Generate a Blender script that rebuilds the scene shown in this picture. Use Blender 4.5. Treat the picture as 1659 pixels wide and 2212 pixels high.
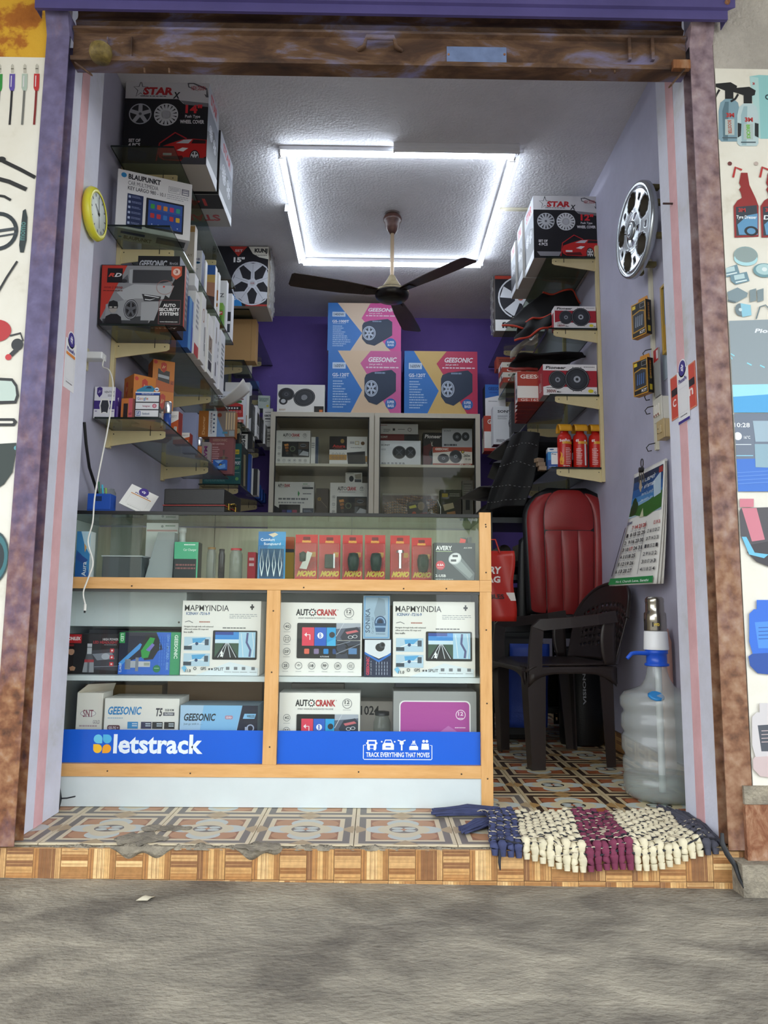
import bpy, bmesh, math, random
from mathutils import Vector, Matrix, Euler
for o in list(bpy.data.objects): bpy.data.objects.remove(o)
SC = bpy.context.scene
COL = SC.collection
rnd = random.Random(7)
PI = math.pi
# ---------------------------------------------------------------- camera
F_PX, PITCH, YAW, ROLL, CAM_H = 1608.5, .1290, .0110, .0085, .671
_f = Vector((math.sin(YAW)*math.cos(PITCH), math.cos(YAW)*math.cos(PITCH), math.sin(PITCH)))
_r = Vector((math.cos(YAW), -math.sin(YAW), 0)); _u = _r.cross(_f)
CR = _r*math.cos(ROLL)+_u*math.sin(ROLL); CU = -_r*math.sin(ROLL)+_u*math.cos(ROLL); CF = _f
CO = Vector((0, 0, CAM_H))
cam = bpy.data.cameras.new('camera'); cam.sensor_fit = 'VERTICAL'; cam.sensor_height = 24.0
cam.lens = F_PX/2212*24.0; cam.clip_start = .02; cam.clip_end = 200
camo = bpy.data.objects.new('camera', cam); COL.objects.link(camo)
M = Matrix((CR, CU, -CF)).transposed().to_4x4(); M.translation = CO
camo.matrix_world = M; SC.camera = camo
# ---------------------------------------------------------------- sky and exposure
W = bpy.data.worlds.new('sky'); SC.world = W; W.use_nodes = True
bg = W.node_tree.nodes['Background']; bg.inputs[0].default_value = (.90, .96, 1.0, 1); bg.inputs[1].default_value = 3.1
SC.view_settings.view_transform = 'Standard'; SC.view_settings.look = 'None'
SC.view_settings.gamma = 1; SC.view_settings.use_curve_mapping = False
SC.view_settings.exposure = 0.26

def at(u, v, x=None, y=None, z=None):
    """photo pixel -> point on the plane x=, y= or z="""
    d = CF + CR*((u-829.5)/F_PX) - CU*((v-1106)/F_PX)
    if x is not None: t = (x-CO.x)/d.x
    elif y is not None: t = (y-CO.y)/d.y
    else: t = (z-CO.z)/d.z
    return CO + d*t
# ---------------------------------------------------------------- materials
MATS = {}
def s2l(c): return c/12.92 if c <= .04045 else ((c+.055)/1.055)**2.4
def hexc(h): return tuple(s2l(int(h[i:i+2], 16)/255) for i in (0, 2, 4)) + (1,)
def mat(h, rough=.55, metal=0, bump=0, bscale=200, noise=0, nscale=8, name=None, spec=.5):
    """plain coloured surface; noise = slight unevenness of its colour, bump = fine relief"""
    k = (h, rough, metal, bump, bscale, noise, nscale, spec)
    if k in MATS: return MATS[k]
    m = bpy.data.materials.new(name or 'paint_'+h); m.use_nodes = True
    nt = m.node_tree; b = nt.nodes['Principled BSDF']
    b.inputs['Base Color'].default_value = hexc(h); b.inputs['Roughness'].default_value = rough
    b.inputs['Metallic'].default_value = metal; b.inputs['Specular IOR Level'].default_value = spec
    if noise or bump:
        tc = nt.nodes.new('ShaderNodeTexCoord')
    if noise:
        n = nt.nodes.new('ShaderNodeTexNoise'); n.inputs['Scale'].default_value = nscale; n.inputs['Detail'].default_value = 6
        nt.links.new(tc.outputs['Object'], n.inputs['Vector'])
        r = nt.nodes.new('ShaderNodeValToRGB'); c = hexc(h)
        r.color_ramp.elements[0].position = .3; r.color_ramp.elements[1].position = .7
        r.color_ramp.elements[0].color = tuple(x*(1-noise) for x in c[:3])+(1,)
        r.color_ramp.elements[1].color = tuple(min(1, x*(1+noise)) for x in c[:3])+(1,)
        nt.links.new(n.outputs['Fac'], r.inputs['Fac']); nt.links.new(r.outputs['Color'], b.inputs['Base Color'])
    if bump:
        n2 = nt.nodes.new('ShaderNodeTexNoise'); n2.inputs['Scale'].default_value = bscale; n2.inputs['Detail'].default_value = 3
        nt.links.new(tc.outputs['Object'], n2.inputs['Vector'])
        bp = nt.nodes.new('ShaderNodeBump'); bp.inputs['Strength'].default_value = bump; bp.inputs['Distance'].default_value = .004
        nt.links.new(n2.outputs['Fac'], bp.inputs['Height']); nt.links.new(bp.outputs['Normal'], b.inputs['Normal'])
    MATS[k] = m; return m
def ramp(nt, fac, stops):
    r = nt.nodes.new('ShaderNodeValToRGB'); e = r.color_ramp.elements
    while len(e) < len(stops): e.new(.5)
    for i, (p, h) in enumerate(stops): e[i].position = p; e[i].color = hexc(h)
    nt.links.new(fac, r.inputs['Fac']); return r.outputs['Color']
def noisy(name, stops, scale=4, detail=8, rough=.7, stretch=(1, 1, 1), bump=.3, bscale=None, metal=0, dist=.004, dis=0):
    """surface whose colour wanders over several tones (rust, concrete, plaster, wood grain)"""
    m = bpy.data.materials.new(name); m.use_nodes = True; nt = m.node_tree; b = nt.nodes['Principled BSDF']
    tc = nt.nodes.new('ShaderNodeTexCoord'); mp = nt.nodes.new('ShaderNodeMapping'); mp.inputs['Scale'].default_value = stretch
    nt.links.new(tc.outputs['Object'], mp.inputs['Vector'])
    n = nt.nodes.new('ShaderNodeTexNoise'); n.inputs['Scale'].default_value = scale; n.inputs['Detail'].default_value = detail
    n.inputs['Roughness'].default_value = .62; n.inputs['Distortion'].default_value = dis
    nt.links.new(mp.outputs['Vector'], n.inputs['Vector'])
    nt.links.new(ramp(nt, n.outputs['Fac'], stops), b.inputs['Base Color'])
    b.inputs['Roughness'].default_value = rough; b.inputs['Metallic'].default_value = metal
    if bump:
        n2 = nt.nodes.new('ShaderNodeTexNoise'); n2.inputs['Scale'].default_value = bscale or scale*8; n2.inputs['Detail'].default_value = 4
        nt.links.new(mp.outputs['Vector'], n2.inputs['Vector'])
        bp = nt.nodes.new('ShaderNodeBump'); bp.inputs['Strength'].default_value = bump; bp.inputs['Distance'].default_value = dist
        nt.links.new(n2.outputs['Fac'], bp.inputs['Height']); nt.links.new(bp.outputs['Normal'], b.inputs['Normal'])
    return m
def glassy(name, tint='ffffff', rough=.02, ior=1.45, haze=0, hazec='ffffff', boost=0):
    """thin clear sheet: passes light straight through, mirrors by Fresnel; haze = share of dusty scatter"""
    m = bpy.data.materials.new(name); m.use_nodes = True; nt = m.node_tree
    for n in list(nt.nodes): nt.nodes.remove(n)
    out = nt.nodes.new('ShaderNodeOutputMaterial'); tr = nt.nodes.new('ShaderNodeBsdfTransparent'); gl = nt.nodes.new('ShaderNodeBsdfGlossy')
    tr.inputs[0].default_value = hexc(tint); gl.inputs['Roughness'].default_value = rough
    ge = nt.nodes.new('ShaderNodeNewGeometry'); dt = nt.nodes.new('ShaderNodeVectorMath'); dt.operation = 'DOT_PRODUCT'
    nt.links.new(ge.outputs['Normal'], dt.inputs[0]); nt.links.new(ge.outputs['Incoming'], dt.inputs[1]); f0 = ((ior-1)/(ior+1))**2
    def mth(op, a, b):
        n_ = nt.nodes.new('ShaderNodeMath'); n_.operation = op
        for i_, q_ in enumerate((a, b)):
            if q_ is None: continue
            if isinstance(q_, (int, float)): n_.inputs[i_].default_value = q_
            else: nt.links.new(q_, n_.inputs[i_])
        return n_.outputs[0]
    fr = mth('ADD', mth('MULTIPLY', mth('POWER', mth('SUBTRACT', 1.0, mth('ABSOLUTE', dt.outputs['Value'], None)), 5.0), 1-f0), f0)   # Schlick, same from both sides of the thin sheet
    mx = nt.nodes.new('ShaderNodeMixShader'); nt.links.new(fr, mx.inputs[0])
    src = tr.outputs[0]
    if haze:
        df = nt.nodes.new('ShaderNodeBsdfDiffuse'); df.inputs[0].default_value = hexc(hazec)
        m2 = nt.nodes.new('ShaderNodeMixShader'); m2.inputs[0].default_value = haze
        nt.links.new(src, m2.inputs[1]); nt.links.new(df.outputs[0], m2.inputs[2]); src = m2.outputs[0]
    nt.links.new(src, mx.inputs[1]); nt.links.new(gl.outputs[0], mx.inputs[2]); nt.links.new(mx.outputs[0], out.inputs[0])
    return m
def emit(name, h, s):
    m = bpy.data.materials.new(name); m.use_nodes = True; b = m.node_tree.nodes['Principled BSDF']
    b.inputs['Base Color'].default_value = hexc(h); b.inputs['Emission Color'].default_value = hexc(h); b.inputs['Emission Strength'].default_value = s
    return m
# ---------------------------------------------------------------- mesh builder
class MB:
    def __init__(s): s.v = []; s.f = []; s.mi = []; s.mats = []; s.sm = []
    def m(s, ma):
        if isinstance(ma, str): ma = mat(ma)
        if ma not in s.mats: s.mats.append(ma)
        return s.mats.index(ma)
    def add(s, vs, fs, ma, smooth=False):
        o = len(s.v); k = s.m(ma); s.v += [tuple(p) for p in vs]
        for f in fs: s.f.append([o+i for i in f]); s.mi.append(k); s.sm.append(smooth)
        return s
    def box(s, a, b, ma, bev=0, T=None):
        x0, y0, z0 = (min(a[i], b[i]) for i in range(3)); x1, y1, z1 = (max(a[i], b[i]) for i in range(3))
        if not bev:
            vs = [(x, y, z) for z in (z0, z1) for y in (y0, y1) for x in (x0, x1)]
            fs = [(0, 2, 3, 1), (4, 5, 7, 6), (0, 1, 5, 4), (2, 6, 7, 3), (0, 4, 6, 2), (1, 3, 7, 5)]
        else:
            bm = bmesh.new(); bmesh.ops.create_cube(bm, size=1)
            for v in bm.verts: v.co = ((x0+x1)/2+v.co.x*(x1-x0), (y0+y1)/2+v.co.y*(y1-y0), (z0+z1)/2+v.co.z*(z1-z0))
            bmesh.ops.bevel(bm, geom=bm.edges[:], offset=bev, segments=2, affect='EDGES', profile=.5)
            bm.verts.index_update(); vs = [v.co.copy() for v in bm.verts]; fs = [[v.index for v in f.verts] for f in bm.faces]; bm.free()
        if T is not None: vs = [T @ Vector(p) for p in vs]
        return s.add(vs, fs, ma)
    def tube(s, path, r, ma, seg=8, caps=True, smooth=True, closed=False, squash=1):
        P = [Vector(p) for p in path]; n = len(P); R_ = r if isinstance(r, (list, tuple)) else [r]*n
        vs = []; fs = []; prev = None
        for i, p in enumerate(P):
            if closed: t = P[(i+1) % n]-P[i-1]
            else: t = P[min(i+1, n-1)]-P[max(i-1, 0)]
            t = t.normalized() if t.length > 1e-9 else Vector((0, 0, 1))
            if prev is None:
                a = t.orthogonal().normalized() if abs(t.z) > .9 else t.cross(Vector((0, 0, 1))).normalized()
            else:
                a = prev-t*prev.dot(t); a = a.normalized() if a.length > 1e-6 else t.orthogonal().normalized()
            prev = a; b = t.cross(a)
            for k in range(seg):
                q = 2*PI*k/seg; vs.append(p+a*(R_[i]*math.cos(q))+b*(R_[i]*squash*math.sin(q)))
        m_ = n if closed else n-1
        for i in range(m_):
            j = (i+1) % n
            for k in range(seg):
                l = (k+1) % seg; fs.append((i*seg+k, i*seg+l, j*seg+l, j*seg+k))
        s.add(vs, fs, ma, smooth)
        if caps and not closed:
            s.add(vs[:seg], [tuple(range(seg-1, -1, -1))], ma); s.add(vs[-seg:], [tuple(range(seg))], ma)
        return s
    def cyl(s, p, q, r, ma, seg=16, r2=None, smooth=True):
        return s.tube([p, q], [r, r if r2 is None else r2], ma, seg, True, smooth)
    def lathe(s, prof, ma, seg=24, T=None, smooth=True, sy=1, caps=True):
        n = len(prof); vs = []; fs = []
        for (r, z) in prof:
            for k in range(seg):
                a = 2*PI*k/seg; p = Vector((r*math.cos(a), r*sy*math.sin(a), z)); vs.append(T @ p if T is not None else p)
        for i in range(n-1):
            for k in range(seg):
                l = (k+1) % seg; fs.append((i*seg+k, i*seg+l, (i+1)*seg+l, (i+1)*seg+k))
        s.add(vs, fs, ma, smooth)
        if caps and prof[0][0] > 1e-5: s.add(vs[:seg], [tuple(range(seg-1, -1, -1))], ma)
        if caps and prof[-1][0] > 1e-5: s.add(vs[-seg:], [tuple(range(seg))], ma)
        return s
    def grid(s, fn, nu, nv, ma, smooth=True, skip=None, thick=0):
        """surface fn(u,v) u,v in 0..1"""
        vs = [fn(i/nu, j/nv) for j in range(nv+1) for i in range(nu+1)]; fs = []
        for j in range(nv):
            for i in range(nu):
                if skip and skip(i, j): continue
                a = j*(nu+1)+i; fs.append((a, a+1, a+nu+2, a+nu+1))
        return s.add(vs, fs, ma, smooth)
    def prism(s, pts, depth, ma, T=None):
        """pts: outline (x,z); extruded in +y by depth"""
        n = len(pts); vs = [(x, 0, z) for x, z in pts]+[(x, depth, z) for x, z in pts]
        fs = [tuple(range(n)), tuple(range(2*n-1, n-1, -1))]+[(i, i+n, (i+1) % n+n, (i+1) % n) for i in range(n)]
        if T is not None: vs = [T @ Vector(p) for p in vs]
        return s.add(vs, fs, ma)
    def data(s, name):
        me = bpy.data.meshes.new(name); me.from_pydata([tuple(p) for p in s.v], [], s.f)
        for ma in s.mats: me.materials.append(ma)
        me.polygons.foreach_set('material_index', s.mi); me.polygons.foreach_set('use_smooth', s.sm); me.update(); return me
    def build(s, name, parent=None, loc=None, rz=0, solid=0):
        o = bpy.data.objects.new(name, s.data(name)); COL.objects.link(o)
        if parent: o.parent = parent
        if loc is not None: o.location = loc
        if rz: o.rotation_euler = (0, 0, rz)
        if solid:
            md = o.modifiers.new('thickness', 'SOLIDIFY'); md.thickness = solid; md.offset = 0
        return o
def tag(o, label=None, cat=None, group=None, kind=None):
    for k, v in (('label', label), ('category', cat), ('group', group), ('kind', kind)):
        if v: o[k] = v
    return o
def struct(o): o['kind'] = 'structure'; return o
def empty(name, loc=(0, 0, 0), rz=0, label=None, cat=None, group=None):
    o = bpy.data.objects.new(name, None); COL.objects.link(o); o.location = loc; o.rotation_euler = (0, 0, rz); o.empty_display_size = .05
    return tag(o, label, cat, group)
def copy_tree(o, parent=None):
    c = o.copy(); COL.objects.link(c); c.parent = parent
    for ch in list(o.children): copy_tree(ch, c)
    return c
# ---------------------------------------------------------------- flat print (ink on faces)
TXT = {}
def glyphs(t, bold=0, shear=0):
    k = (t, bold, shear)
    if k not in TXT:
        cu = bpy.data.curves.new('t', 'FONT'); cu.body = t; cu.resolution_u = 2; cu.offset = bold; cu.shear = shear; cu.fill_mode = 'FRONT' if hasattr(cu, 'fill_mode') else 'BOTH'
        ob = bpy.data.objects.new('t', cu); me = bpy.data.meshes.new_from_object(ob)
        vs = [(v.co.x, v.co.y) for v in me.vertices]; fs = [tuple(p.vertices) for p in me.polygons]
        bpy.data.objects.remove(ob); bpy.data.curves.remove(cu); bpy.data.meshes.remove(me)
        if vs:
            x0 = min(p[0] for p in vs); x1 = max(p[0] for p in vs); y0 = min(p[1] for p in vs); y1 = max(p[1] for p in vs)
            vs = [((a-x0)/max(1e-6, x1-x0), (b-y0)/max(1e-6, y1-y0)) for a, b in vs]
            asp = (x1-x0)/max(1e-6, y1-y0)
        else: asp = 1
        TXT[k] = (vs, fs, asp)
    return TXT[k]
class Art:
    """ink drawn on a w x h face. Coordinates: percent across, percent DOWN from the top edge."""
    STEP = .00007
    def __init__(s, w, h): s.w = w; s.h = h; s.mb = MB(); s.k = 0; s.seg = 20
    def P(s, x, y): return (x/100*s.w, 0, s.h-y/100*s.h)
    def raw(s, vs, fs, c):
        s.k += 1; d = .0004+s.k*s.STEP
        s.mb.add([(x, -d, z) for x, _, z in vs], fs, c if not isinstance(c, str) else mat(c, .45))
    def poly(s, pts, c): s.raw([s.P(*p) for p in pts], [tuple(range(len(pts)))], c)
    def rect(s, x0, y0, x1, y1, c): s.poly([(x0, y1), (x1, y1), (x1, y0), (x0, y0)], c)
    def frame(s, x0, y0, x1, y1, t, c):
        a = t*s.h/s.w
        s.raw([s.P(*p) for p in ((x0, y1), (x1, y1), (x1, y0), (x0, y0), (x0+a, y1-t), (x1-a, y1-t), (x1-a, y0+t), (x0+a, y0+t))],
              [(0, 1, 5, 4), (1, 2, 6, 5), (2, 3, 7, 6), (3, 0, 4, 7)], c)
    def ell(s, cx, cy, r, c, ry=None, seg=None, rot=0):
        """r in percent of width; round unless ry (percent of width too)"""
        X, _, Z = s.P(cx, cy); R_ = r/100*s.w; Q = (r if ry is None else ry)/100*s.w; n = seg or s.seg; ca, sa = math.cos(rot), math.sin(rot)
        pts = [(R_*math.cos(2*PI*i/n), Q*math.sin(2*PI*i/n)) for i in range(n)]
        s.raw([(X+a*ca-b*sa, 0, Z+a*sa+b*ca) for a, b in pts], [tuple(range(n))], c)
    def ring(s, cx, cy, r, t, c, ry=None, seg=None, rot=0):
        X, _, Z = s.P(cx, cy); n = seg or s.seg; vs = []; ca, sa = math.cos(rot), math.sin(rot)
        for q in (1, 1-t/r):
            for i in range(n):
                a, b = r/100*s.w*q*math.cos(2*PI*i/n), (r if ry is None else ry)/100*s.w*q*math.sin(2*PI*i/n)
                vs.append((X+a*ca-b*sa, 0, Z+a*sa+b*ca))
        s.raw(vs, [(i, (i+1) % n, n+(i+1) % n, n+i) for i in range(n)], c)
    def rr(s, x0, y0, x1, y1, r, c):
        """rounded rectangle, r percent of width"""
        ry = r*s.w/s.h; pts = []
        for cx, cy, a0 in ((x1-r, y1-ry, 0), (x0+r, y1-ry, 90), (x0+r, y0+ry, 180), (x1-r, y0+ry, 270)):
            for i in range(5):
                a = math.radians(a0+i*22.5); pts.append((cx+r*math.cos(a), cy+ry*math.sin(a)))
        s.poly(pts[::-1], c)
    def line(s, pts, t, c):
        """polyline of width t (percent of width)"""
        Q = [Vector((s.P(*p)[0], s.P(*p)[2])) for p in pts]; h = t/200*s.w; vs = []; fs = []
        for i, p in enumerate(Q):
            d = Q[min(i+1, len(Q)-1)]-Q[max(0, i-1)]; d = d.normalized() if d.length else Vector((1, 0)); n = Vector((-d.y, d.x))*h
            vs += [(p.x-n.x, 0, p.y-n.y), (p.x+n.x, 0, p.y+n.y)]
        for i in range(len(Q)-1): fs.append((2*i, 2*i+2, 2*i+3, 2*i+1))
        s.raw(vs, fs, c)
    def text(s, t, x0, y0, x1, y1, c, bold=.02, shear=0, fit=True, rot=0):
        """fills the rectangle x0..x1, y0..y1; fit=False keeps letter shape, height from y; rot=90 reads upward, -90 downward"""
        vs, fs, asp = glyphs(t, bold, shear)
        if not vs: return
        X0, _, Zt = s.P(x0, y0); X1, _, Zb = s.P(x1, y1)
        out = []
        for a, b in vs:
            if rot == 90: out.append((X1-(X1-X0)*b, 0, Zb+(Zt-Zb)*a))
            elif rot == -90: out.append((X0+(X1-X0)*b, 0, Zt-(Zt-Zb)*a))
            elif rot == 180: out.append((X1-(X1-X0)*a, 0, Zt-(Zt-Zb)*b))
            elif fit: out.append((X0+(X1-X0)*a, 0, Zb+(Zt-Zb)*b))
            else: out.append((X0+(Zt-Zb)*asp*a, 0, Zb+(Zt-Zb)*b))
        s.raw(out, fs, c)
    def lines(s, x0, y0, x1, y1, n, c, fill=.5, seed=1):
        """rows of word-like dashes: print too small to read"""
        q = random.Random(seed); vs = []; fs = []; dy = (y1-y0)/n
        for i in range(n):
            x = x0; ya = y0+i*dy; yb = ya+dy*fill; end = x1-(x1-x0)*q.random()*.25
            while x < end:
                w = (x1-x0)*(.05+.12*q.random()); e = min(end, x+w); k = len(vs)
                vs += [s.P(x, yb), s.P(e, yb), s.P(e, ya), s.P(x, ya)]; fs.append((k, k+1, k+2, k+3)); x = e+(x1-x0)*.025
        s.raw(vs, fs, c)
    # --- pictures printed on boxes
    def wheel(s, cx, cy, r, kind=16, rim='c9ccd2', dark='1a1a1e', rx=None):
        s.ell(cx, cy, r, rim, r if rx is None else rx, 28); s.ell(cx, cy, r*.9, dark, (r if rx is None else rx)*.9, 28)
        X, _, Z = s.P(cx, cy); R_ = r/100*s.w; q = 1 if rx is None else rx/r; vs = []; fs = []
        n = abs(kind); half = {True: .34, False: .16}[n <= 7]
        for i in range(n):
            a = 2*PI*i/n+PI/2
            for rr_, w in ((.15, half*.55), (.92, half*.5 if n <= 7 else .11)):
                for sgn in (-1, 1):
                    ca, sa = math.cos(a), math.sin(a); px = rr_*ca-sgn*w*sa; pz = rr_*sa+sgn*w*ca
                    vs.append((X+px*R_, 0, Z+pz*R_*q))
            k = 4*i; fs.append((k, k+1, k+3, k+2))
        s.raw(vs, fs, rim); s.ell(cx, cy, r*.3, rim, r*.3*q, 16); s.ell(cx, cy, r*.14, '55575c', r*.14*q, 12)
    def speaker(s, cx, cy, r, ry=None, cone='24262b', rim='121316', cap='8b8f98', rot=0):
        ry = r if ry is None else ry
        s.ell(cx, cy, r, rim, ry, 26, rot); s.ring(cx, cy, r*.93, r*.05, '6a6d74', ry*.93, 26, rot); s.ell(cx, cy, r*.8, cone, ry*.8, 24, rot)
        s.ell(cx, cy, r*.55, '34373e', ry*.55, 20, rot); s.ell(cx, cy, r*.28, cap, ry*.28, 14, rot); s.ell(cx, cy, r*.13, '2a2c31', ry*.13, 12, rot)
    def car(s, x0, y0, x1, y1, c='c8231f', dark='5a0f10'):
        X = lambda a: x0+(x1-x0)*a
        Y = lambda b: y0+(y1-y0)*b
        s.poly([(X(a), Y(b)) for a, b in ((0, .62), (.04, .36), (.25, .2), (.5, .03), (.72, 0), (1, .04), (1, .74), (.9, .86), (.55, .96), (.12, .92), (.02, .8))], c)
        s.poly([(X(a), Y(b)) for a, b in ((.36, .2), (.52, .05), (.7, .03), (.62, .2))], 'c9ced6')
        s.poly([(X(a), Y(b)) for a, b in ((.72, .03), (.98, .06), (.98, .2), (.68, .2))], '2b1416')
        s.poly([(X(a), Y(b)) for a, b in ((.38, .5), (.5, .38), (.62, .4), (.52, .55))], 'f0f1f2')
        s.poly([(X(a), Y(b)) for a, b in ((.06, .78), (.5, .72), (.55, .9), (.14, .9))], dark)
        s.rect(X(.1), Y(.62), X(.28), Y(.72), 'e9e9ea')
        s.ell(X(.76), Y(.78), (x1-x0)*.105, '17171a', (x1-x0)*.2*.8); s.wheel(X(.76), Y(.78), (x1-x0)*.085, 6, 'd6d9de', '22242a', (x1-x0)*.165*.8)
    def gear(s, cx, cy, r, c):
        X, _, Z = s.P(cx, cy); R_ = r/100*s.w; vs = []
        for i in range(20):
            for rr_, d in ((.78, -.1), (1, -.06), (1, .06), (.78, .1)) if i % 2 == 0 else ():
                a = 2*PI*i/20+d*1.6; vs.append((X+rr_*R_*math.cos(a), 0, Z+rr_*R_*math.sin(a)))
        s.raw(vs, [tuple(range(len(vs)))], c)
    def put(s, parent, side='front', size=None, name=None, d=0, inset=0):
        """attach to a box whose local frame is x -w/2..w/2, y 0..depth, z 0..h. size=(w,d,h)"""
        W_, D_, H_ = size; T = {'front': Matrix.Translation((-W_/2, 0, 0)),
             'right': Matrix.Translation((W_/2, 0, 0)) @ Matrix.Rotation(PI/2, 4, 'Z'),
             'left': Matrix.Translation((-W_/2, D_, 0)) @ Matrix.Rotation(-PI/2, 4, 'Z'),
             'bottom': Matrix.Translation((-W_/2, D_, 0)) @ Matrix.Rotation(PI/2, 4, 'X'),
             'top': Matrix.Translation((-W_/2, 0, H_)) @ Matrix.Rotation(-PI/2, 4, 'X')}[side]
        s.mb.v = [tuple(T @ Vector((min(s.w, max(0, p[0])), p[1], min(s.h, max(0, p[2]))))) for p in s.mb.v]
        return s.mb.build(name or side+'_print', parent)
CARD_EDGE = .0015
def carton(name, label, size, loc, rz=0, body='f2f2f2', front=None, sides=None, art=None, group=None, cat='box', rx=0, ry=0, rough=.5):
    """a printed carton. art: {side: fn(Art)}; sides: {side: colour}"""
    w, d, h = size; b = CARD_EDGE if min(size) > .012 else .0004
    mb = MB(); mb.box((-w/2, 0, 0), (w/2, d, h), mat(body, rough), bev=b)
    if front or sides:
        fc = dict(sides or {}); 
        if front: fc['front'] = front
        nrm = {'front': (0, -1, 0), 'back': (0, 1, 0), 'left': (-1, 0, 0), 'right': (1, 0, 0), 'top': (0, 0, 1), 'bottom': (0, 0, -1)}
        for i, f in enumerate(mb.f):
            q = [Vector(mb.v[k]) for k in f[:3]]; n = (q[1]-q[0]).cross(q[2]-q[1])
            if n.length < 1e-12: continue
            n.normalize()
            for sd, c in fc.items():
                if n.dot(Vector(nrm[sd])) > .95: mb.mi[i] = mb.m(mat(c, rough))
    o = mb.build(name, None, loc, rz); tag(o, label, cat, group)
    if rx or ry: o.rotation_euler = (rx, ry, rz)
    for sd, fn in (art or {}).items():
        fw, fh = {'front': (w, h), 'right': (d, h), 'left': (d, h), 'bottom': (w, d), 'top': (w, d)}[sd]
        A = Art(fw, fh); fn(A); A.put(o, sd, size)
    return o
def face(u0, v0, u1, v1, y, z=None):
    """front-face rectangle seen in the photo, standing on plane y= : returns (cx, z0, w, h); z snaps its base"""
    a = at(u0, v1, y=y); b = at(u1, v1, y=y); c = at((u0+u1)/2, v0, y=y); zb = (a.z+b.z)/2
    return (a.x+b.x)/2, (zb if z is None else z), abs(b.x-a.x), c.z-(zb if z is None else z)
def pbox(name, label, px, y, d, z=None, **k):
    """carton whose front face covers pixel box px at depth y"""
    cx, z0, w, h = face(*px, y, z)
    return carton(name, label, (w, d, h), (cx, y, z0+.0005), **k)
# ================================================================= the room shell
XL, XR, YB, ZC = -1.155, 1.185, 5.73, 2.99
M_LAV = noisy('lavender_paint', [(.3, 'acaabd'), (.55, 'b9b7cb'), (.75, 'c0becf')], 2.2, 8, .75, bump=.12, bscale=90)
M_JAMB = noisy('jamb_paint', [(.28, 'b9b7b4'), (.42, 'cbcbd6'), (.6, 'd6d7e6'), (.8, 'dcdce6')], 3.2, 10, .8, bump=.25, bscale=60)
M_PURPLE = noisy('purple_paint', [(.3, '6450a0'), (.6, '7058ac'), (.8, '785fb2')], 2.5, 6, .7, bump=.15, bscale=120)
M_CEIL = noisy('stippled_ceiling', [(.3, 'd6d4d8'), (.7, 'e6e4e8')], 3, 6, .85, bump=.9, bscale=75, dist=.006)
M_PLASTER = noisy('rough_plaster', [(.3, '9b958e'), (.5, 'b7b0a8'), (.75, 'c9c3ba')], 3, 10, .9, bump=.8, bscale=70, dist=.008)
M_YELLOW = noisy('old_yellow_paint', [(.38, '8a4a14'), (.47, 'a8641c'), (.5, 'd2a02a'), (.75, 'dcb038')], 2.3, 9, .85, bump=.5, bscale=45, dist=.006)
M_CONC = noisy('street_concrete', [(.28, '5c5750'), (.4, '736d63'), (.5, '878175'), (.6, '989183'), (.74, 'aea797')], 4.2, 15, .8, stretch=(1, 1.5, 1), bump=1, bscale=55, dist=.008, dis=.5)
M_CEM = noisy('cement_mortar', [(.3, '6f685c'), (.55, '958c7c'), (.8, 'b3a993')], 22, 8, .95, bump=1, bscale=120, dist=.006)
M_RUST = noisy('rusty_steel', [(.22, '3a2418'), (.38, '6a3d22'), (.5, '8b5a34'), (.62, '9d7a5e'), (.78, '9a93a6'), (.95, 'a9a7c0')], 7, 12, .75, stretch=(1, 1, .45), bump=.5, bscale=70, dis=.8)
M_RUSTP = noisy('purple_painted_steel', [(.25, '5b4252'), (.4, '6d6390'), (.55, '7a72a6'), (.75, '8680b2')], 5, 12, .6, stretch=(1, 1, .3), bump=.25, bscale=80, dis=.5)
M_RUSTD = noisy('dark_rusty_steel', [(.3, '281a14'), (.44, '4a3122'), (.53, '664a34'), (.58, '6c5e66'), (.68, '77729a'), (.85, '837fa6')], 8, 14, .7, stretch=(.5, 1, 1.3), bump=.4, bscale=60, dis=.5)
M_RUSTB = noisy('heavy_rust', [(.3, '5a3420'), (.45, '84543a'), (.58, '9c7256'), (.72, 'b08e78'), (.85, 'bfa894')], 26, 14, .85, stretch=(1, 1, .6), bump=1, bscale=130, dis=.8)
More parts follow.
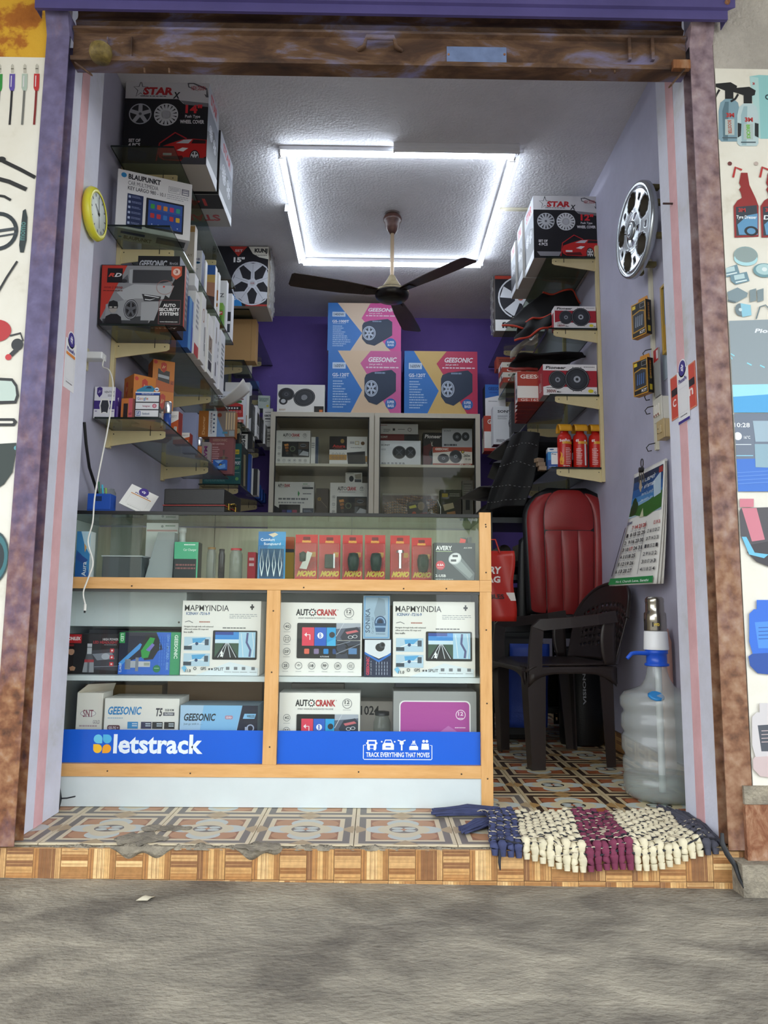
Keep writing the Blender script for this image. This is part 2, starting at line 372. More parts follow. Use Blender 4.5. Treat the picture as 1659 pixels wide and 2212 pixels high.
def worn(name, lo, hi, z0, z1, sc=9):
    """steel whose paint has worn away from the bottom up: lo tones below height z0, hi tones above z1, ragged between"""
    m = bpy.data.materials.new(name); m.use_nodes = True; nt = m.node_tree; b = nt.nodes['Principled BSDF']; L = nt.links.new
    tc = nt.nodes.new('ShaderNodeTexCoord'); sp = nt.nodes.new('ShaderNodeSeparateXYZ'); L(tc.outputs['Object'], sp.inputs[0])
    mp = nt.nodes.new('ShaderNodeMapping'); mp.inputs['Scale'].default_value = (1, 1, .4); L(tc.outputs['Object'], mp.inputs['Vector'])
    n = nt.nodes.new('ShaderNodeTexNoise'); n.inputs['Scale'].default_value = sc; n.inputs['Detail'].default_value = 14; n.inputs['Roughness'].default_value = .68; L(mp.outputs[0], n.inputs['Vector'])
    mr = nt.nodes.new('ShaderNodeMapRange'); mr.inputs[1].default_value = z0; mr.inputs[2].default_value = z1; L(sp.outputs[2], mr.inputs[0])
    ad = nt.nodes.new('ShaderNodeMath'); ad.operation = 'MULTIPLY_ADD'; ad.inputs[1].default_value = 2.2; ad.inputs[2].default_value = -1.1; L(n.outputs['Fac'], ad.inputs[0])
    a2 = nt.nodes.new('ShaderNodeMath'); a2.operation = 'ADD'; a2.use_clamp = True; L(ad.outputs[0], a2.inputs[0]); L(mr.outputs[0], a2.inputs[1])
    n2 = nt.nodes.new('ShaderNodeTexNoise'); n2.inputs['Scale'].default_value = sc*3; n2.inputs['Detail'].default_value = 12; L(tc.outputs['Object'], n2.inputs['Vector'])
    mx = nt.nodes.new('ShaderNodeMixRGB'); L(a2.outputs[0], mx.inputs[0]); L(ramp(nt, n2.outputs['Fac'], lo), mx.inputs[1]); L(ramp(nt, n2.outputs['Fac'], hi), mx.inputs[2]); L(mx.outputs[0], b.inputs['Base Color'])
    b.inputs['Roughness'].default_value = .7; bp = nt.nodes.new('ShaderNodeBump'); bp.inputs['Strength'].default_value = .6; bp.inputs['Distance'].default_value = .004; L(n2.outputs['Fac'], bp.inputs['Height']); L(bp.outputs[0], b.inputs['Normal'])
    return m
LO = [(.3, '4a2c1c'), (.45, '7a4c30'), (.6, '9a6e4c'), (.75, 'ae927c')]
M_GL = worn('worn_purple_guide', LO, [(.3, '585070'), (.55, '665e82'), (.75, '726b90')], .2, 1.5)
M_GR = worn('worn_rusted_guide', [(.3, '5a3a28'), (.45, '80583f'), (.6, '98745a'), (.75, 'a98c76')], [(.3, '6a5660'), (.45, '84707a'), (.6, '97838a'), (.75, 'a89aa2')], .7, 2.5)
M_HOOD = noisy('hood_paint', [(.3, '433c70'), (.6, '4e4680'), (.85, '5a528c')], 3, 8, .5, bump=.1)

# floor slab with every tile a piece of its own
mb = MB(); mb.box((-1.35, 2.222, -.13), (1.4, YB+.1, -.0065), M_CEM); floor = struct(mb.build('floor'))
def tile_mesh(nm, pal):
    cream, dark, tan, field, corner, petal, mid, disc, dot = pal
    A = Art(.298, .298); A.STEP = .00004
    A.rect(0, 0, 100, 100, cream)
    for r in range(4):
        def R4(p):
            x, y = p[0]-50, p[1]-50
            for _ in range(r): x, y = -y, x
            return (x+50, y+50)
        A.poly([R4(p) for p in ((4, 4), (11, 11), (50, 11), (50, 4))], dark); A.poly([R4(p) for p in ((50, 4), (50, 11), (89, 11), (96, 4))], dark)
    A.rect(16, 16, 84, 84, corner)
    for x, y in ((30, 30), (70, 30), (30, 70), (70, 70)): A.ell(x, y, 13, field)
    for x, y in ((50, 1.5), (98.5, 50), (50, 98.5), (1.5, 50)):
        A.poly([(x-13, y), (x, y+13), (x+13, y), (x, y-13)] if 2 < x < 98 else [(x, y-13), (x-13, y), (x, y+13), (x+13, y)], tan)
    A.ell(50, 29, 17, petal, 14); A.ell(50, 71, 17, petal, 14); A.ell(29, 50, 18, petal, 13); A.ell(71, 50, 18, petal, 13)
    A.ell(50, 50, 27, mid, 18); A.ell(50, 50, 18, mid, 27)
    A.ell(50, 50, 15, disc, 12)
    for x in (43.5, 56.5):
        for y in (45.8, 54.2): A.ell(x, y, 6, petal, 3.9, 12)
    A.ell(50, 50, 2.3, dot, 3.5, 10); A.rect(46, 49.4, 54, 50.6, dot)
    m2 = MB(); m2.box((-.149, -.149, -.006), (.149, .149, -.001), mat(cream, .35), bev=.0012)
    k0 = A.mb
    for f, mi in zip(k0.f, k0.mi):
        vs = [k0.v[i] for i in f]; m2.add([(min(.1488, max(-.1488, x-.149)), min(.1488, max(-.1488, z-.149)), -.0009-(y+.0004)*.3) for x, y, z in vs], [tuple(range(len(vs)))], k0.mats[mi])
    return m2.data(nm)
PAL_IN = ('c9b48d', '3d2c20', 'b08a55', 'a8613a', '7a4224', 'c3cbc4', 'd6c8a2', '37291f', 'b2602e')
PAL_OUT = ('d9caac', '77706a', 'b39c7a', 'b98a66', '9a6b4e', 'c3c9c4', 'd3c8ac', '77706a', 'c08a62')
TM = {0: tile_mesh('floor_tile', PAL_IN), 1: tile_mesh('floor_tile_worn', PAL_OUT)}
GL = mat('c9b48d', .35)
for j in range(-1, 11):
    for i in range(-1, 8):
        o = bpy.data.objects.new('floor_tile', TM[1 if j < 1 and i < 5 else 0]); COL.objects.link(o); o.parent = floor
        o.location = (-.9547+.3*i+.15, 2.5386+.3*j+.15, 0)
# parquet-print tiles on the step riser
def parquet(w, h, vert, seed):
    q = random.Random(seed); m2 = MB(); m2.box((0, 0, 0), (w, .008, h), mat('b58a5c', .45), bev=.0006)
    n = 5; tones = ['c89a62', 'd8ae74', 'b27f4c', 'e0bb85', '9b6a3e', 'caa06c', 'a97a4a', '8a6040']
    for k in range(n):
        a, b = k/n, (k+1)/n-.012; c = mat(q.choice(tones), .45, noise=.18, nscale=60)
        if vert: m2.add([(a*w, -.0006, .001), (b*w, -.0006, .001), (b*w, -.0006, h-.001), (a*w, -.0006, h-.001)], [(0, 1, 2, 3)], c)
        else: m2.add([(.001, -.0006, a*h), (w-.001, -.0006, a*h), (w-.001, -.0006, b*h), (.001, -.0006, b*h)], [(0, 1, 2, 3)], c)
        for t in range(2):
            e = a+(b-a)*(.25+.5*q.random()); g = mat(q.choice(tones[4:]), .45)
            if vert: m2.add([(e*w-.0006, -.0009, .002), (e*w+.0006, -.0009, .002), (e*w+.0003, -.0009, h-.002), (e*w-.0004, -.0009, h-.002)], [(0, 1, 2, 3)], g)
            else: m2.add([(.003, -.0009, e*h-.0006), (w-.003, -.0009, e*h-.0003), (w-.003, -.0009, e*h+.0004), (.003, -.0009, e*h+.0006)], [(0, 1, 2, 3)], g)
    return m2.data('riser_tile')
BW = .0768
PQ = {(v, s): parquet(BW-.0008, .082, v, 10*s+v) for v in (0, 1) for s in range(4)}
PS = {(v, s): parquet(BW-.0008, .019, v, 50+10*s+v) for v in (0, 1) for s in range(3)}
step = struct((lambda m_: (m_.box((-2.4, 2.2225, -.13), (2.4, 2.34, -.012), M_CEM), m_.build('trim_1'))[1])(MB()))
xb = at(71.6, 1860, y=2.212).x
for i in range(-10, 30):
    x = xb+i*BW
    if x < -1.5 or x > 1.45: continue
    for ms, z in ((PQ, -.088), (PS, -.1085)):
        v = (1-i % 2) if ms is PQ else i % 2
        o = bpy.data.objects.new('riser_tile', ms[(v, rnd.randrange(3))]); COL.objects.link(o); o.parent = step; o.location = (x, 2.2135+rnd.uniform(0, .001), z)
# crumbled mortar at the nosing and smeared patches
def lump(nm, x0, x1, y0, y1, z, hgt, seed, parent, n=40, k=8, m_=None):
    q = random.Random(seed); ph = [q.uniform(0, 9) for _ in range(6)]
    def fn(u, v):
        x = x0+(x1-x0)*u; w = math.sin(u*PI)**.4 if 0 < u < 1 else 0
        r = .5+.25*math.sin(x*37+ph[0])+.2*math.sin(x*91+ph[1])+.15*math.sin(x*203+ph[2])
        y = (y0+y1)/2+(v-.5)*(y1-y0)*(.35+.65*max(.1, r))*w*1.2
        return (x, y+.003*math.sin(x*151+v*9), z+hgt*math.sin(v*PI)*max(.1, r+.35*math.sin(x*120+v*14+ph[3]))*w+.0004)
    m2 = MB(); m2.grid(fn, n, k, m_ or M_CEM); return m2.build(nm, parent)
lump('mortar_edge', -1.03, .3, 2.209, 2.241, -.009, .013, 1, floor, 150, 8)
lump('mortar_edge', .28, 1.0, 2.212, 2.240, -.009, .011, 2, floor, 80, 8)
for px, s in (((235, 1822, 375, 1800), 3), ((300, 1793, 420, 1783), 4), ((500, 1835, 610, 1820), 5)):
    a = at(px[0], px[1], z=0); b = at(px[2], px[3], z=0); lump('mortar_patch', a.x, b.x, min(a.y, b.y)-.02, max(a.y, b.y)+.012, .0002, .004, s, floor, 40, 10)
for u0, u1, s in ((235, 375, 6), (505, 610, 7)):
    a = at(u0, 1845, y=2.21); b = at(u1, 1845, y=2.21); ph = s
    def fn(u, v, a=a, b=b, s=s):
        x = a.x+(b.x-a.x)*u; w = math.sin(u*PI)**.6 if 0 < u < 1 else 0
        return (x, 2.213-.014*math.sin(v*PI)*w*(.7+.3*math.sin(x*130+s)), .0-(.004+.034*w*(.7+.3*math.sin(x*70+s)))*v)
    MB().grid(fn, 40, 8, M_CEM).build('mortar_lump', floor)
# walls, ceiling
def shell(nm, boxes):
    m2 = MB()
    for a, b, ma in boxes: m2.box(a, b, ma)
    return struct(m2.build(nm))
wl = shell('wall_left', [((XL-.2, 2.562, -.006), (XL, YB, ZC), M_LAV)])
wr = shell('wall_right', [((XR, 2.522, -.006), (XR+.2, YB, ZC), M_LAV)])
shell('wall_back', [((XL-.2, YB+.001, -.006), (XR+.2, YB+.2, ZC), M_PURPLE)])
shell('ceiling', [((XL-.2, 2.3, ZC), (XR+.2, YB+.2, ZC+.12), M_CEIL)])
wfl = shell('wall_front_left', [((-3.2, 2.212, -.13), (-1.082, 2.56, 3.3), M_YELLOW)]); jl = shell('trim_2', [((-1.0818, 2.266, .0005), (-1.03, 2.56, 3.0), M_JAMB)])
wfr = shell('wall_front_right', [((1.087, 2.206, -.13), (3.2, 2.52, 3.3), M_PLASTER)]); jr = shell('trim_3', [((1.02, 2.262, .0005), (1.0868, 2.52, 3.0), M_JAMB)])
shell('wall_front_lintel', [((-1.03, 2.33, 2.74), (1.02, 2.56, ZC), M_JAMB)])
PINK = noisy('pink_stripe_paint', [(.3, 'c99a9c'), (.6, 'ddb0b4'), (.8, 'e3bcc0')], 5, 10, .8, bump=.2)
for par, x, s in ((jl, -1.03, 1), (jr, 1.02, -1)):
    MB().box((x, 2.375, .0), (x+s*.0015, 2.435, 2.74), PINK).build('painted_stripe', par)
# parquet skirting along the right wall
bs = struct(MB().box((XR-.009, 2.53, 0), (XR, YB, .088), mat('6f4d30', .5)).build('baseboard_right'))
for i in range(40):
    o = bpy.data.objects.new('skirting_tile', PQ[(i % 2, i % 4)]); COL.objects.link(o); o.parent = bs
    o.location = (XR-.0095, 5.70-i*BW, .003); o.rotation_euler = (0, 0, -PI/2)
# street
def gz(x): return -.0965-.0105*x
m2 = MB(); m2.add([(-14, 2.2145, gz(-14)), (-14, -16, gz(-14)), (14, -16, gz(14)), (14, 2.2145, gz(14))], [(0, 1, 2, 3)], M_CONC)
struct(m2.build('ground'))
# balcony slab over the pavement, out of view above the hood
shell('balcony_slab', [((-6, -.3, 3.02), (6, 2.2, 3.2), M_PLASTER)])
# ---- roller shutter, guides, hood
def guide(nm, label, x0, x1, inner, m_lo, m_hi):
    e = empty(nm, ((x0+x1)/2, 2.23, 0), 0, label, 'guide rail')
    X = (x0+x1)/2; a, b = x0-X, x1-X
    zt = 2.50
    m_ = MB(); m_.box((a, -.03, .001), (b, -.026, zt), m_lo); m_.build('front_flange', e)
    w = a if inner > 0 else b; m_ = MB(); m_.box((w, -.0258, .001), (w+inner*.004, .0258, zt), m_lo); m_.build('web', e)
    m_ = MB(); m_.box((a, .026, .001), (b, .03, zt), m_lo); m_.build('back_flange', e)
    m_ = MB(); m_.add([(a, -.03, zt), (b, -.03, zt), (b, -.055, zt+.07), (a, -.055, zt+.07), (a, .03, zt), (b, .03, zt), (b, .03, zt+.07), (a, .03, zt+.07)],
        [(0, 1, 2, 3), (1, 5, 6, 2), (4, 0, 3, 7), (3, 2, 6, 7)], m_hi); m_.build('flared_top', e)
    return e
guide('shutter_guide', 'purple painted steel shutter guide, rusty towards the floor, beside the cable poster', -1.078, -1.005, 1, M_GL, M_GL)
gr = guide('shutter_guide', 'brown rusted steel shutter guide beside the car seat poster', 1.008, 1.083, -1, M_GR, M_GR)
zf = lambda v, y: at(800, v, y=y).z
sh = empty('roller_shutter', (0, 2.235, 0), 0, 'raised rusty roller shutter with handle and blue plate under purple hood', 'shutter')
def sh_part(nm, prof, ma, x0=-1.0, x1=1.003):
    """prof: (y offset, z) section extruded along x"""
    n = len(prof); m_ = MB(); m_.add([(x0, y, z) for y, z in prof]+[(x1, y, z) for y, z in prof], [(i, i+1, n+i+1, n+i) for i in range(n-1)], ma, False)
    return m_.build(nm, sh, solid=.003)
zb = zf(138, 2.205); z1 = zb+.012; z2 = zf(82, 2.223); z3 = zf(72, 2.223); z4 = zf(36, 2.225)
sh_part('bottom_angle', [(.03, zb), (-.028, zb), (-.03, zb+.004), (-.03, z1)], M_RUSTD)
sh_part('bottom_plate', [(-.012, z1), (-.012, z2)], M_RUSTD)
sh_part('slat_lip', [(-.012, z2), (-.026, z2+.006), (-.022, z3), (-.01, z3)], M_RUSTD)
sh_part('slat', [(-.008+.016*abs(math.cos(t*PI/8)), z3+(z4-z3)*t/8) for t in range(9)], M_RUSTD)
sh_part('upper_slat', [(-.008+.016*abs(math.cos(t*PI/8)), z4+(z4-z3)*t/8) for t in range(9)], M_RUSTD)
def shq(nm, px, y, d, ma, bev=.002):
    a = at(px[0], px[3], y=y); b = at(px[2], px[1], y=y); m_ = MB(); m_.box((a.x, y-2.235, a.z), (b.x, y-2.235+d, b.z), ma, bev); return m_.build(nm, sh)
bp = shq('plate', (965, 102, 1094, 133), 2.219, .003, mat('6e7fa6', .6, noise=.15, nscale=30), .001)
for u in (969, 1090): p = at(u, 117, y=2.2175); MB().cyl((p.x, p.y-2.235, p.z), (p.x, p.y-2.231, p.z), .004, M_RUSTB, 10).build('screw', bp)
for u in (228, 281, 1358, 1408): shq('stiffener', (u, 78, u+5, 128), 2.208, .02, M_RUSTD, .001)
h0 = at(787, 100, y=2.205); h1 = at(855, 100, y=2.205); hm = M_RUSTD
MB().tube([(h0.x-.02, -.014, h0.z), (h0.x, -.03, h0.z), (h0.x+.008, -.045, h0.z+.02), (h1.x-.008, -.045, h0.z+.02), (h1.x, -.03, h0.z), (h1.x+.02, -.014, h0.z)], .008, hm, 8).build('handle', sh)
p = at(218, 112, y=2.195); MB().lathe([(.0, -.03), (.028, -.028), (.036, -.01), (.034, .012), (.02, .026), (0, .028)], noisy('brass_lock', [(.3, '4a3d1c'), (.6, '7d6a34'), (.8, 'a18b4a')], 40, 6, .6, bump=.3), 14, Matrix.Translation((p.x, p.y-2.235, p.z))).build('lock_knob', sh)
for px in (((165, 138), (196, 160)), ((1478, 150), (1448, 186))):
    a = at(*px[0], y=2.205); b = at(*px[1], y=2.19); MB().tube([(a.x, a.y-2.235, a.z), (b.x, b.y-2.235, b.z)], .011, M_RUSTD, 6, squash=.3).build('stop_tab', sh)
p0 = at(1462, 133, y=2.19); shq('corner_tab', (1455, 128, 1492, 146), 2.19, .02, M_RUST)
for u in (311, 364, 1275, 1328): a = at(u, 147, y=2.21); MB().tube([(a.x, -.02, a.z+.003), (a.x+.002, -.02, a.z-.014)], .0035, M_RUSTD, 5).build('rivet_pin', sh)
a = at(75, 18, y=2.15); b = at(1572, 42, y=2.15)
hd = empty('shutter_hood', (0, 2.2, 2.6), 0, 'purple painted sheet metal hood over the roller shutter', 'hood')
m_ = MB(); zz = (a.z+b.z)/2; HL = [(-.05, zz-2.6), (-.052, zz-2.6+.03), (-.062, zz-2.6+.033), (-.085, zz-2.6+.35)]
n = len(HL); m_.add([(a.x, y, z) for y, z in HL]+[(b.x+(.02 if i > 1 else 0), y, z) for i, (y, z) in enumerate(HL)], [(i, i+1, n+i+1, n+i) for i in range(n-1)], M_HOOD)
m_.build('front_sheet', hd, solid=.002)
MB().box((a.x, -.049, zz-2.6), (b.x, -.04, zz-2.6+.002), M_HOOD).build('lower_flange', hd)
for x in (a.x, b.x): MB().box((x-.001, -.049, zz-2.6+.004), (x+.001, -.002, zz-2.6+.35), M_HOOD).build('end_cheek', hd)
for u in (1571,): p = at(u, 5, y=2.136); MB().lathe([(0, -.006), (.008, -.005), (.009, 0)], M_RUSTB, 8, Matrix.Translation((p.x, p.y-2.2, p.z-2.6)) @ Matrix.Rotation(-PI/2, 4, 'X')).build('bolt', hd)
# rusty base plate under the right poster
a = at(1608, 1738, y=2.19); MB().box((a.x, 2.185, -.03), (1.6, 2.205, a.z), M_RUSTB).build('base_plate', wfr)
MB().box((a.x+.001, 2.19, a.z+.0005), (1.6, 2.2055, a.z+.05), M_CEM).build('base_render', wfr)
MB().box((1.02, 2.15, -.13), (1.7, 2.213, -.022), M_CEM).build('step_corner', step)
# ================================================================= ceiling lights: four LED battens in a square + two casings
M_LED = emit('led_diffuser', 'e9f4ff', 16.5)
M_BAT = mat('e6e6ea', .4)
HT = 2.9473
def batten(x0, y0, x1, y1, label, lit=True, z=HT, w=.03):
    cx, cy = (x0+x1)/2, (y0+y1)/2; L = math.hypot(x1-x0, y1-y0); e = empty('tube_light', (cx, cy, z), math.atan2(y1-y0, x1-x0), label, 'tube light', 'ceiling battens')
    MB().box((-L/2, -w/2, .018), (L/2, w/2, ZC-z-.0005), M_BAT, .002).build('housing', e)
    if lit is not None:
        m_ = MB(); pts = [(-w*.46, .0178), (-w*.42, .004), (-w*.2, -.003), (w*.2, -.003), (w*.42, .004), (w*.46, .0178)]
        n = len(pts); m_.add([(-L/2+.008, y, zz_) for y, zz_ in pts]+[(L/2-.008, y, zz_) for y, zz_ in pts], [(i, n+i, n+i+1, i+1) for i in range(n-1)]+[tuple(range(n)), tuple(range(2*n-1, n-1, -1))], M_LED if lit else M_BAT); m_.build('diffuser' if lit else 'cover', e)
    for s in (-1, 1): MB().box((s*(L/2-.008), -w/2-.001, -.004), (s*L/2, w/2+.001, .0179), M_BAT).build('end_cap', e)
    return e
TX, TY = -.508, 3.515
batten(TX, TY, TX+1.2, TY, 'lit tube light of the ceiling square beside the doubled unlit batten')
batten(TX-.0, TY+1.215, TX+1.2, TY+1.215, 'lit tube light of the ceiling square next to the purple back wall')
batten(TX+.008, TY+.02, TX+.008, TY+1.195, 'lit tube light of the ceiling square on the side of the clock wall')
batten(TX+1.188, TY+.02, TX+1.188, TY+1.195, 'lit tube light of the ceiling square on the side of the hubcap wall')
a = at(850, 318, z=HT); b = at(1125, 322, z=HT)
batten(a.x, TY-.045, b.x, TY-.045, 'short slim unlit white batten doubling the tube light above the shop opening', False, w=.022)
a = at(618, 455, z=HT); b = at(646, 575, z=HT)
batten(TX-.025, a.y, TX-.025, TY+1.2, 'white unlit short batten beside the ceiling square', False, w=.022)
c = batten(TX+1.225, TY-.01, TX+1.225, TY+.62, 'white cable casing running along the ceiling square', None, z=ZC-.014, w=.025); c['category'] = 'cable casing'
a = at(1090, 450, z=ZC); MB().box((TX+1.2, a.y-.01, ZC-.012), (XR, a.y+.01, ZC-.0003), mat('d9d4bc', .5)).build('cable_casing')
tag(bpy.data.objects['cable_casing'], 'cream cable casing crossing the ceiling towards the hubcap wall', 'cable casing')
# ================================================================= print layouts
def art_map(A):
    A.text('MAPMYINDIA', 3, 6, 59, 14, '2f3338', .004); A.text('ICENAV -7216-9', 5, 15.5, 35, 19.5, '2a5d94')
    A.rect(86, 7, 91, 9.6, '22252a'); A.rect(87.6, 4.5, 89.4, 12, '22252a')
    A.lines(60, 18, 96, 25, 3, '9a9ea2', .35); A.line([(4, 29), (9, 27.5), (14, 30)], .8, '6d6f72'); A.lines(22, 28, 36, 31, 1, 'b06a5a')
    for i, t in enumerate(('Navigate through India with enhanced', 'offline and online 3D maps and', 'live traffic')): A.text(t, 3, 34+i*3.6, (40, 34, 15)[i], 36.6+i*3.6, '3a3c40', .01)
    A.lines(52, 36, 82, 38.5, 1, '5a5d60')
    for y0, y1, sd in ((49, 67, 1), (71, 88, 2)):
        A.rect(4, y0, 37, y1, 'b9d3e4'); A.poly([(14, y0+2), (32, y0+1), (24, y0+9), (15, y0+8)], '5aa9dc'); A.line([(5, y1-4), (18, y0+8), (35, y1-8)], 1, 'f2f6f8'); A.rect(30, y0+3, 35, y0+11, '4a5866'); A.ell(20, y0+9, 2, '2c4a70'); A.rect(4, y1-6, 14, y1-1, '3a4754')
    A.rr(40, 40, 96, 79, 1.5, '17191c'); A.rect(43, 42, 73, 55, '3d8ed8'); A.rect(43, 42, 66, 46, '2b4a9c'); A.rect(43, 52, 73, 58, 'cfe6f2'); A.rect(43, 57, 73, 76, '3e5a4a')
    A.poly([(43, 76), (55, 57), (61, 57), (73, 76)], '22262c')
    for a, b in ((47, 57), (53, 58), (63, 59), (70, 60)): A.line([(a, 76), (b, 57)], .7, 'dfe8ee')
    A.poly([(50, 75), (51, 71), (49.5, 71), (52, 67), (54, 71), (53, 71), (53.5, 75)], 'f4f4f4')
    A.rect(73, 42, 94, 76, 'a9d2ea'); A.line([(84, 43), (83, 56), (88, 66), (87, 75)], 2.6, '5a5f8c'); A.line([(90, 43), (92, 60), (90, 76)], .8, 'e9f2f6'); A.line([(76, 44), (79, 75)], .7, 'e9f2f6')
    A.poly([(20, 100), (62, 82), (98, 90), (98, 100)], 'dfe9ee')
    A.poly([(2, 90), (6, 87), (9, 91), (6, 96)], '7cc0e4'); A.text('11.0', 7, 92, 14, 96, '35393e'); A.ring(19, 91, 2, .7, '44484d', None, 10); A.text('GPS', 26, 89, 33, 93, '44484d')
    A.text('SPLIT', 43, 89.5, 55, 93.5, '44484d'); A.rect(36, 90.5, 38, 93, '44484d'); A.rect(39.5, 90.5, 41.5, 93, '44484d')
    for x in (60, 70, 80, 92): A.rect(x-2, 88.5, x+2.4, 92.5, '767a80'); A.lines(x-4, 95, x+5, 96.5, 1, '9a9da2')
def logo_crank(A, x0, y0, x1, y1, c1='2b2c2f', c2='b3272b'):
    w = x1-x0; A.text('AUT', x0, y0, x0+w*.3, y1, c1, .04); A.gear(x0+w*.39, (y0+y1)/2, w*.095, c1); A.ell(x0+w*.39, (y0+y1)/2, w*.055, 'f2f2f0', None, 12); A.ell(x0+w*.39, (y0+y1)/2, w*.018, c2, None, 8)
    A.text('CRANK', x0+w*.49, y0, x0+w*.97, y1, c2, .04); A.ring(x0+w*.99, y0+1, w*.012, w*.005, c1, None, 8)
def art_crank(A, photo='car'):
    logo_crank(A, 20, 9, 71, 18); A.text('SMART ANDROID INTEGRATED MACHINE', 23, 20.3, 67, 22.4, '5a5c60', 0)
    A.ring(84, 14, 6, .7, '77797d'); A.text('12', 81, 9.5, 87, 14.5, '44464a'); A.lines(81, 16, 87, 17.5, 1, '77797d'); A.lines(79, 22, 89, 23, 1, '8a8c90')
    for y, t in ((33, '4G'), (50, '::'), (67, 'DSP')): A.ring(10, y, 4.4, .6, '808286'); A.text(t, 7.5, y-2, 12.5, y+2, '55575b'); A.lines(6, y+7, 14, y+8, 1, '9a9ca0')
    for i, t in enumerate(('25', '*', '18', 'PIP', 'GPS', 'CC')): x = 9+i*15.6; A.ring(x, 86, 4.3, .6, '808286'); A.text(t, x-2.2, 84, x+2.2, 88, '44464a'); A.lines(x-3.5, 93.5, x+3.5, 94.6, 1, '9a9ca0')
    if photo == 'car':
        A.rr(22, 28, 70, 76, 1.5, '1a1c1f'); A.rect(28, 34, 42.5, 59, 'e0425a'); A.rect(43, 34, 57, 59, '2c63c8'); A.rect(57.5, 34, 68.6, 59, '2aa2dc'); A.ell(50, 45, 3.6, 'f2f4f8'); A.text('B', 48.8, 42, 51.2, 48, '2c63c8')
        A.line([(37.5, 51), (37.5, 44), (33, 44)], 1, 'f6e8ea'); A.poly([(33.6, 41), (30.6, 44), (33.6, 47)], 'f6e8ea'); A.ell(64, 44, 3.5, '33383f'); A.poly([(58, 55), (68.6, 48), (68.6, 59), (58, 59)], '4ab4e6')
        for x, c in ((31, 'e06a56'), (42.5, '8a7aa0'), (54, '2c8ad0'), (65, '2a4a80')): A.rr(x, 63, x+6, 70, 1, c)
        A.text('AUTOCRANK', 50, 72.6, 61, 74.6, 'd8dade')
        A.rect(69, 28, 98, 51, '5a6274'); A.poly([(69, 28), (98, 28), (98, 33), (69, 36)], 'a9b0bc'); A.poly([(74, 47), (80, 36), (94, 33), (98, 38), (98, 51), (76, 51)], '2f3644'); A.poly([(80, 40), (93, 37), (96, 39.5), (82, 43)], 'c86a72'); A.ring(86, 47, 3, .8, 'd0d4da', 2); A.ring(91.5, 46, 3, .8, 'd0d4da', 2); A.line([(69, 46), (78, 28)], .7, 'c9ced6')
        A.rect(69, 52, 98, 76, '3d4352'); A.ring(76, 62, 8, 1.6, '191b20', 7); A.poly([(80, 60), (98, 56), (98, 76), (84, 76)], '23262d'); A.rect(84, 62, 94, 70, '5a86b8'); A.line([(69, 70), (98, 56)], .8, '8a92a2'); A.line([(69, 58), (86, 53)], .6, '9aa4b4')
    else:
        A.rr(18, 32, 98, 76, 1.2, '1b1c1f'); A.rect(21, 35, 62, 73, '0d0e11')
        for i, c in enumerate(('c9863c', 'a4652a', '7d4a22', '3d3a36')): A.poly([(24+i*2, 40+i*8), (36, 38+i*8), (38, 44+i*8), (26+i*2, 46+i*8)], c)
        A.ring(49, 53, 8, 1.3, '7c8a66'); A.ring(49, 53, 5.4, .8, '4a5444')
        A.rect(66, 35, 96, 53, '4c4038'); A.ell(80, 43, 9, '6e7278', 5); A.rect(73, 41, 87, 44, '22252a'); A.rect(66, 55, 96, 73, '2a2c30'); A.poly([(68, 71), (80, 58), (96, 62), (96, 73)], 'b8bcc2'); A.poly([(66, 55), (76, 55), (70, 70), (66, 70)], '5f646b')
def art_sub(model, watt, right='d8569c', tan='dcc0a0', kind='l', head='GEESONIC'):
    def f(A):
        A.rect(0, 0, 100, 100, tan); A.poly([(0, 0), (13, 0), (47, 63), (31, 100), (0, 100)], '2a74c4')
        A.poly([(58, 0), (100, 0), (100, 100), (86, 100), (74, 78), (46, 32)] if kind == 's' else [(58, 0), (100, 0), (100, 100), (86, 100), (75, 78), (44, 20)], right)
        A.rr(6, 19, 24, 29, .6, 'c3d4e8'); A.text(watt, 8, 21.5, 22, 27, '4a5a72', .02); A.text(model, 6, 36, 29, 41.5, 'e8eef6', .02); A.lines(7, 43, 25, 45, 1, 'b8d0ea')
        for i in range(11): A.lines(7, 48+i*4.1, (23, 22, 22, 25, 23, 30, 32, 33, 33, 28, 24)[i], 49.8+i*4.1, 1, 'a9c8ea', 1, i)
        A.text(head, 55, 10, 94, 18, 'f6eef4', .03, .25); A.text('Just go with it', 56, 20, 74, 23.4, 'f3e2ec', .02, .2); A.lines(52, 25.5, 99, 27.5, 1, 'f0d6e4', 1, 4)
        if kind == 's': x0, x1, yc, ry = 47, 88, 63, 15
        else: x0, x1, yc, ry = 50, 93, 60, 17
        A.poly([(x0+2, yc-22), (x0+10, yc-26), (x1-6, yc-30), (x1, yc-24), (x1, yc+4), (x1-4, yc+8), (x0+17, yc+26), (x0+6, yc+22), (x0, yc+12), (x0, yc-16)], '23344e')
        A.ell(x0+9.5, yc, 9.5, '1a2638', ry*.72, 24); A.ring(x0+9.5, yc, 9, 1.4, 'aebbd0', ry*.68, 24); A.wheel(x0+9.5, yc, 7, 6, 'b4c0d4', '1c2a40', ry*.55)
        A.lines(x0+14, yc-26, x1-14, yc-23.5, 1, '8aa0be', 1, 3)
        A.ell(86, 84, 7.5, '2a66b4'); A.text('SUPER', 81, 79, 91, 83.5, 'dfe8f4', .03); A.text('BASS', 82, 85, 90.5, 89.5, 'dfe8f4', .03)
    return f
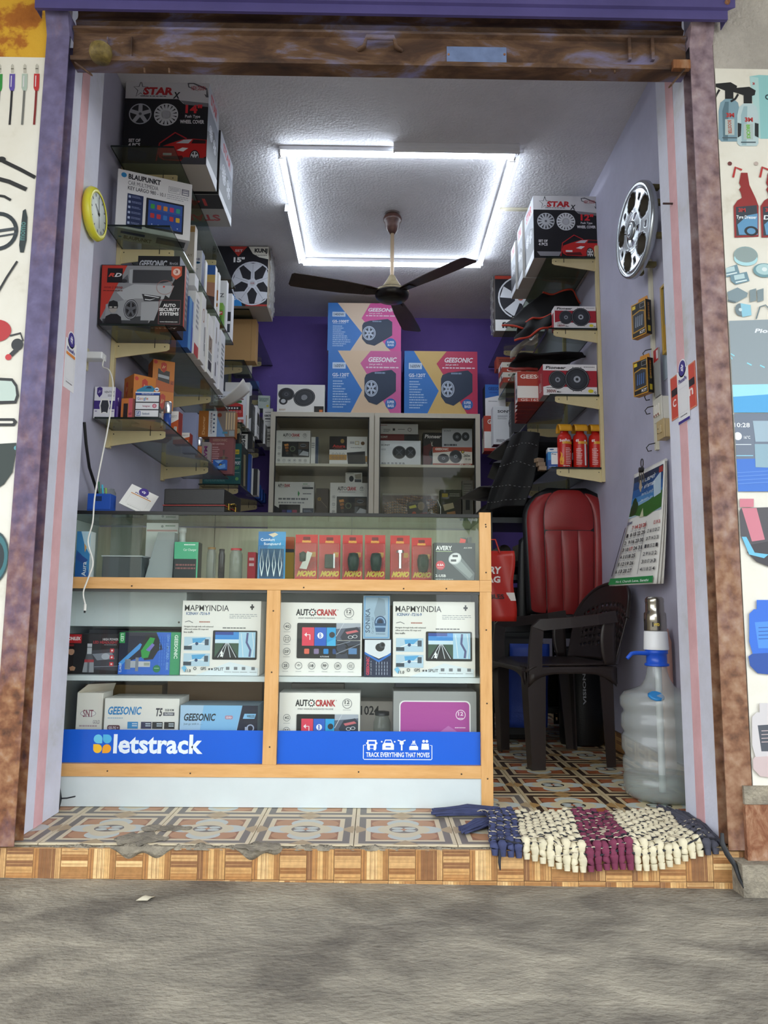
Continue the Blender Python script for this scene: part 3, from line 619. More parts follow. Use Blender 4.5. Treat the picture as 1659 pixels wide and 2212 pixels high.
def art_starx(inch):
    def f(A):
        A.rect(0, 0, 100, 100, '17171b'); A.poly([(0, 0), (100, 0), (100, 31), (70, 28), (64, 22.5), (0, 22.5)], 'd4d2d4'); A.poly([(66, 24), (72, 29), (100, 31.5), (100, 27)], '7e7d83')
        st = [(18+(9 if i % 2 == 0 else 3.6)*math.sin(i*PI/5), 11.5-(10.5 if i % 2 == 0 else 4.2)*math.cos(i*PI/5)) for i in range(11)]; A.line(st, .9, '2a2a30')
        A.text('STAR', 21, 8.5, 57, 18, 'b8262c', .05, .1); A.text('X', 57, 14, 66, 22, '26262b', .04, .2); A.lines(18, 19, 50, 20.8, 1, '3a3a40')
        A.poly([(74, 3), (80, 2), (98, 9), (100, 20), (97, 20), (94, 15), (80, 10), (75, 8)], '5d5c63'); A.poly([(76, 4), (81, 4), (97, 11), (97, 17), (80, 9), (76, 7)], 'd8d6d8'); A.text('NEW DESIGN', 79, 6.4, 96, 11.6, 'a8343a')
        A.wheel(19, 41, 13.5, 5 if inch == '14"' else 13, 'b4b6bc', '222328'); A.wheel(50, 41.5, 14.5, 16, 'd2d4d8', '1c1d22'); A.ell(50, 41.5, 4.6, 'b9bbc1')
        A.text(inch, 73, 29, 93, 39.5, 'e03038', .04); A.text('Push Type', 73, 41.5, 91, 46, 'dcdade', .02); A.text('WHEEL COVER', 67, 47.5, 96, 52, 'eceaee', .03)
        A.text('SET OF', 7, 71, 21, 75, 'eceaee', .03); A.text('4 PCS', 7, 76, 21, 80.5, 'eceaee', .03)
        A.line([(41, 97), (44, 76), (62, 63), (76, 70)], 1.6, 'b8262c'); A.car(43, 70, 100, 98); A.poly([(4, 90), (42, 90), (38, 97), (9, 97)], '8a8990') if inch != '14"' else A.poly([(68, 100), (74, 92), (100, 93), (100, 100)], '4a4a50')
    return f
def art_starx_side(A):
    A.rect(0, 0, 100, 100, 'aeb0b8'); A.rect(0, 26, 100, 100, '767a84'); A.text('STAR', 20, 6, 80, 20, 'b8464c', .04); A.poly([(0, 60), (60, 40), (100, 52), (100, 100), (0, 100)], '33353c'); A.wheel(32, 52, 16, 14, 'c4c6cc', '3c3e46'); A.wheel(68, 56, 15, 6, 'c4c6cc', '3c3e46'); A.poly([(0, 90), (100, 86), (100, 100), (0, 100)], 'd6d8dc')
def art_kunj(A, inch='15"'):
    A.rect(0, 0, 100, 100, '1d1c22'); A.poly([(30, 0), (62, 0), (46, 17)], 'c2382e'); A.text('SET', 40, 5, 54, 9, 'f0e8e4')
    A.poly([(64, 0), (100, 0), (100, 21), (84, 18), (72, 12)], 'e9e6d8'); A.text('KUNJ', 75, 3, 98, 12, '1c1b1f', .05); A.lines(77, 14, 98, 16, 1, '5a5a50')
    A.text(inch, 38, 18, 58, 27, 'f2f0ee', .05); A.poly([(0, 86), (50, 80), (56, 100), (0, 100)], '2c8ad4'); A.text('ER', 40, 83, 48, 90, 'f0f4f8'); A.rect(62, 97, 100, 100, 'b43830')
    A.ell(73, 62, 38, 'd2d4dc', 41, 36); A.ell(73, 62, 35.5, '26262c', 38.5, 36)
    X, Z = 73, 62
    for i in range(5):
        a = math.radians(90+72*i)
        q = lambda r, t: (X+r*36*math.cos(a+t), Z-r*39*math.sin(a+t)*A.w/A.h)
        A.poly([q(.2, -.5), q(.55, -.16), q(.98, -.5), q(1, -.2), q(.95, 0), q(1, .2), q(.98, .5), q(.55, .16), q(.2, .5)], 'd2d4dc'); A.line([q(.25, 0), q(.9, 0)], .6, '8e9098')
    A.ell(73, 62, 10, 'd8dae2', None, 5); A.ell(73, 62, 5, 'c6c8ce'); A.text('KUN', 70, 60.4, 76, 63.6, 'a04040')
def art_pioneer(A, small=False):
    A.rect(0, 0, 100, 100, 'e6e2e4'); A.rect(0, 20, 100, 73, 'a51f2e'); A.poly([(0, 73), (18, 66), (34, 73)], 'e6e2e4'); A.text('Pioneer', 5, 5.5, 43, 15.5, '26252a', .03, .15); A.lines(76, 7, 97, 11, 1, '5a565c')
    A.speaker(27, 50, 17, 17.5, '30333a', '17181b'); A.speaker(63, 48, 23, 23, '2c2f36', '141518', 'a9adb6')
    for i in range(10): a = i*PI/5; A.rect(63+24*math.cos(a)-1, 48+24*math.sin(a)*A.w/A.h-1, 63+24*math.cos(a)+1, 48+24*math.sin(a)*A.w/A.h+1, '17181b')
    A.lines(6, 75, 20, 79, 1, '3a383c'); A.text('300W' if not small else '180W', 6, 82, 24, 92, '7c2a2e', .02); A.text('Max', 25, 86, 33, 92, '6a666a'); A.ell(88, 86, 5, 'e3d02e', 3.4); A.text('G', 94, 87, 98, 94, '4a484c')
def art_onilex(A):
    A.rect(0, 0, 100, 100, '17171a'); A.rect(0, 1, 28, 23, 'b8232a'); A.text('ONILEX', 3, 7, 26, 16, 'f0e6e6', .04); A.rect(3, 26, 14, 31, '7a2024'); A.text('HIGH POWER', 69, 10, 99, 16, 'cfcdd0', .02); A.text('LED HEADLIGHT', 51, 17, 98, 24, 'b8323a', .02); A.lines(72, 26, 97, 29, 1, '8a888c')
    A.poly([(40, 42), (100, 36), (100, 92), (52, 88)], '3a3c44'); A.poly([(50, 50), (88, 46), (94, 62), (60, 66)], '7e8490'); A.ell(76, 56, 8, 'aab0bc', 6); A.line([(55, 82), (100, 80)], 1, '8e939e')
    A.rect(40, 24, 49, 50, 'b9bbc2'); A.rect(40, 32, 49, 35, '74767c'); A.rect(36, 64, 54, 71, 'a8323a'); A.poly([(39, 50), (50, 50), (53, 64), (37, 64)], '55575e'); A.poly([(36, 71), (54, 71), (55, 96), (33, 96)], '94979e'); A.rect(42, 71, 46, 96, '5a5c63')
    for y in (36, 53, 70): A.rr(84, y, 92, y+10, 1, 'c8343c'); A.ell(88, y+5, 1.8, 'f2dede')
    A.poly([(4, 96), (3, 62), (10, 56), (18, 62), (20, 78), (17, 96)], '1b1a1e'); A.ell(10, 44, 6, 'b78a72', 7); A.poly([(4, 40), (6, 33), (14, 33), (16, 41), (13, 38), (7, 38)], '191719'); A.poly([(8, 84), (14, 80), (20, 84), (18, 92), (10, 92)], 'b08468')
def art_geeblue(A):
    A.rect(0, 0, 100, 100, '2c68cc'); A.poly([(0, 0), (60, 0), (72, 40), (0, 78)], '182038'); A.poly([(0, 74), (34, 26), (40, 32), (4, 80)], '4a9ae0'); A.rect(0, 1, 9, 26, '2f9a55'); A.text('LED', 2, 4, 7, 22, 'd8efe0', .02, 0, True, -90)
    A.poly([(34, 40), (44, 6), (60, 4), (68, 34), (56, 64), (42, 66)], '1a2228'); A.poly([(36, 44), (50, 12), (58, 14), (48, 60), (38, 62)], '2fa04a'); A.poly([(44, 42), (54, 26), (58, 30), (50, 46)], '7a74c4')
    A.rect(84, 0, 100, 100, '3c9a6a'); A.text('GEESONIC', 90, 6, 96, 62, 'ddeee4', .03, 0, True, -90); A.text('130W LUMITURBO - 8000K', 77.5, 6, 82, 90, '7fb2ea', .01, 0, True, -90)
    for x in (66, 70, 74): A.lines(x, 10, x+1.4, 80, 9, '4c86dc', .8, x)
    A.rect(11, 64, 20, 88, '8c93a0'); A.rect(20, 68, 28, 84, 'aeb4be'); A.rect(28, 60, 33, 92, '7f8692'); A.rect(33, 69, 52, 82, 'c4c8ce'); A.rect(42, 72, 51, 79, '9aa096')
    for i in range(4): A.rect(12+i*2.2, 66, 12.8+i*2.2, 86, '636a76')
    A.ell(63, 86, 6, '1e7a50'); A.lines(59, 84, 67, 87, 1, 'a8d8b8'); A.text('65W*2', 2, 74, 6, 95, 'd4e2f4', .02, 0, True, -90)
def art_sonika(A):
    A.rect(0, 0, 100, 100, '9fb9cd'); A.frame(4, 2, 96, 98, 2, '5a9ad0'); A.text('SONIKA', 8, 30, 26, 86, '48627c', .02, 0, True, 90); A.text('Car Camera LED', 31, 50, 39, 88, '5a6f86', 0, 0, True, 90); A.poly([(56, 4), (80, 10), (84, 44), (48, 60), (40, 40)], '8aa0b2')
    A.ell(64, 62, 22, '2c4a70', 24); A.ring(64, 62, 18, 4, '8cb0d4', 20); A.ell(64, 62, 9, '1a2a42', 10); A.poly([(42, 64), (86, 64), (82, 84), (48, 84)], '34587f'); A.rect(44, 70, 84, 74, '86a8cc'); A.lines(48, 88, 84, 91, 1, '5c7288')
def art_geecam(A):
    A.rect(0, 0, 100, 100, '1d2a48'); A.poly([(2, 2), (98, 2), (98, 38), (54, 52), (10, 38), (2, 34)], 'dfe4ea'); A.poly([(2, 34), (54, 56), (98, 36), (98, 42), (54, 62), (2, 40)], '2c72c8'); A.ell(58, 22, 17, '26292e', 15); A.ell(66, 16, 11, '43474e', 11); A.ell(68, 15, 6, '14161a', 6)
    A.text('GEESONIC', 8, 48, 20, 96, 'c83a58', .04, 0, True, 90); A.text('just go with it', 23, 58, 29, 95, 'b8c0d0', 0, 0, True, 90)
    for x in (44, 54, 64, 74, 84): A.lines(x, 60, x+3, 97, 4, 'aab6cc', .8, x)
def art_geet5(A):
    A.text('GEESONIC', 5, 12, 50, 24, '2f86c4', .03, .25); A.lines(5, 28, 26, 31, 1, 'a9c0d0'); A.text('T5', 69, 14, 78, 26, '3a3a44', .03, .2); A.text('32GB ROM', 81, 15, 93, 18.5, '4a4a52', .02); A.rect(79, 20, 94, 25, '5a5a66'); A.text('PLATFORM', 81, 21, 92, 24, 'e2e2e6')
    A.rr(5, 39, 22, 47, 2.4, '6a4a52'); A.text('GS-7G +', 7, 41, 20, 45, 'eadfe2'); 
    for x, c in ((32, '3a8cc8'), (50, '3a3a58'), (65, '2f3136'), (81, '26272c')): A.rect(x, 34, x+14, 44, c); A.lines(x+6, 36, x+13, 42, 2, 'd6e2ec')
    A.poly([(0, 44), (16, 62), (22, 100), (0, 100)], '2f7ec0'); A.rect(22, 58, 77, 100, '1f2024'); A.rect(26, 62, 73, 100, 'c9d4ec'); A.text('android', 30, 65, 50, 71, '3a8ab0', .01)
def art_geelight(A):
    A.rect(0, 0, 100, 100, 'a9c9e6'); A.poly([(30, 0), (80, 0), (62, 100), (20, 100)], '86bce6'); A.poly([(80, 0), (100, 0), (100, 100), (64, 100)], '22253a'); A.text('GEESONIC', 5, 13, 46, 25, '24303c', .03, .25); A.text('Just go with it .....', 5, 28, 29, 32, '4a5a6c', 0)
    A.rr(58, 16, 68, 22, 1.6, 'b48aa0'); A.text('GS-9G+', 59.5, 17.5, 66.5, 20.8, 'f2e6ee'); A.poly([(83, 13), (98, 13), (96, 21), (81, 21)], '8ac2ec'); A.text('WIRELESS', 86, 15, 96, 19, '24303c'); A.ell(91, 36, 5, 'aab4d0', 5); A.ell(91, 36, 3.4, '22253a', 3.4); A.rect(84, 34, 88, 44, 'aab4d0'); A.rect(18, 60, 52, 100, '2c3040'); A.rect(21, 63, 49, 100, '7f8cc4'); A.rect(80, 64, 98, 80, 'dfe6f0')
def art_snt(A):
    A.ell(46, 28, 30, '9a8a92', 13); A.ell(46, 28, 28, 'e9e6e2', 11.4); A.text('SNT', 26, 23, 66, 33, '8a4a58', .02); A.text('GOLD', 66, 37, 92, 42, '8a8288', .01); A.lines(14, 44, 84, 48, 1, 'b8a0a4'); A.text('5 IN 1', 22, 54, 76, 66, '9a4a66', .02); A.text('CHARGER', 15, 71, 80, 79, '2f2c30', .03); A.text('FIVE IN ONE', 30, 86, 66, 91, '4a90b8')
def art_pinkbox(A):
    A.rect(0, 0, 100, 100, '9a9c9c'); A.rr(7, 12, 93, 99, 6, 'eceaec'); A.rr(8.5, 13.5, 91.5, 98, 5, 'b04a9c')
    A.ring(81, 30, 6, .8, 'f0dcec'); A.text('12', 78, 26, 84, 31, 'f0dcec'); A.lines(78, 34, 84, 36, 1, 'f0dcec'); A.lines(74, 46, 87, 48, 1, 'f0dcec'); logo_crank(A, 26, 72, 78, 80, 'c080b2', 'c99ac0'); A.poly([(48, 70), (56, 52), (66, 44), (72, 48), (80, 54), (72, 60), (62, 66)], 'c070b4')
def art_aura(A): A.rect(0, 0, 100, 100, '3a86c4'); A.poly([(0, 40), (40, 50), (100, 90), (100, 100), (0, 100)], '1f5ea4'); A.poly([(10, 45), (90, 62), (60, 70), (0, 60)], '2a4f98'); A.poly([(30, 0), (100, 0), (100, 50), (60, 30)], 'bcd8ea'); A.poly([(56, 26), (76, 34), (64, 46)], 'd9a868'); A.text('Aura', 48, 66, 80, 97, 'e8eef2', .01, 0, True, 90)
def art_avery(A):
    A.rect(0, 0, 100, 100, '39433f'); A.text('AVERY', 5, 8, 44, 20, 'e9ece8', .03); A.rect(5, 22.5, 44, 24, 'a8c08a'); A.text('AV-999', 72, 11, 92, 15.5, 'cfd4cc'); A.ell(16, 60, 11, 'c83438'); A.text('4.8A', 8, 56, 24, 62, 'f4eaea', .02); A.lines(9, 66, 23, 68, 1, 'f0d0d0'); A.text('2-USB', 4, 84, 29, 91, 'e0e4de', .02); A.lines(4, 96, 48, 99, 1, 'c0c6be')
    A.poly([(36, 50), (60, 30), (98, 80), (96, 98), (82, 98)], '6f7b78'); A.poly([(44, 54), (58, 40), (94, 84), (86, 94)], '8f9a98'); A.ell(51, 42, 16, 'c9cfce', 13.5, 24, .5); A.ell(51, 42, 13.5, 'e4e8e6', 11, 24, .5); A.rect(45, 32, 58, 38, '4a524f'); A.rect(41, 44, 54, 50, '4a524f')
def art_rd(A):
    A.rect(0, 0, 100, 100, '141316'); A.poly([(1, 1), (31, 1), (2, 90)], 'c43a2c'); A.poly([(31, 1), (96, 1), (96, 4), (60, 96), (6, 96), (2, 90)], '8b8c90'); A.poly([(5, 90), (60, 84), (59, 97), (5, 97)], '3c3e42')
    A.poly([(34, 8), (84, 8), (86, 26), (74, 30), (36, 30)], '3a3b40'); A.poly([(34, 8), (38, 7), (38, 32), (34, 30)], 'a9abaf'); A.poly([(25, 26), (32, 16), (34, 30), (27, 30)], '5a5c62'); A.ell(28, 27, 4, '2a2b30', 2.4)
    A.poly([(20, 46), (40, 32), (88, 34), (82, 56), (42, 56), (30, 60)], 'aeb0b4'); A.poly([(8, 66), (32, 58), (38, 92), (8, 92)], '9c9ea2'); A.poly([(50, 48), (73, 52), (72, 60), (53, 60)], '2a2b30'); A.line([(53, 50), (71, 54), (60, 58), (54, 57)], 1, 'e6e8ec'); A.poly([(52, 74), (66, 70), (64, 80), (52, 82)], '3a3b40'); A.poly([(50, 62), (74, 60), (66, 92), (50, 92)], 'a2a4a8')
    A.ell(38, 74, 8.6, '26262a', 12.5); A.ring(38, 74, 8, .9, '9a9ca2', 11.6); A.wheel(38, 74, 6.4, 5, '5c5e64', '1c1c20', 9.6)
    A.rect(8, 6, 26, 30, '17151a'); A.text('R', 9, 14, 16.5, 20.5, 'd0402e', .04, .3); A.text('D', 16.5, 14, 25, 20.5, 'e6e4e6', .04, .3); A.text('one | stop', 5, 35, 27, 41, '8c2a24', .01); A.lines(4, 43, 28, 45, 1, '5a1c18')
    A.poly([(84, 2), (96.5, 2), (96.5, 17), (90, 24), (84, 17)], 'cc5a3e'); A.ell(90.3, 11, 4.4, 'e8c8bc'); A.text('3', 88.8, 8, 91.8, 13.5, '8a3226', .03); A.ring(77, 37, 10, .5, 'a06a62', 9)
    A.ell(76, 36, 1.2, 'c8403a'); A.poly([(78, 50), (84, 56), (98, 58), (98, 99), (68, 99), (70, 84)], '17161a') ; A.frame(71, 58, 97, 98, .8, '7c4a4c')
    for t, x0, x1, y in (('AUTO', 76, 91, 64), ('SECURITY', 71.5, 96, 71), ('SYSTEMS', 72.5, 95, 78)): A.text(t, x0, y, x1, y+5.6, 'eceaea', .04)
    A.text('www.rdoverseas.com', 73, 92.6, 94, 95, 'd8d4d4', .02)
    A.poly([(7, 97), (9, 86), (15, 82), (22, 82), (27, 87), (28, 97)], '1a191c'); A.ell(17, 72, 5, 'a9a29c', 6.2); A.poly([(11, 70), (12, 62), (17, 59.5), (22, 62), (23, 70)], '1b1b1f'); A.rect(11.8, 69, 22.4, 73, '141417'); A.rect(12.6, 70, 16, 72, 'cfc8c0'); A.rect(18, 70, 21.4, 72, 'cfc8c0')
def art_blau(A):
    A.ell(8, 9, 3.6, '2a86c4'); A.text('BLAUPUNKT', 14, 5, 57, 14, '2c2c34', .04); A.text('CAR MULTIMEDIA', 14, 17, 54, 24, '5a5a64', 0); A.text('KEY LARGO 980 - 10.1', 14, 26, 64, 32.5, '3c3c46', .01); A.frame(68, 12, 84, 23, .6, '8a8a94'); A.lines(69.5, 14, 82.5, 21, 3, '9a9aa4'); A.frame(86, 12, 96, 23, 1.2, '6a6a7c'); A.lines(87, 14, 95, 21, 2, '6a6a8c'); A.lines(66, 26, 96, 36, 3, 'b4b4bc', .4)
    A.rect(14, 39, 35, 96, '27335c'); 
    for i in range(6): A.rect(15.5, 42+i*9, 18.5, 46+i*9, 'b4c0dc'); A.lines(20, 42+i*9, 33, 46+i*9, 2, '8490b8', .5, i)
    A.rr(39, 40, 90, 92, 1, '1c1c26'); A.rect(42, 43, 88, 88, '2f4f9c'); A.rect(42, 43, 88, 60, '3a5ca8')
    cs = ('3fa04a', 'd85a3a', 'd88a3a', 'c83a6a', '3aa08a', 'c83a3a', 'c83a4a', '3a7ac8', 'c8403a', 'd8b03a')
    for i, c in enumerate(cs): x = 45+(i % 5)*8.6; y = 49+(i//5)*16; A.rr(x, y, x+5.4, y+8, .9, c)
    for i in range(5): A.ell(47.6+i*8.6, 84, .8, 'c8d4ec')
def art_jbl(A):
    A.speaker(19, 34, 17, 14, '2a2b2f', '1a1b1e', '55585f'); A.ell(13, 58, 9, '2a2b2f', 8); A.ell(13, 58, 5, 'c6c8cc', 4.4); A.speaker(57, 45, 23, 19, '3a3c42', '1b1c1f', 'c4c6ca', .25); A.ell(57, 44, 6.4, '8a8c92', 5.6); A.text('BOOST', 5, 85, 18, 91, 'b8946a', .01); A.rect(78, 75, 98, 98, '26231f'); A.rect(89, 87, 96, 97, 'd8783a')
def art_sony(A):
    A.text('SONY', 4, 14, 26, 21, '33343a', .02); A.lines(4, 32, 16, 40, 2, '9a9ca4'); A.speaker(48, 46, 16.5, 16, '24262b', '101114', '3c3e46'); A.speaker(75, 46, 13, 14.5, '24262b', '101114', '3c3e46')
    for cx, r in ((48, 11), (75, 9)): A.line([(cx-r*.7, 46-r*1.1), (cx+r*.7, 46+r*1.1)], 2, '5a5c64'); A.line([(cx+r*.7, 46-r*1.1), (cx-r*.7, 46+r*1.1)], 2, '5a5c64')
    A.text('XPLOD', 5, 86, 16, 93, '3a3c42'); [A.lines(x, 86, x+6, 93, 2, '5a5c64', .6, x) for x in (20, 29, 38, 48, 56)]
def art_sony_tall(A): A.text('SONY', 18, 10, 74, 17, '3a3a44', .03); A.lines(18, 24, 60, 30, 3, 'a4a4b0'); A.lines(18, 32, 56, 34, 1, '5a5a66'); A.ell(96, 45, 34, '2c2a34', 40) ; A.lines(12, 87, 46, 95, 3, '4a4a54'); A.text('420w', 56, 87, 80, 93, '4a4a54')
def art_gee1024(A):
    A.rect(0, 0, 100, 100, 'e4dcd2'); A.poly([(0, 0), (100, 0), (100, 24), (60, 20), (0, 30)], 'a8452e'); A.rect(0, 84, 100, 100, 'a8452e'); A.text('GEESONIC', 6, 5, 40, 17, 'efe4dc', .03); A.speaker(27, 58, 15, 12, '2a2a2e', '18181b'); A.speaker(58, 48, 16, 17, '34343a', '1b1b1e'); A.ell(76, 24, 4.4, '2a2622'); A.ell(76, 24, 3, 'c8a84a'); A.text('260w', 78, 36, 95, 50, '2c2a2a', .02); A.text('10 cm', 82, 56, 96, 66, '4a4644'); A.text('GS-1024', 68, 86, 96, 97, 'f0e6e0', .02)
def art_ped_pioneer(A):
    A.rect(0, 0, 100, 100, '26201f'); A.poly([(0, 40), (40, 30), (60, 60), (30, 100), (0, 100)], '5a1c1c'); A.text('Pioneer', 8, 5, 96, 16, 'e4dedd', .03, .15); A.ell(60, 60, 30, '17171a', 30); A.ring(60, 60, 26, 3, '4a4a50', 26); A.poly([(40, 22), (46, 30), (52, 22), (48, 34), (54, 38), (44, 38)], 'b8b0a4'); A.lines(8, 93, 40, 96, 1, 'c43838')
def art_atura(A):
    A.rect(0, 0, 46, 45, '1f1416'); A.text('Atura', 8, 28, 42, 38, 'c8382e', .03); A.lines(12, 40, 36, 42, 1, 'c8684e'); A.ell(34, 16, 5, 'a07c3a', 6); A.lines(54, 18, 66, 26, 2, '4a4a4e'); A.frame(68, 16, 78, 28, 1.6, 'b09a4a'); A.ell(88, 23, 5, '6a4a22'); A.text('Android Player', 56, 36, 86, 40, '3a3a3e'); A.rect(0, 62, 46, 80, 'b8873a')
    [A.ring(10+(i % 4)*9, 60+(i//4)*12, 3, .8, '5a5a5e', None, 10) for i in range(8)]; A.rect(86, 66, 100, 86, 'b8873a'); A.poly([(46, 55), (94, 50), (96, 92), (50, 98)], '2c2c31'); A.poly([(50, 60), (88, 56), (90, 84), (54, 90)], '1b1b1f'); A.lines(4, 94, 42, 97, 1, '5a5a5e')
def art_crank_side(A):
    logo_crank(A, 8, 5, 40, 12); A.lines(10, 13, 34, 14.5, 1, '8a8a8e'); A.lines(72, 4, 84, 7, 1, '4a9a5a'); A.rect(70, 12, 98, 16, '3a3a3e'); A.lines(70, 9, 90, 11, 1, '5a5a5e'); A.poly([(60, 20), (64, 26), (61, 34), (59, 28)], '4a9a5a'); A.lines(72, 26, 94, 30, 1, '5a5a5e'); A.lines(10, 37, 90, 41, 1, '7a7a7e', 1, 3); A.lines(10, 46, 80, 49, 1, '9a9a9e', 1, 4)
    A.poly([(0, 54), (12, 60), (20, 100), (0, 100)], '2a2d34'); A.rr(12, 52, 66, 98, 1, '16181c'); A.rect(20, 64, 30, 90, '4a3a6a'); A.rect(32, 64, 44, 90, '2c50a0'); A.rect(46, 64, 58, 90, 'a03a5a'); A.rect(72, 60, 100, 98, '3a4456'); [A.lines(75, 64+i*11, 97, 70+i*11, 2, '8a96aa', .5, i) for i in range(3)]
# ================================================================= glass display counter
M_WOOD = noisy('beech_laminate', [(.3, 'd09a5c'), (.5, 'dca86a'), (.7, 'e4b47a')], 5, 6, .4, stretch=(1.2, 6, 9), bump=0)
M_WOODV = noisy('beech_laminate_upright', [(.3, 'd09a5c'), (.5, 'dca86a'), (.7, 'e4b47a')], 5, 6, .4, stretch=(9, 6, 1.2), bump=0)
M_WHITE = noisy('white_laminate', [(.2, 'b8b4a6'), (.3, 'cdd6d8'), (.7, 'd5dee0')], 5, 10, .35, bump=0)
M_PALEWOOD = noisy('pale_oak_laminate', [(.3, 'd2c8ac'), (.6, 'dfd6bc'), (.8, 'e6dfc8')], 4, 6, .45, stretch=(12, 4, 1), bump=0)
M_GLASS = glassy('counter_glass', 'fafdfb', .01, 1.5)
M_GLASST = glassy('dusty_shelf_glass', 'dfe6de', .05, 1.45, .07, '9a9686')
M_BLACKTRIM = mat('0f1011', .35)
CX0, CX1, CY = -1.15, .409, 2.626
cnt = empty('display_counter', (-.37, CY, 0), 0, 'glass display counter framed in beech strips with blue film band and white kickboard', 'display counter')
def cp(nm, a, b, ma, bev=0, parent=cnt): m_ = MB(); m_.box((a[0]+.37, a[1]-CY, a[2]), (b[0]+.37, b[1]-CY, b[2]), ma, bev); return m_.build(nm, parent)
YB2 = CY+.43
def sheet(nm, x0, x1, z0, z1, y): m_ = MB(); m_.add([(x0+.37, y, z0), (x1+.37, y, z0), (x1+.37, y, z1), (x0+.37, y, z1)], [(0, 1, 2, 3)], M_GLASS); return m_.build(nm, cnt)
cp('kickboard', (CX0, CY+.004, .0008), (.368, CY+.02, .099), M_WHITE)
cp('bottom_rail', (CX0, CY-.001, .0992), (.3678, CY+.02, .141), M_WOOD, .001)
cp('middle_rail', (CX0, CY-.002, .732), (.367, CY+.02, .772), M_WOOD, .001)
m_ = MB(); m_.prism([(.3672+.37, .732), (.409+.37, .7325), (.409+.37, .772), (.368+.37, .772)], .0215, M_WOOD, Matrix.Translation((0, -.002, 0))); m_.build('middle_rail_end', cnt)
cp('upper_end_post', (.368, CY-.002, .7725), (.409, CY+.02, 1.0135), M_WOODV, .001)
cp('end_post', (.368, CY-.001, .0008), (.4085, CY+.02, .7318), M_WOODV, .001)
cp('centre_post', (-.378, CY-.0015, .1412), (-.331, CY+.02, .7318), M_WOODV, .001)
for x, z in ((-.9, .118), (-.62, .112), (-.05, .12), (.3, .115), (-.354, .2), (-.354, .45), (-.354, .66), (.389, .1), (.389, .35), (.389, .6), (-.85, .742), (-.25, .742), (.1, .741), (.25, .742), (.39, .80), (.39, .97), (.391, .962)):
    m_ = MB(); m_.lathe([(.0028, 0), (.0024, .0007), (0, .0008)], '3a2d20', 8, Matrix.Translation((x+.37, -.003, z)) @ Matrix.Rotation(PI/2, 4, 'X')); m_.build('screw_hole', cnt)
cp('end_panel', (.389, CY+.0205, .0008), (.408, YB2, 1.005), M_PALEWOOD)
cp('end_panel', (CX0, CY+.0205, .0008), (CX0+.018, YB2, .995), M_WHITE)
cp('floor_board', (CX0+.0185, CY+.021, .099), (.3885, YB2-.019, .115), M_WHITE)
cp('shelf', (CX0+.0185, CY+.028, .414), (.3885, YB2-.019, .432), M_WHITE, .001)
cp('display_deck', (CX0+.0185, CY+.021, .754), (.3885, YB2-.019, .7715), M_WHITE)
bp_ = cp('back_panel', (CX0+.0185, YB2-.018, .0008), (.3885, YB2, .753), M_WHITE)
for x0, x1 in ((CX0+.0185, -.660), (-.656, -.100), (-.096, .3885)): bk = cp('back_door', (x0, YB2-.018, .7535), (x1, YB2, .992), M_PALEWOOD)
for z in (.862, .945):
    h = cp('hinge', (.345, YB2-.03, z-.016), (.368, YB2-.0185, z+.016), mat('9a9c98', .35, .8), .001, bk)
    h2 = cp('hinge', (.374, YB2-.05, z-.016), (.3884, YB2-.0185, z+.016), mat('9a9c98', .35, .8), .001, bk)
sheet('upper_front_pane', CX0, .3675, .7722, .993, .008)
sheet('lower_front_pane', CX0, -.355, .1, .752, .0212)
sheet('lower_front_pane', -.3545, .388, .1, .752, .0212)
cp('runner', (CX0, CY+.004, .722), (.3675, CY+.019, .7315), mat('4a4b4a', .5))
cp('glass_top', (CX0, CY+.004, .996), (.388, YB2+.01, 1.006), glassy('counter_top_glass', 'cfe0d6', .02, 1.5), .001)
cp('top_edge_trim', (CX0, CY-.001, .994), (.3675, CY+.0035, 1.0065), M_BLACKTRIM, .001)
# drawer hanging under the deck
dr = cp('drawer', (-1.11, CY+.13, .598), (-.69, CY+.38, .742), M_WHITE, .002)
for x, z in ((-.71, .73), (-.715, .615)): m_ = MB(); m_.lathe([(.004, 0), (.003, .001), (0, .001)], '5a5850', 8, Matrix.Translation((x+.37, .13, z)) @ Matrix.Rotation(PI/2, 4, 'X')); m_.build('screw', dr)
# blue advertising film on the lower panes
BLUE = mat('1a5fd4', .25, noise=.04, nscale=3)
def film(nm, x0, x1, fn):
    m_ = MB(); m_.box((x0+.37, .0165, .1415), (x1+.37, .0203, .251), BLUE); o = m_.build(nm, cnt)
    A = Art(x1-x0, .1095); fn(A); A.mb.v = [(x+x0+.37, y+.0166, z+.1415) for x, y, z in A.mb.v]; A.mb.build('lettering', o)
def pcx(u, x0, x1): return (at(u, 1615, y=2.643).x-x0)/(x1-x0)*100
def pcy(v, z0=.1415, z1=.251): return (z1-at(600, v, y=2.643).z)/(z1-z0)*100
LX0, LX1, RX0, RX1 = -1.15, -.379, -.33, .3675
def film_left(A):
    p = lambda u: pcx(u, LX0, LX1)
    for u, v, c, qx, qy in ((211, 1598.5, '6ecdee', 1, 1), (231, 1598.5, '54b9e6', -1, -1), (211, 1619.5, 'ffc62e', -1, -1), (231, 1619.5, 'f7a928', -1, 1)):
        r = p(221)-p(211.6); k = r*A.w/A.h; x, y = p(u), pcy(v); A.ell(x, y, r, c, None, 20); A.rect(min(x, x+qx*r), min(y, y+qy*k), max(x, x+qx*r), max(y, y+qy*k), c)
    A.text('letstrack', p(245), pcy(1588), p(438), pcy(1630), 'e6f2fc', .03)
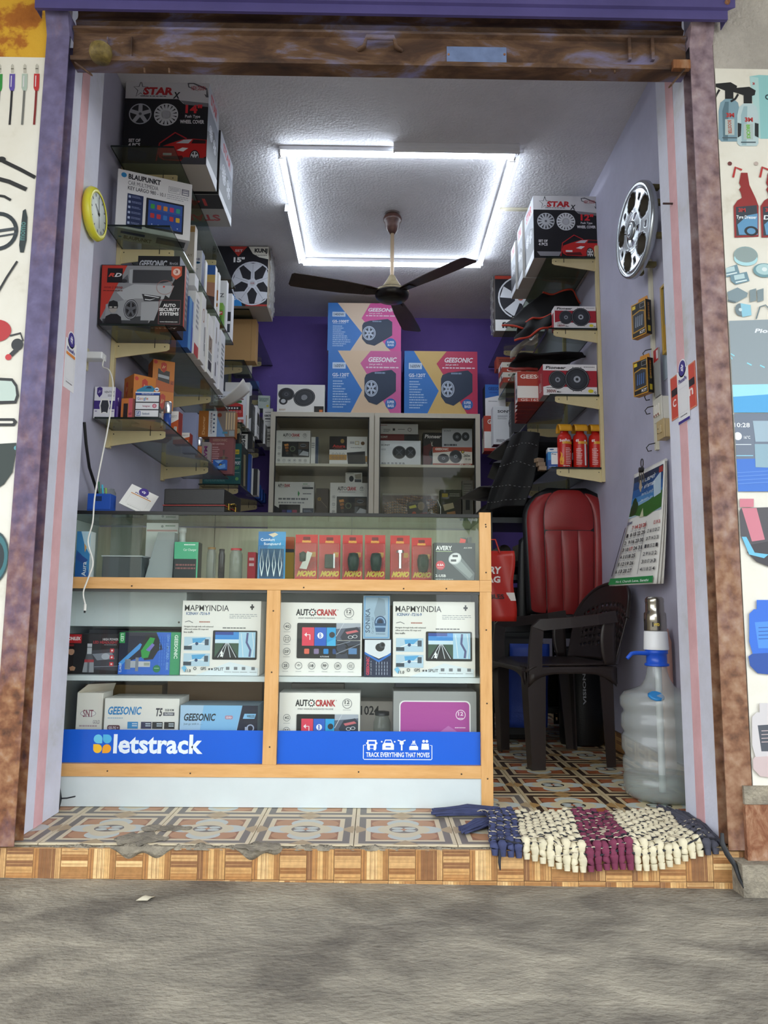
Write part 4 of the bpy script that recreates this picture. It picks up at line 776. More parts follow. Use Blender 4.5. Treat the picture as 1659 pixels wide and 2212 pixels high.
def film_right(A):
    p = lambda u: pcx(u, RX0, RX1); q = pcy; W_ = 'eaf3fc'
    def R_(a, b, c, d, col=W_): A.rect(p(a), q(b), p(c), q(d), col)
    B_ = '1a5fd4'
    A.text('TRACK EVERYTHING THAT MOVES', p(791), q(1623.5), p(928), q(1634), W_, .02)
    A.line([(p(790), q(1608)), (p(785), q(1608)), (p(785), q(1637)), (p(787), q(1639)), (p(931), q(1639)), (p(933), q(1637)), (p(933), q(1608)), (p(929), q(1608))], .35, W_)
    R_(793, 1597, 813, 1616); R_(791, 1602, 815, 1606); R_(796, 1600, 810, 1606, B_); R_(799, 1609, 807, 1615, B_); R_(794, 1616, 799, 1619); R_(807, 1616, 812, 1619)
    A.poly([(p(u), q(v)) for u, v in ((826, 1618), (826, 1607), (829, 1603), (832, 1596), (845, 1596), (848, 1603), (851, 1607), (851, 1618))], W_); A.poly([(p(u), q(v)) for u, v in ((831, 1603), (833, 1598), (844, 1598), (846, 1603))], B_); R_(833, 1610, 844, 1613, B_); R_(823, 1599, 826, 1602); R_(851, 1599, 854, 1602)
    A.line([(p(859), q(1597)), (p(868), q(1600)), (p(876), q(1597))], .5, W_); A.ell(p(867.5), q(1603), p(872)-p(867.5), W_); R_(866, 1608, 869.5, 1619)
    A.poly([(p(u), q(v)) for u, v in ((884, 1618), (884, 1611), (887, 1609), (889, 1604), (898, 1604), (900, 1609), (903, 1611), (903, 1618))], W_); A.poly([(p(u), q(v)) for u, v in ((887, 1609), (889, 1606), (898, 1606), (899, 1609))], B_); A.poly([(p(u), q(v)) for u, v in ((890, 1603), (892, 1597), (894, 1600), (896, 1596), (897, 1603))], W_)
    for u in (915, 922): A.ell(p(u), q(1599), p(918)-p(915), W_); A.poly([(p(a), q(b)) for a, b in ((u-5, 1617), (u-4, 1604), (u+4, 1604), (u+5, 1617))], W_)
film('film_band', LX0, LX1, film_left); film('film_band', RX0, RX1, film_right)
# ---------------- boxes in the lower display, upper tier (shelf top z .432)
TZ = .4325
def shelfbox(nm, lb, px, y, d, z, **k): return pbox(nm, lb, px, y, d, z, **k)
shelfbox('headlight_box', 'black headlight bulb box with red corner logo inside the counter', (140, 1370, 253, 1460), 2.70, .07, TZ, body='17171a', art={'front': art_onilex})
shelfbox('headlight_box', 'blue and green headlight bulb box inside the counter', (254, 1366, 387, 1460), 2.69, .09, TZ, body='2c68cc', sides={'right': '3c9a6a', 'top': '2f9a55'}, art={'front': art_geeblue}, rz=.0)
shelfbox('stereo_box', 'white navigation stereo box with road screen beside the blue green bulb box', (388, 1298, 560, 1460), 2.68, .13, TZ, body='eceae4', art={'front': art_map}, group='navigation stereo boxes')
shelfbox('stereo_box', 'white car stereo box with gear logo and round icons on the counter shelf', (600, 1302, 781, 1460), 2.68, .13, TZ, body='efede8', art={'front': art_crank})
shelfbox('camera_box', 'small navy and white reverse camera box standing between stereo boxes', (786, 1381, 845, 1462), 2.675, .06, TZ, body='1d2a48', art={'front': art_geecam})
b_ = bpy.data.objects['camera_box']; zt = b_.location.z+max(v.co.z for v in b_.data.vertices)
shelfbox('camera_box', 'light blue camera lamp box balanced on the navy camera box', (784, 1287, 842, 1380), 2.676, .05, zt+.0005, body='9fb9cd', art={'front': art_sonika})
shelfbox('stereo_box', 'white navigation stereo box with road screen at the end of the counter', (848, 1300, 1027, 1462), 2.68, .13, TZ, body='eceae4', art={'front': art_map}, group='navigation stereo boxes')
# lower tier (z .1155)
LZ = .1155
o = shelfbox('charger_box', 'white charger box with torn open flap inside the counter', (157, 1497, 214, 1668), 2.70, .10, LZ, body='e4dfd6', art={'front': art_snt})
m_ = MB(); hh = max(v.co.z for v in o.data.vertices); ww = max(v.co.x for v in o.data.vertices); m_.add([(-ww, .002, hh), (ww, .1, hh), (ww*1.4, .07, hh+.028), (-ww*.2, .0, hh+.03)], [(0, 1, 2, 3)], mat('cfc6b6')); m_.build('flap', o, solid=.001)
shelfbox('stereo_box', 'white car stereo box with blue corner beside the torn charger box', (218, 1509, 381, 1670), 2.69, .14, LZ, body='e9e6e0', art={'front': art_geet5})
shelfbox('stereo_box', 'pale blue car stereo box with dark navy corner inside the counter', (384, 1524, 553, 1668), 2.68, .14, LZ, body='8fa4b4', art={'front': art_geelight})
shelfbox('stereo_box', 'white car stereo box with gear logo, half hidden by the blue film', (599, 1497, 776, 1670), 2.68, .14, LZ, body='efede8', art={'front': art_crank})
shelfbox('speaker_box', 'red and white speaker box in shade behind clear jars inside the counter', (770, 1515, 850, 1640), 2.86, .12, LZ, body='d8cfc8', art={'front': lambda A: (A.rect(0, 55, 100, 100, 'a03028'), A.text('1024', 10, 8, 60, 24, '3a3a3c', .02), A.text('SONIC', 5, 62, 70, 78, 'f0dcd8', .03))})
shelfbox('gift_box', 'grey sleeve box with a big magenta panel inside the counter', (849, 1494, 1030, 1670), 2.685, .14, LZ, body='8e9090', art={'front': art_pinkbox})
M_CLEAR = glassy('clear_plastic', 'e4e8e6', .05, 1.45, .12, 'c8ccca')
def jar(nm, lb, px, y, z, lid=None, body=None, cat='jar', prof=None):
    cx, z0, w, h = face(*px, y, z); r = w/2; o = empty(nm, (cx, y+r, z0+.0005), 0, lb, cat)
    p = prof or [(r*.85, 0), (r, .02*h), (r, .8*h), (r*.8, .9*h), (r*.8, .93*h)]
    MB().lathe(p, body or M_CLEAR, 18).build('body', o)
    if lid: MB().lathe([(r*.86, .935*h), (r*.86, h), (0, h)], mat(lid, .4), 18).build('lid', o)
    return o
jar('jar', 'clear plastic jar lying among boxes behind the blue film', (806, 1540, 843, 1650), 2.73, LZ, '2a2c30')
# filler cartons behind the front rows, made up to darken the counter's back
for i, (x0, x1, z, h, c) in enumerate(((-1.1, -.8, LZ, .26, '8c7048'), (-.79, -.42, LZ, .28, '7a5c3a'), (-.32, -.11, LZ, .27, '8e8a86'), (.075, .36, LZ, .275, '6a7280'), (-1.1, -.72, TZ, .15, '5e646c'), (-.3, .1, TZ, .25, '86705a'), (.12, .36, TZ, .26, '9a8a6c'))):
    carton('filler_carton', ('kraft brown', 'dull brown', 'plain grey', 'slate blue', 'slate grey', 'taupe', 'straw coloured')[i]+' filler carton added at the back of the counter '+('floor' if z == LZ else 'shelf'), (x1-x0-.01, .1, h), ((x0+x1)/2, 2.90, z+.0005), body=c, group='filler cartons at the back of the counter')
# ---------------- upper display (deck z .772)
DZ = .772
shelfbox('perfume_box', 'blue and white perfume box at the jamb end of the glass counter', (161, 1148, 191, 1248), 2.70, .05, DZ, body='dfe4e6', art={'front': art_aura})
o = shelfbox('plastic_tub', 'translucent grey plastic tub inside the glass counter', (219, 1203, 304, 1248), 2.72, .09, DZ, cat='tub', body='8d9694'); o.data.materials[0] = glassy('grey_plastic', '9aa4a4', .15, 1.45, .4, '7d8688')
cx, z0, w, h = face(217, 1200, 306, 1206, 2.715, None); MB().box((-w/2, -.004, o.dimensions.z), (w/2, .094, o.dimensions.z+.005), mat('a9b0b0', .4)).build('lid', o)
o = shelfbox('acrylic_sleeve', 'clear acrylic sleeve standing behind the grey tub', (234, 1132, 298, 1248), 2.83, .03, DZ, cat='sleeve', body='c8d0cc'); o.data.materials[0] = M_CLEAR
o = shelfbox('card_pack', 'white header card pack leaning at the back of the glass counter', (311, 1130, 380, 1248), 2.85, .012, DZ, body='f0f0ee', cat='pack', art={'front': lambda A: (A.rect(2, 12, 98, 15, 'd8a8a4'), A.ell(50, 6, 4, 'a9aeac'), A.lines(60, 4, 92, 8, 1, '8aa890'))})
o = shelfbox('tissue_tray', 'grey shell shaped holder inside the glass counter', (312, 1150, 372, 1248), 2.76, .05, DZ, cat='holder', body='9ba3a2')
for v in o.data.vertices:
    t = v.co.z/.2; v.co.x = v.co.x*(1-.45*t)+.03*t*t
jar('spray_bottle', 'small white bottle behind the green charger box', (380, 1140, 396, 1248), 2.84, DZ, None, mat('f2f2f0', .3), 'bottle', [(.022, 0), (.024, .01), (.024, .13), (.012, .15), (.012, .18), (.015, .181), (.015, .2), (0, .2)])
o = shelfbox('charger_box', 'green and black car charger box inside the glass counter', (374, 1171, 426, 1248), 2.74, .06, DZ, body='2a2f2e', art={'front': lambda A: (A.rect(0, 0, 100, 46, '4fb084'), A.text('Car Charger', 38, 18, 92, 26, 'dff0e6', .01), A.lines(40, 6, 88, 12, 1, 'dff0e6'), A.lines(8, 60, 92, 78, 2, '8a5a56'), A.rect(94, 0, 100, 100, '4fb084'))})
for i, (u0, u1, v0, c, lb) in enumerate(((443, 463, 1182, '9fb2aa', 'clear glass tube bottle'), (469, 483, 1186, '1b1c1e', 'slim black cylinder'), (492, 520, 1184, 'b4c4be', 'wide clear plastic cylinder'))):
    jar('tube_bottle', lb+' in the glass counter', (u0, v0, u1, 1248), 2.72, DZ, ('8a6a3a', '1b1c1e', 'b83038')[i], M_CLEAR if i != 1 else mat('1b1c1e', .25), 'bottle')
shelfbox('small_box', 'small red box beside the blue blister card', (534, 1193, 552, 1232), 2.80, .05, DZ, body='c02a34', art={'front': lambda A: A.lines(20, 20, 80, 60, 2, 'eac8c8')})
# blister cards and hanging packs
M_BLIST = glassy('blister_plastic', 'fafcfb', .06, 1.4, .02, 'e8ecea')
def blister(nm, lb, px, y, z, card, art, dep, top=.26, grp=None, extra=None):
    cx, z0, w, h = face(*px, y, z); o = empty(nm, (cx, y, z0+.0008), 0, lb, 'blister pack', grp)
    MB().box((-w/2, dep, 0), (w/2, dep+.001, h), mat(card, .4), 0).build('backing_card', o)
    A = Art(w, h); art(A); A.mb.v = [(a-w/2, b+dep, c) for a, b, c in A.mb.v]; A.mb.build('card_print', o)
    m_ = MB(); m_.box((-w*.47, 0, .004), (w*.47, dep-.006, h*(1-top)), M_BLIST, .003); m_.build('clear_shell', o)
    if extra: extra(o, w, h, dep)
    return o
def momo_art(A):
    A.rect(0, 0, 100, 100, 'c4302c'); A.rr(34, 5, 66, 12, 3, '6a1c1a'); A.text('momo', 30, 13, 70, 18, 'e8b84a', .04); A.text('momo', 68, 38, 92, 50, 'd8a848', .05, .3); A.poly([(0, 78), (100, 56), (100, 70), (0, 94)], 'b02a28')
    A.text('MOMO', 8, 80, 96, 93, 'e9c83c', .06, .4)
KN = [((.35, .5, .8), 'fr'), ((.6, .45, 0), 'sq'), ((.5, .5, 0), 'rd'), ((.5, .5, 0), 'rd'), ((.5, .5, 0), 'st'), ((.5, .5, 0), 'rd')]
def knob(kind):
    def f(o, w, h, dep):
        g = mat('26382c', .5); c = mat('d4d8d8', .15, 1); m_ = MB(); q = Matrix.Translation((.004, dep*.45, h*.4))
        if kind == 'rd': m_.lathe([(0, -.034), (.015, -.032), (.02, -.01), (.021, .01), (.016, .03), (0, .033)], g, 16, q)
        elif kind == 'sq': m_.box((-.016, dep*.25, h*.25), (.016, dep*.6, h*.56), g, .004); m_.box((.016, dep*.25, h*.25), (.021, dep*.6, h*.58), c, .001)
        elif kind == 'fr': m_.prism([(-.022, h*.24), (.004, h*.22), (.024, h*.58), (.006, h*.62)], .012, c, Matrix.Translation((0, dep*.3, 0))); m_.lathe([(0, -.02), (.012, -.016), (.014, .012), (0, .02)], g, 12, Matrix.Translation((-.01, dep*.45, h*.5)))
        else: m_.cyl((0, dep*.45, h*.26), (0, dep*.45, h*.62), .006, c, 10); m_.cyl((0, dep*.45, h*.6), (0, dep*.45, h*.66), .016, c, 14, .014)
        m_.build('gear_knob', o)
    return f
KL = ('chrome fork gear knob', 'square green gear knob with chrome side', 'round dark green gear knob on a card with bent corner', 'oval dark green gear knob beside the gap in the row', 'slim chrome gear lever', 'round green gear knob next to the charger box')
for i, px in enumerate(((634, 1153, 683, 1252), (686, 1154, 733, 1252), (738, 1154, 782, 1252), (787, 1154, 832, 1252), (843, 1155, 886, 1253), (890, 1160, 934, 1253))):
    blister('gear_knob_pack', KL[i]+' in a red blister pack', px, 2.68, DZ, 'c4302c', momo_art, .04, .2, 'gear knob blister packs', knob(KN[i][1]))
def clipx(o, w, h, dep):
    for i in range(4):
        x = -w*.33+i*w*.22; m_ = MB(); m_.tube([(x, dep*.5, h*.06), (x-.006, dep*.5, h*.3), (x, dep*.5, h*.62), (x+.006, dep*.5, h*.3), (x, dep*.5, h*.06)], .0022, mat('c9d2d2', .2, .8), 6); m_.build('clip', o)
blister('clip_pack', 'blue blister card holding four silver clips', (553, 1147, 613, 1250), 2.68, DZ, '4a9cd0', lambda A: (A.rect(0, 0, 100, 100, '4a9cd0'), A.poly([(0, 0), (60, 0), (30, 40), (0, 50)], '2f7ab8'), A.poly([(36, 6), (60, 2), (72, 6), (54, 12)], 'e2d4b8'), A.text('Comfort', 8, 14, 60, 20, 'e4f0f6', .02), A.text('Sunguard', 20, 23, 82, 30, 'e4f0f6', .02), A.rect(6, 36, 94, 98, '2c5a80')), .03, .3, None, clipx)
shelfbox('pouch_box', 'yellow and orange packet behind the blue blister card', (613, 1160, 634, 1250), 2.78, .03, DZ, body='c8a02a', cat='packet', art={'front': lambda A: (A.rect(0, 0, 100, 28, 'd8642a'), A.rect(0, 28, 100, 36, '2a2622'))})
o = shelfbox('charger_box', 'dark grey car charger box with printed twin plug at the post end', (937, 1173, 1027, 1252), 2.67, .05, DZ, body='2f3834', art={'front': art_avery})
m_ = MB(); m_.box((-.016, .002, o.dimensions.z), (.004, .004, o.dimensions.z+.018), mat('d8452e', .4), 0, Matrix.Rotation(.25, 4, 'Y')); m_.build('orange_tag', o)
# ---------------- things standing on the glass top (z 1.0065)
GZ = 1.0068
cx, z0, w, h = face(187, 1066, 237, 1110, 2.78, GZ)
o = carton('pen_box', 'blue plastic pen box on the glass counter top', (w, .06, h), (cx, 2.78, GZ), body='1f52b4', cat='pen holder', art={'front': lambda A: (A.rect(0, 70, 100, 74, '163c86'), A.rect(36, 12, 62, 34, '17305e'))})
for i, c in enumerate(('2f6a4a', '3ab0c8', '8ab04a')): m_ = MB(); m_.tube([(-.004+i*.012, .03, h*.5), (-.016+i*.014, .03, h+.05-.012*i)], .004, mat(c, .4), 6); m_.build('pen', o)
jar('glass_jar', 'empty clear jar with screw neck behind the blue pen box', (205, 1049, 241, 1110), 2.86, GZ, None, None, 'jar')
def art_pe(A, qr=True):
    A.rect(0, 0, 100, 100, 'eceae6'); A.ell(50, 12, 17, '4a3a8c', 17); A.text('पे', 42, 7, 58, 18, 'f2eef8', .03); A.text('PhonePe', 26, 25, 74, 31, '4a3a7c', .03); A.rect(14, 34, 86, 37.5, 'd08a4a'); A.frame(16, 42, 84, 84, .8, 'd8d4ce'); A.lines(24, 89, 76, 91, 1, '8a8478')
def standee(nm, lb, px, y, z, lean, rz):
    cx, z0, w, h = face(*px, y, z); o = empty(nm, (cx, y, z), rz, lb, 'payment card'); o.rotation_euler = (-lean, 0, rz); pts = [(-w/2, 0), (w/2, 0), (w/2, h*.8), (w*.3, h*.84), (w*.25, h*.95), (0, h), (-w*.25, h*.95), (-w*.3, h*.84), (-w/2, h*.8)]
    MB().prism(pts, .003, mat('eceae6', .3)).build('card', o); A = Art(w, h); art_pe(A); A.mb.v = [(max(-w/2, min(w/2, a-w/2)), b, c) for a, b, c in A.mb.v]; A.mb.build('card_print', o); return o
o = standee('payment_standee', 'white payment card with purple round logo propped on the counter top', (254, 1040, 318, 1110), 2.80, GZ+.028, .55, .25); o.rotation_euler = (-.55, .42, .2)
m_ = MB(); m_.prism([(-.01, 0), (.05, .0), (.05, .045), (-.01, .05)], .002, mat('6a4a3a', .4), Matrix.Translation((.0, .006, .006)) @ Matrix.Rotation(-.4, 4, 'X')); m_.build('back_leg', o)
o = carton('card_machine', 'black card swipe machine lying behind the payment card', (.085, .12, .028), (-.93, 2.90, GZ), rz=.2, body='1c1c1f', cat='card machine')
bc = empty('briefcase', at(424, 1107, y=2.74).xyz*1, -.06, 'black hard case with red seam and gold latches on the counter top', 'case'); bc.location = (at(418, 1100, y=2.74).x, 2.74, GZ)
M_CASE = mat('141416', .45, bump=.2, bscale=400)
cw = (at(487, 1080, y=2.74).x-at(352, 1080, y=2.74).x)
MB().box((-cw/2, 0, .001), (cw/2, .26, .036), M_CASE, .004).build('lower_shell', bc); MB().box((-cw/2+.002, 0, .0395), (cw/2-.002, .26, .1), M_CASE, .004).build('lid', bc)
MB().box((-cw/2-.001, -.001, .036), (cw/2+.001, .261, .0395), mat('8c2a26', .5)).build('red_seam', bc)
for y in (.05, .15): MB().box((cw/2, y, .026), (cw/2+.004, y+.025, .052), mat('c8a24a', .25, 1), .001).build('latch', bc)
MB().tube([(cw/2, .08, .05), (cw/2+.012, .09, .055), (cw/2+.012, .12, .055), (cw/2, .13, .05)], .003, mat('c8a24a', .25, 1), 6).build('handle', bc)
# ================================================================= glass shelves on steel rails
M_CREAM = mat('d8c798', .45, noise=.05, nscale=10)
M_EDGE = mat('14201b', .2)
def shelf(lb, x0, x1, y0, y1, z, grp):
    """glass pane; x0 wall side, x1 free edge; z = its top"""
    m_ = MB(); a, b = min(x0, x1), max(x0, x1); m_.box((a-(a+b)/2, 0, -.008), (b-(a+b)/2, y1-y0, 0), M_GLASST)
    k = m_.m(M_EDGE)
    for i in range(2, 6): m_.mi[i] = k
    return tag(m_.build('glass_shelf', None, ((a+b)/2, y0, z)), lb, 'shelf', grp)
def rail(lb, x, y, z0, z1, s, levels, grp, dep=.25):
    """slotted upright on a side wall, brackets are its parts; s = +1 when brackets point to +x"""
    e = empty('shelf_rail', (x, y, 0), 0, lb, 'shelf rail', grp)
    MB().box((0, -.012, z0), (s*.018, .012, z1), M_CREAM, .001).build('upright', e)
    for z in levels:
        pts = [(.018, -.009-.068), (.05, -.009-.062), (dep-.012, -.009-.034), (dep, -.009-.026), (dep, -.012), (dep-.008, -.009), (.018, -.009)]
        m_ = MB(); m_.prism([(s*a, b+z) for a, b in pts], .005, M_CREAM, Matrix.Translation((0, -.0025, 0))); b = m_.build('bracket', e)
        for d in (.03, dep-.02): MB().cyl((s*d, -.0028, z-.024), (s*d, .0028, z-.024), .003, '3a3328', 6).build('hole', b)  # shade inside each bracket hole painted as a dark pin
        MB().box((s*.185, -.004, z-.03), (s*.188, .004, z-.0085), M_BLACKTRIM).build('clip', b)
    return e
AZ = [2.60, 2.245, 1.815, 1.425]; BZ = [2.58, 2.272, 1.855, 1.452]
WL = XL+.0008
for i, z in enumerate(AZ): shelf(('topmost', 'second', 'third', 'lowest')[i]+' glass shelf on the clock wall, next to the shop opening', WL+.02, -.868, 2.93, 4.33, z, 'glass shelves on the clock wall')
for i, z in enumerate(BZ): shelf(('topmost', 'second', 'third', 'lowest')[i]+' glass shelf on the clock wall, next to the purple wall', WL+.02, -.83 if i == 0 else -.868, 4.60 if i == 0 else 4.70, 5.72, z, 'glass shelves on the clock wall')
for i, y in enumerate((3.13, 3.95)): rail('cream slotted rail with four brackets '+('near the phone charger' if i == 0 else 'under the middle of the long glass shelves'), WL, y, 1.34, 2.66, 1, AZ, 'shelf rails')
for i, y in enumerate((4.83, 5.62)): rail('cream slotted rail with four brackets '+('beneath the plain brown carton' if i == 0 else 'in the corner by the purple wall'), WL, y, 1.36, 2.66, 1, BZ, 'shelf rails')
def sbox(nm, lb, x0, x1, y, d, z, h, **k): return carton(nm, lb, (abs(x1-x0), d, h), ((x0+x1)/2, y, z+.0006), **k)
# ---- top shelf
def h_at(u, v, y, z): return at(u, v, y=y).z-z
STX = at(445, 357, z=2.6).x
sbox('wheel_cover_box', 'large wheel cover box with red sports car, printed 14 inch, beside the clock', -1.132, STX, 3.06, .215, 2.6, h_at(360, 174, 3.06, 2.6), body='b9b6b2', art={'front': art_starx('14"'), 'right': art_starx_side}, sides={'bottom': 'b5aca2'})
sbox('wheel_cover_box', 'wheel cover box behind the 14 inch one, only its grey side in sight', -1.12, -.757, 3.30, .30, 2.6, .33, body='b2b0ae', front='1b1b1f', art={'right': art_starx_side, 'bottom': lambda A: (A.rect(30, 0, 100, 42, '26262a'), A.text('14"', 50, 12, 80, 34, 'c83a38', .03, 0, True, 180), A.text('STAR', 40, 60, 90, 80, 'b8464c', .03, 0, True, 180))})
# ---- second shelf
zb_ = AZ[1]; a = at(248, 490, z=zb_); b = at(410, 521, z=zb_); wv = (b-a).length; ang = math.atan2(b.y-a.y, b.x-a.x)
carton('stereo_box', 'white multimedia box with app icons on screen, turned askew beside the clock', (wv, .11, .262), ((a.x+b.x)/2, (a.y+b.y)/2, zb_+.0006), ang, 'e9e8ea', art={'front': art_blau, 'bottom': lambda A: (A.ell(8, 70, 2.4, '2a86c4'), A.text('BLAUPUNKT', 13, 52, 50, 82, '34343c', .03), A.rect(56, 20, 95, 70, '3a3a3c'), A.rect(8, 20, 40, 40, '34406a'))})
m_ = MB(); o = bpy.data.objects['stereo_box.005'] if 'stereo_box.005' in bpy.data.objects else None
def stub(nm, lb, u, v, X, z, thick, body, art=None, h=None, side=None, w=.25, bodyside=None):
    """box standing in a row along the wall: its free front corner is seen at pixel (u, v) on the line x=X"""
    p = at(u, v, x=X); return carton(nm, lb, (w, thick, h or (p.z-z)), (X-w/2, p.y, z+.0006), 0, body, art={k: f for k, f in (('front', art), ('right', side)) if f}, sides=bodyside)
S2 = AZ[1]
stub('display_box', 'beige stereo box half hidden behind the white multimedia box', 422, 486, -.872, S2, .05, 'c9bfae', lambda A: (A.text('LAY', 84, 64, 97, 70, '8a7c66', .01), A.rect(86, 3, 100, 16, 'b08a52')))
stub('display_box', 'white and pale blue box with navy spine on the second clock wall shelf', 437, 541, -.876, S2, .06, 'e4e6ea', lambda A: (A.text('ON 10', 72, 22, 96, 29, '2c3a6a', .03), A.rr(70, 32, 97, 38, 3, '2f7ab8'), A.lines(72, 52, 94, 55, 1, '8a90a0')), bodyside={'right': '26305c'})
stub('display_box', 'thin white box beside the desert picture box', 445, 562, -.876, S2, .04, 'eceae6', lambda A: A.lines(90, 5, 98, 14, 3, '3a2a3c'))
def desert(A): A.rect(0, 0, 100, 100, '4a3c3c'); A.poly([(0, 0), (100, 0), (100, 24), (0, 22)], '3d6cb4'); A.poly([(0, 20), (100, 22), (100, 40), (0, 36)], 'd8b46a'); A.poly([(0, 36), (40, 34), (100, 40), (100, 72), (50, 60), (0, 56)], 'c08a70'); A.poly([(0, 62), (60, 62), (100, 80), (100, 100), (0, 100)], '55443f')
stub('display_box', 'box printed with a desert and blue sky on the second clock wall shelf', 466, 573, -.874, S2, .05, 'eceae6', desert)
stub('display_box', 'white and orange box beside the desert picture box', 473, 588, -.874, S2, .05, 'eceae6', lambda A: (A.rect(80, 42, 100, 66, 'b8732c'), A.rect(80, 72, 100, 80, 'b8732c'), A.text('9', 88, 28, 96, 36, '4a4a4e')))
stub('display_box', 'white box with grey script lettering above a bright green box', 491, 606, -.873, S2, .045, 'e9e8ea', lambda A: A.text('freez', 44, 22, 94, 34, '5a5a60', 0))
p = at(489, 652, x=-.870); carton('display_box', 'bright green box with red stripe on the second clock wall shelf', (.16, .05, .13), (-.955, 4.03, S2+.0006), 0, '6ea03a', art={'front': lambda A: (A.rect(0, 0, 100, 30, '86b84a'), A.rect(50, 38, 100, 54, 'c03a30'), A.text('LOSP', 56, 41, 98, 51, 'f2e6e4', .03), A.lines(50, 62, 96, 78, 2, '34481c'))})
stub('display_box', 'white box with black and grey photographs at the far end of the second shelf', 502, 634, -.872, S2, .06, 'e9e8ea', lambda A: (A.rect(88, 40, 98, 60, '2a2a2e'), A.rect(78, 64, 86, 80, '6a6e74'), A.rect(88, 66, 97, 84, '3a4048')))
# ---- third shelf
S3 = AZ[2]
cx, z0, w, h = face(203, 573, 386, 702, 2.945, S3)
carton('alarm_box', 'red and black car alarm box with silver car picture on the third clock wall shelf', (w, .06, h), (-1.148+w/2, 2.945, S3+.0006), 0, '1b1517', art={'front': art_rd, 'right': lambda A: (A.rect(0, 0, 100, 100, '5a5a62'), A.rect(0, 0, 34, 100, 'c4502e'), A.lines(40, 8, 90, 90, 9, '9a9aa4')), 'bottom': lambda A: A.text('ONLY', 60, 30, 92, 60, 'eceae6', .03)})
gx0, gx1 = at(298, 560, y=3.012).x, at(389, 560, y=3.012).x
def gee_side(A): A.rect(0, 0, 100, 100, '23283c'); A.text('GEESONIC', 12, 28, 28, 90, 'b4bccc', .03, 0, True, -90); A.rect(34, 22, 52, 94, '2c3c74'); A.rect(70, 50, 92, 94, '14161e'); A.rect(74, 60, 84, 72, 'a86a4a')
carton('stereo_box', 'tall black stereo box with white lettering behind the car alarm box', (gx1-gx0, .10, at(340, 553, y=3.012).z-S3), ((gx0+gx1)/2, 3.012, S3+.0006), 0, '14141a', art={'front': lambda A: (A.text('GEESONIC', 4, 6, 70, 15, 'b8bac4', .04, .25), A.text('MirrorLink', 76, 8, 96, 12, 'a4a4ac'), A.lines(4, 17, 40, 19, 1, '5a6a9c'), A.lines(82, 20, 96, 24, 2, 'e4e6ea')), 'right': gee_side})
cols = [('blue stereo box with pale side', '3a6ab8', 0), ('white box with red base stripe', 'eceae6', 1), ('white box with round line drawing', 'eceae6', 2), ('white box with brown photo strip', 'eceae6', 3), ('pale box with black window print', 'eceae6', 4), ('slim white box with black label', 'e9e8ea', 5), ('tall white box with torn edge', 'e9e8ea', 6), ('light grey box leaning on its neighbours', 'e9e8ea', 7)]
y = 3.20
for nm_, c, i in cols:
    th = (.075, .08, .085, .09, .1, .08, .1, .11)[i]; hh = (.24, .30, .33, .31, .30, .33, .36, .33)[i]
    def sd(A, i=i):
        if i == 0: A.rect(0, 0, 60, 100, '5a9ad0'); A.rect(60, 50, 100, 100, '2c50b0')
        elif i == 1: A.rect(0, 82, 100, 100, 'b8302c'); A.lines(20, 10, 80, 60, 6, '9a9aa0')
        elif i == 2: A.ring(50, 30, 26, 5, 'b07a5a', 40); A.rect(78, 44, 88, 80, '3a4a5a')
        elif i == 3: A.rect(30, 30, 74, 56, '8a7466'); A.rect(30, 58, 74, 78, '2a2426')
        elif i == 4: A.rect(20, 34, 90, 60, 'a08a74'); A.ring(55, 46, 20, 6, '4a4440', 30); A.rect(20, 62, 90, 74, '8a8c88'); A.rect(20, 76, 90, 92, '1c1c1e')
        elif i == 5: A.rect(40, 14, 60, 40, '9a8f86'); A.rect(44, 70, 66, 92, '26272a')
        elif i == 6: A.line([(40, 4), (60, 96)], 8, '5a5e5e'); A.lines(70, 30, 90, 70, 4, '9aa0a0')
        else: A.lines(20, 20, 80, 80, 8, '8a8e90')
    carton('stereo_box', nm_+' in the upright row above the orange boxes', (.25, th, hh), (-.845-.125+.008*(i % 3), y, S3+.0006), 0, c, art={'right': sd}, group='stereo boxes packed upright on the third shelf'); y += th+.004
carton('small_carton', 'small white carton perched on the upright row of stereo boxes', (.16, .07, .06), (-.93, 3.30, S3+.335), 0, 'e9e8ea')
lf = MB(); lf.grid(lambda u, v: (-.95+.19*u+.02*v, 4.10+.12*v, S3+.003+.14*u*u*(1-.3*v)+.004*abs(math.sin(v*9))*u), 6, 6, mat('eceae6', .5)); tag(lf.build('leaflet', solid=.001), 'bent white leaflet sticking out past the upright stereo boxes', 'leaflet')
# ---- lowest shelf (front)
S4 = AZ[3]
def pent(A, x, y, r, c, ink): A.poly([(x-r*.9, y-r*.9), (x, y-r*1.2), (x+r*.9, y-r*.9), (x+r*.9, y+r*.5), (x, y+r*1.3), (x-r*.9, y+r*.5)], c); A.line([(x-r*.4, y+r*.3), (x-r*.1, y-r*.4), (x+r*.1, y+r*.2), (x+r*.4, y-r*.3)], r*.25, ink)
def art_vent(A): A.rect(0, 0, 100, 100, 'e2e0e6'); A.rect(0, 44, 100, 71, '3e2a7a'); pent(A, 24, 16, 14, '3e2a7a', 'cfc6e8'); A.text('VENTOZ', 46, 13, 96, 20, '3a3a42', .01); A.lines(64, 25, 96, 32, 2, '5a5a64'); A.poly([(34, 37), (70, 37), (78, 58), (70, 88), (60, 84), (44, 84), (34, 88), (26, 58)], 'eceae6'); A.poly([(38, 43), (66, 43), (72, 60), (66, 84), (58, 80), (46, 80), (38, 84), (32, 60)], '34353c'); A.lines(6, 76, 16, 82, 1, '5a4a8a'); A.lines(86, 76, 97, 82, 1, '5a4a8a')
cx, z0, w, h = face(196, 836, 241, 903, 2.955, S4)
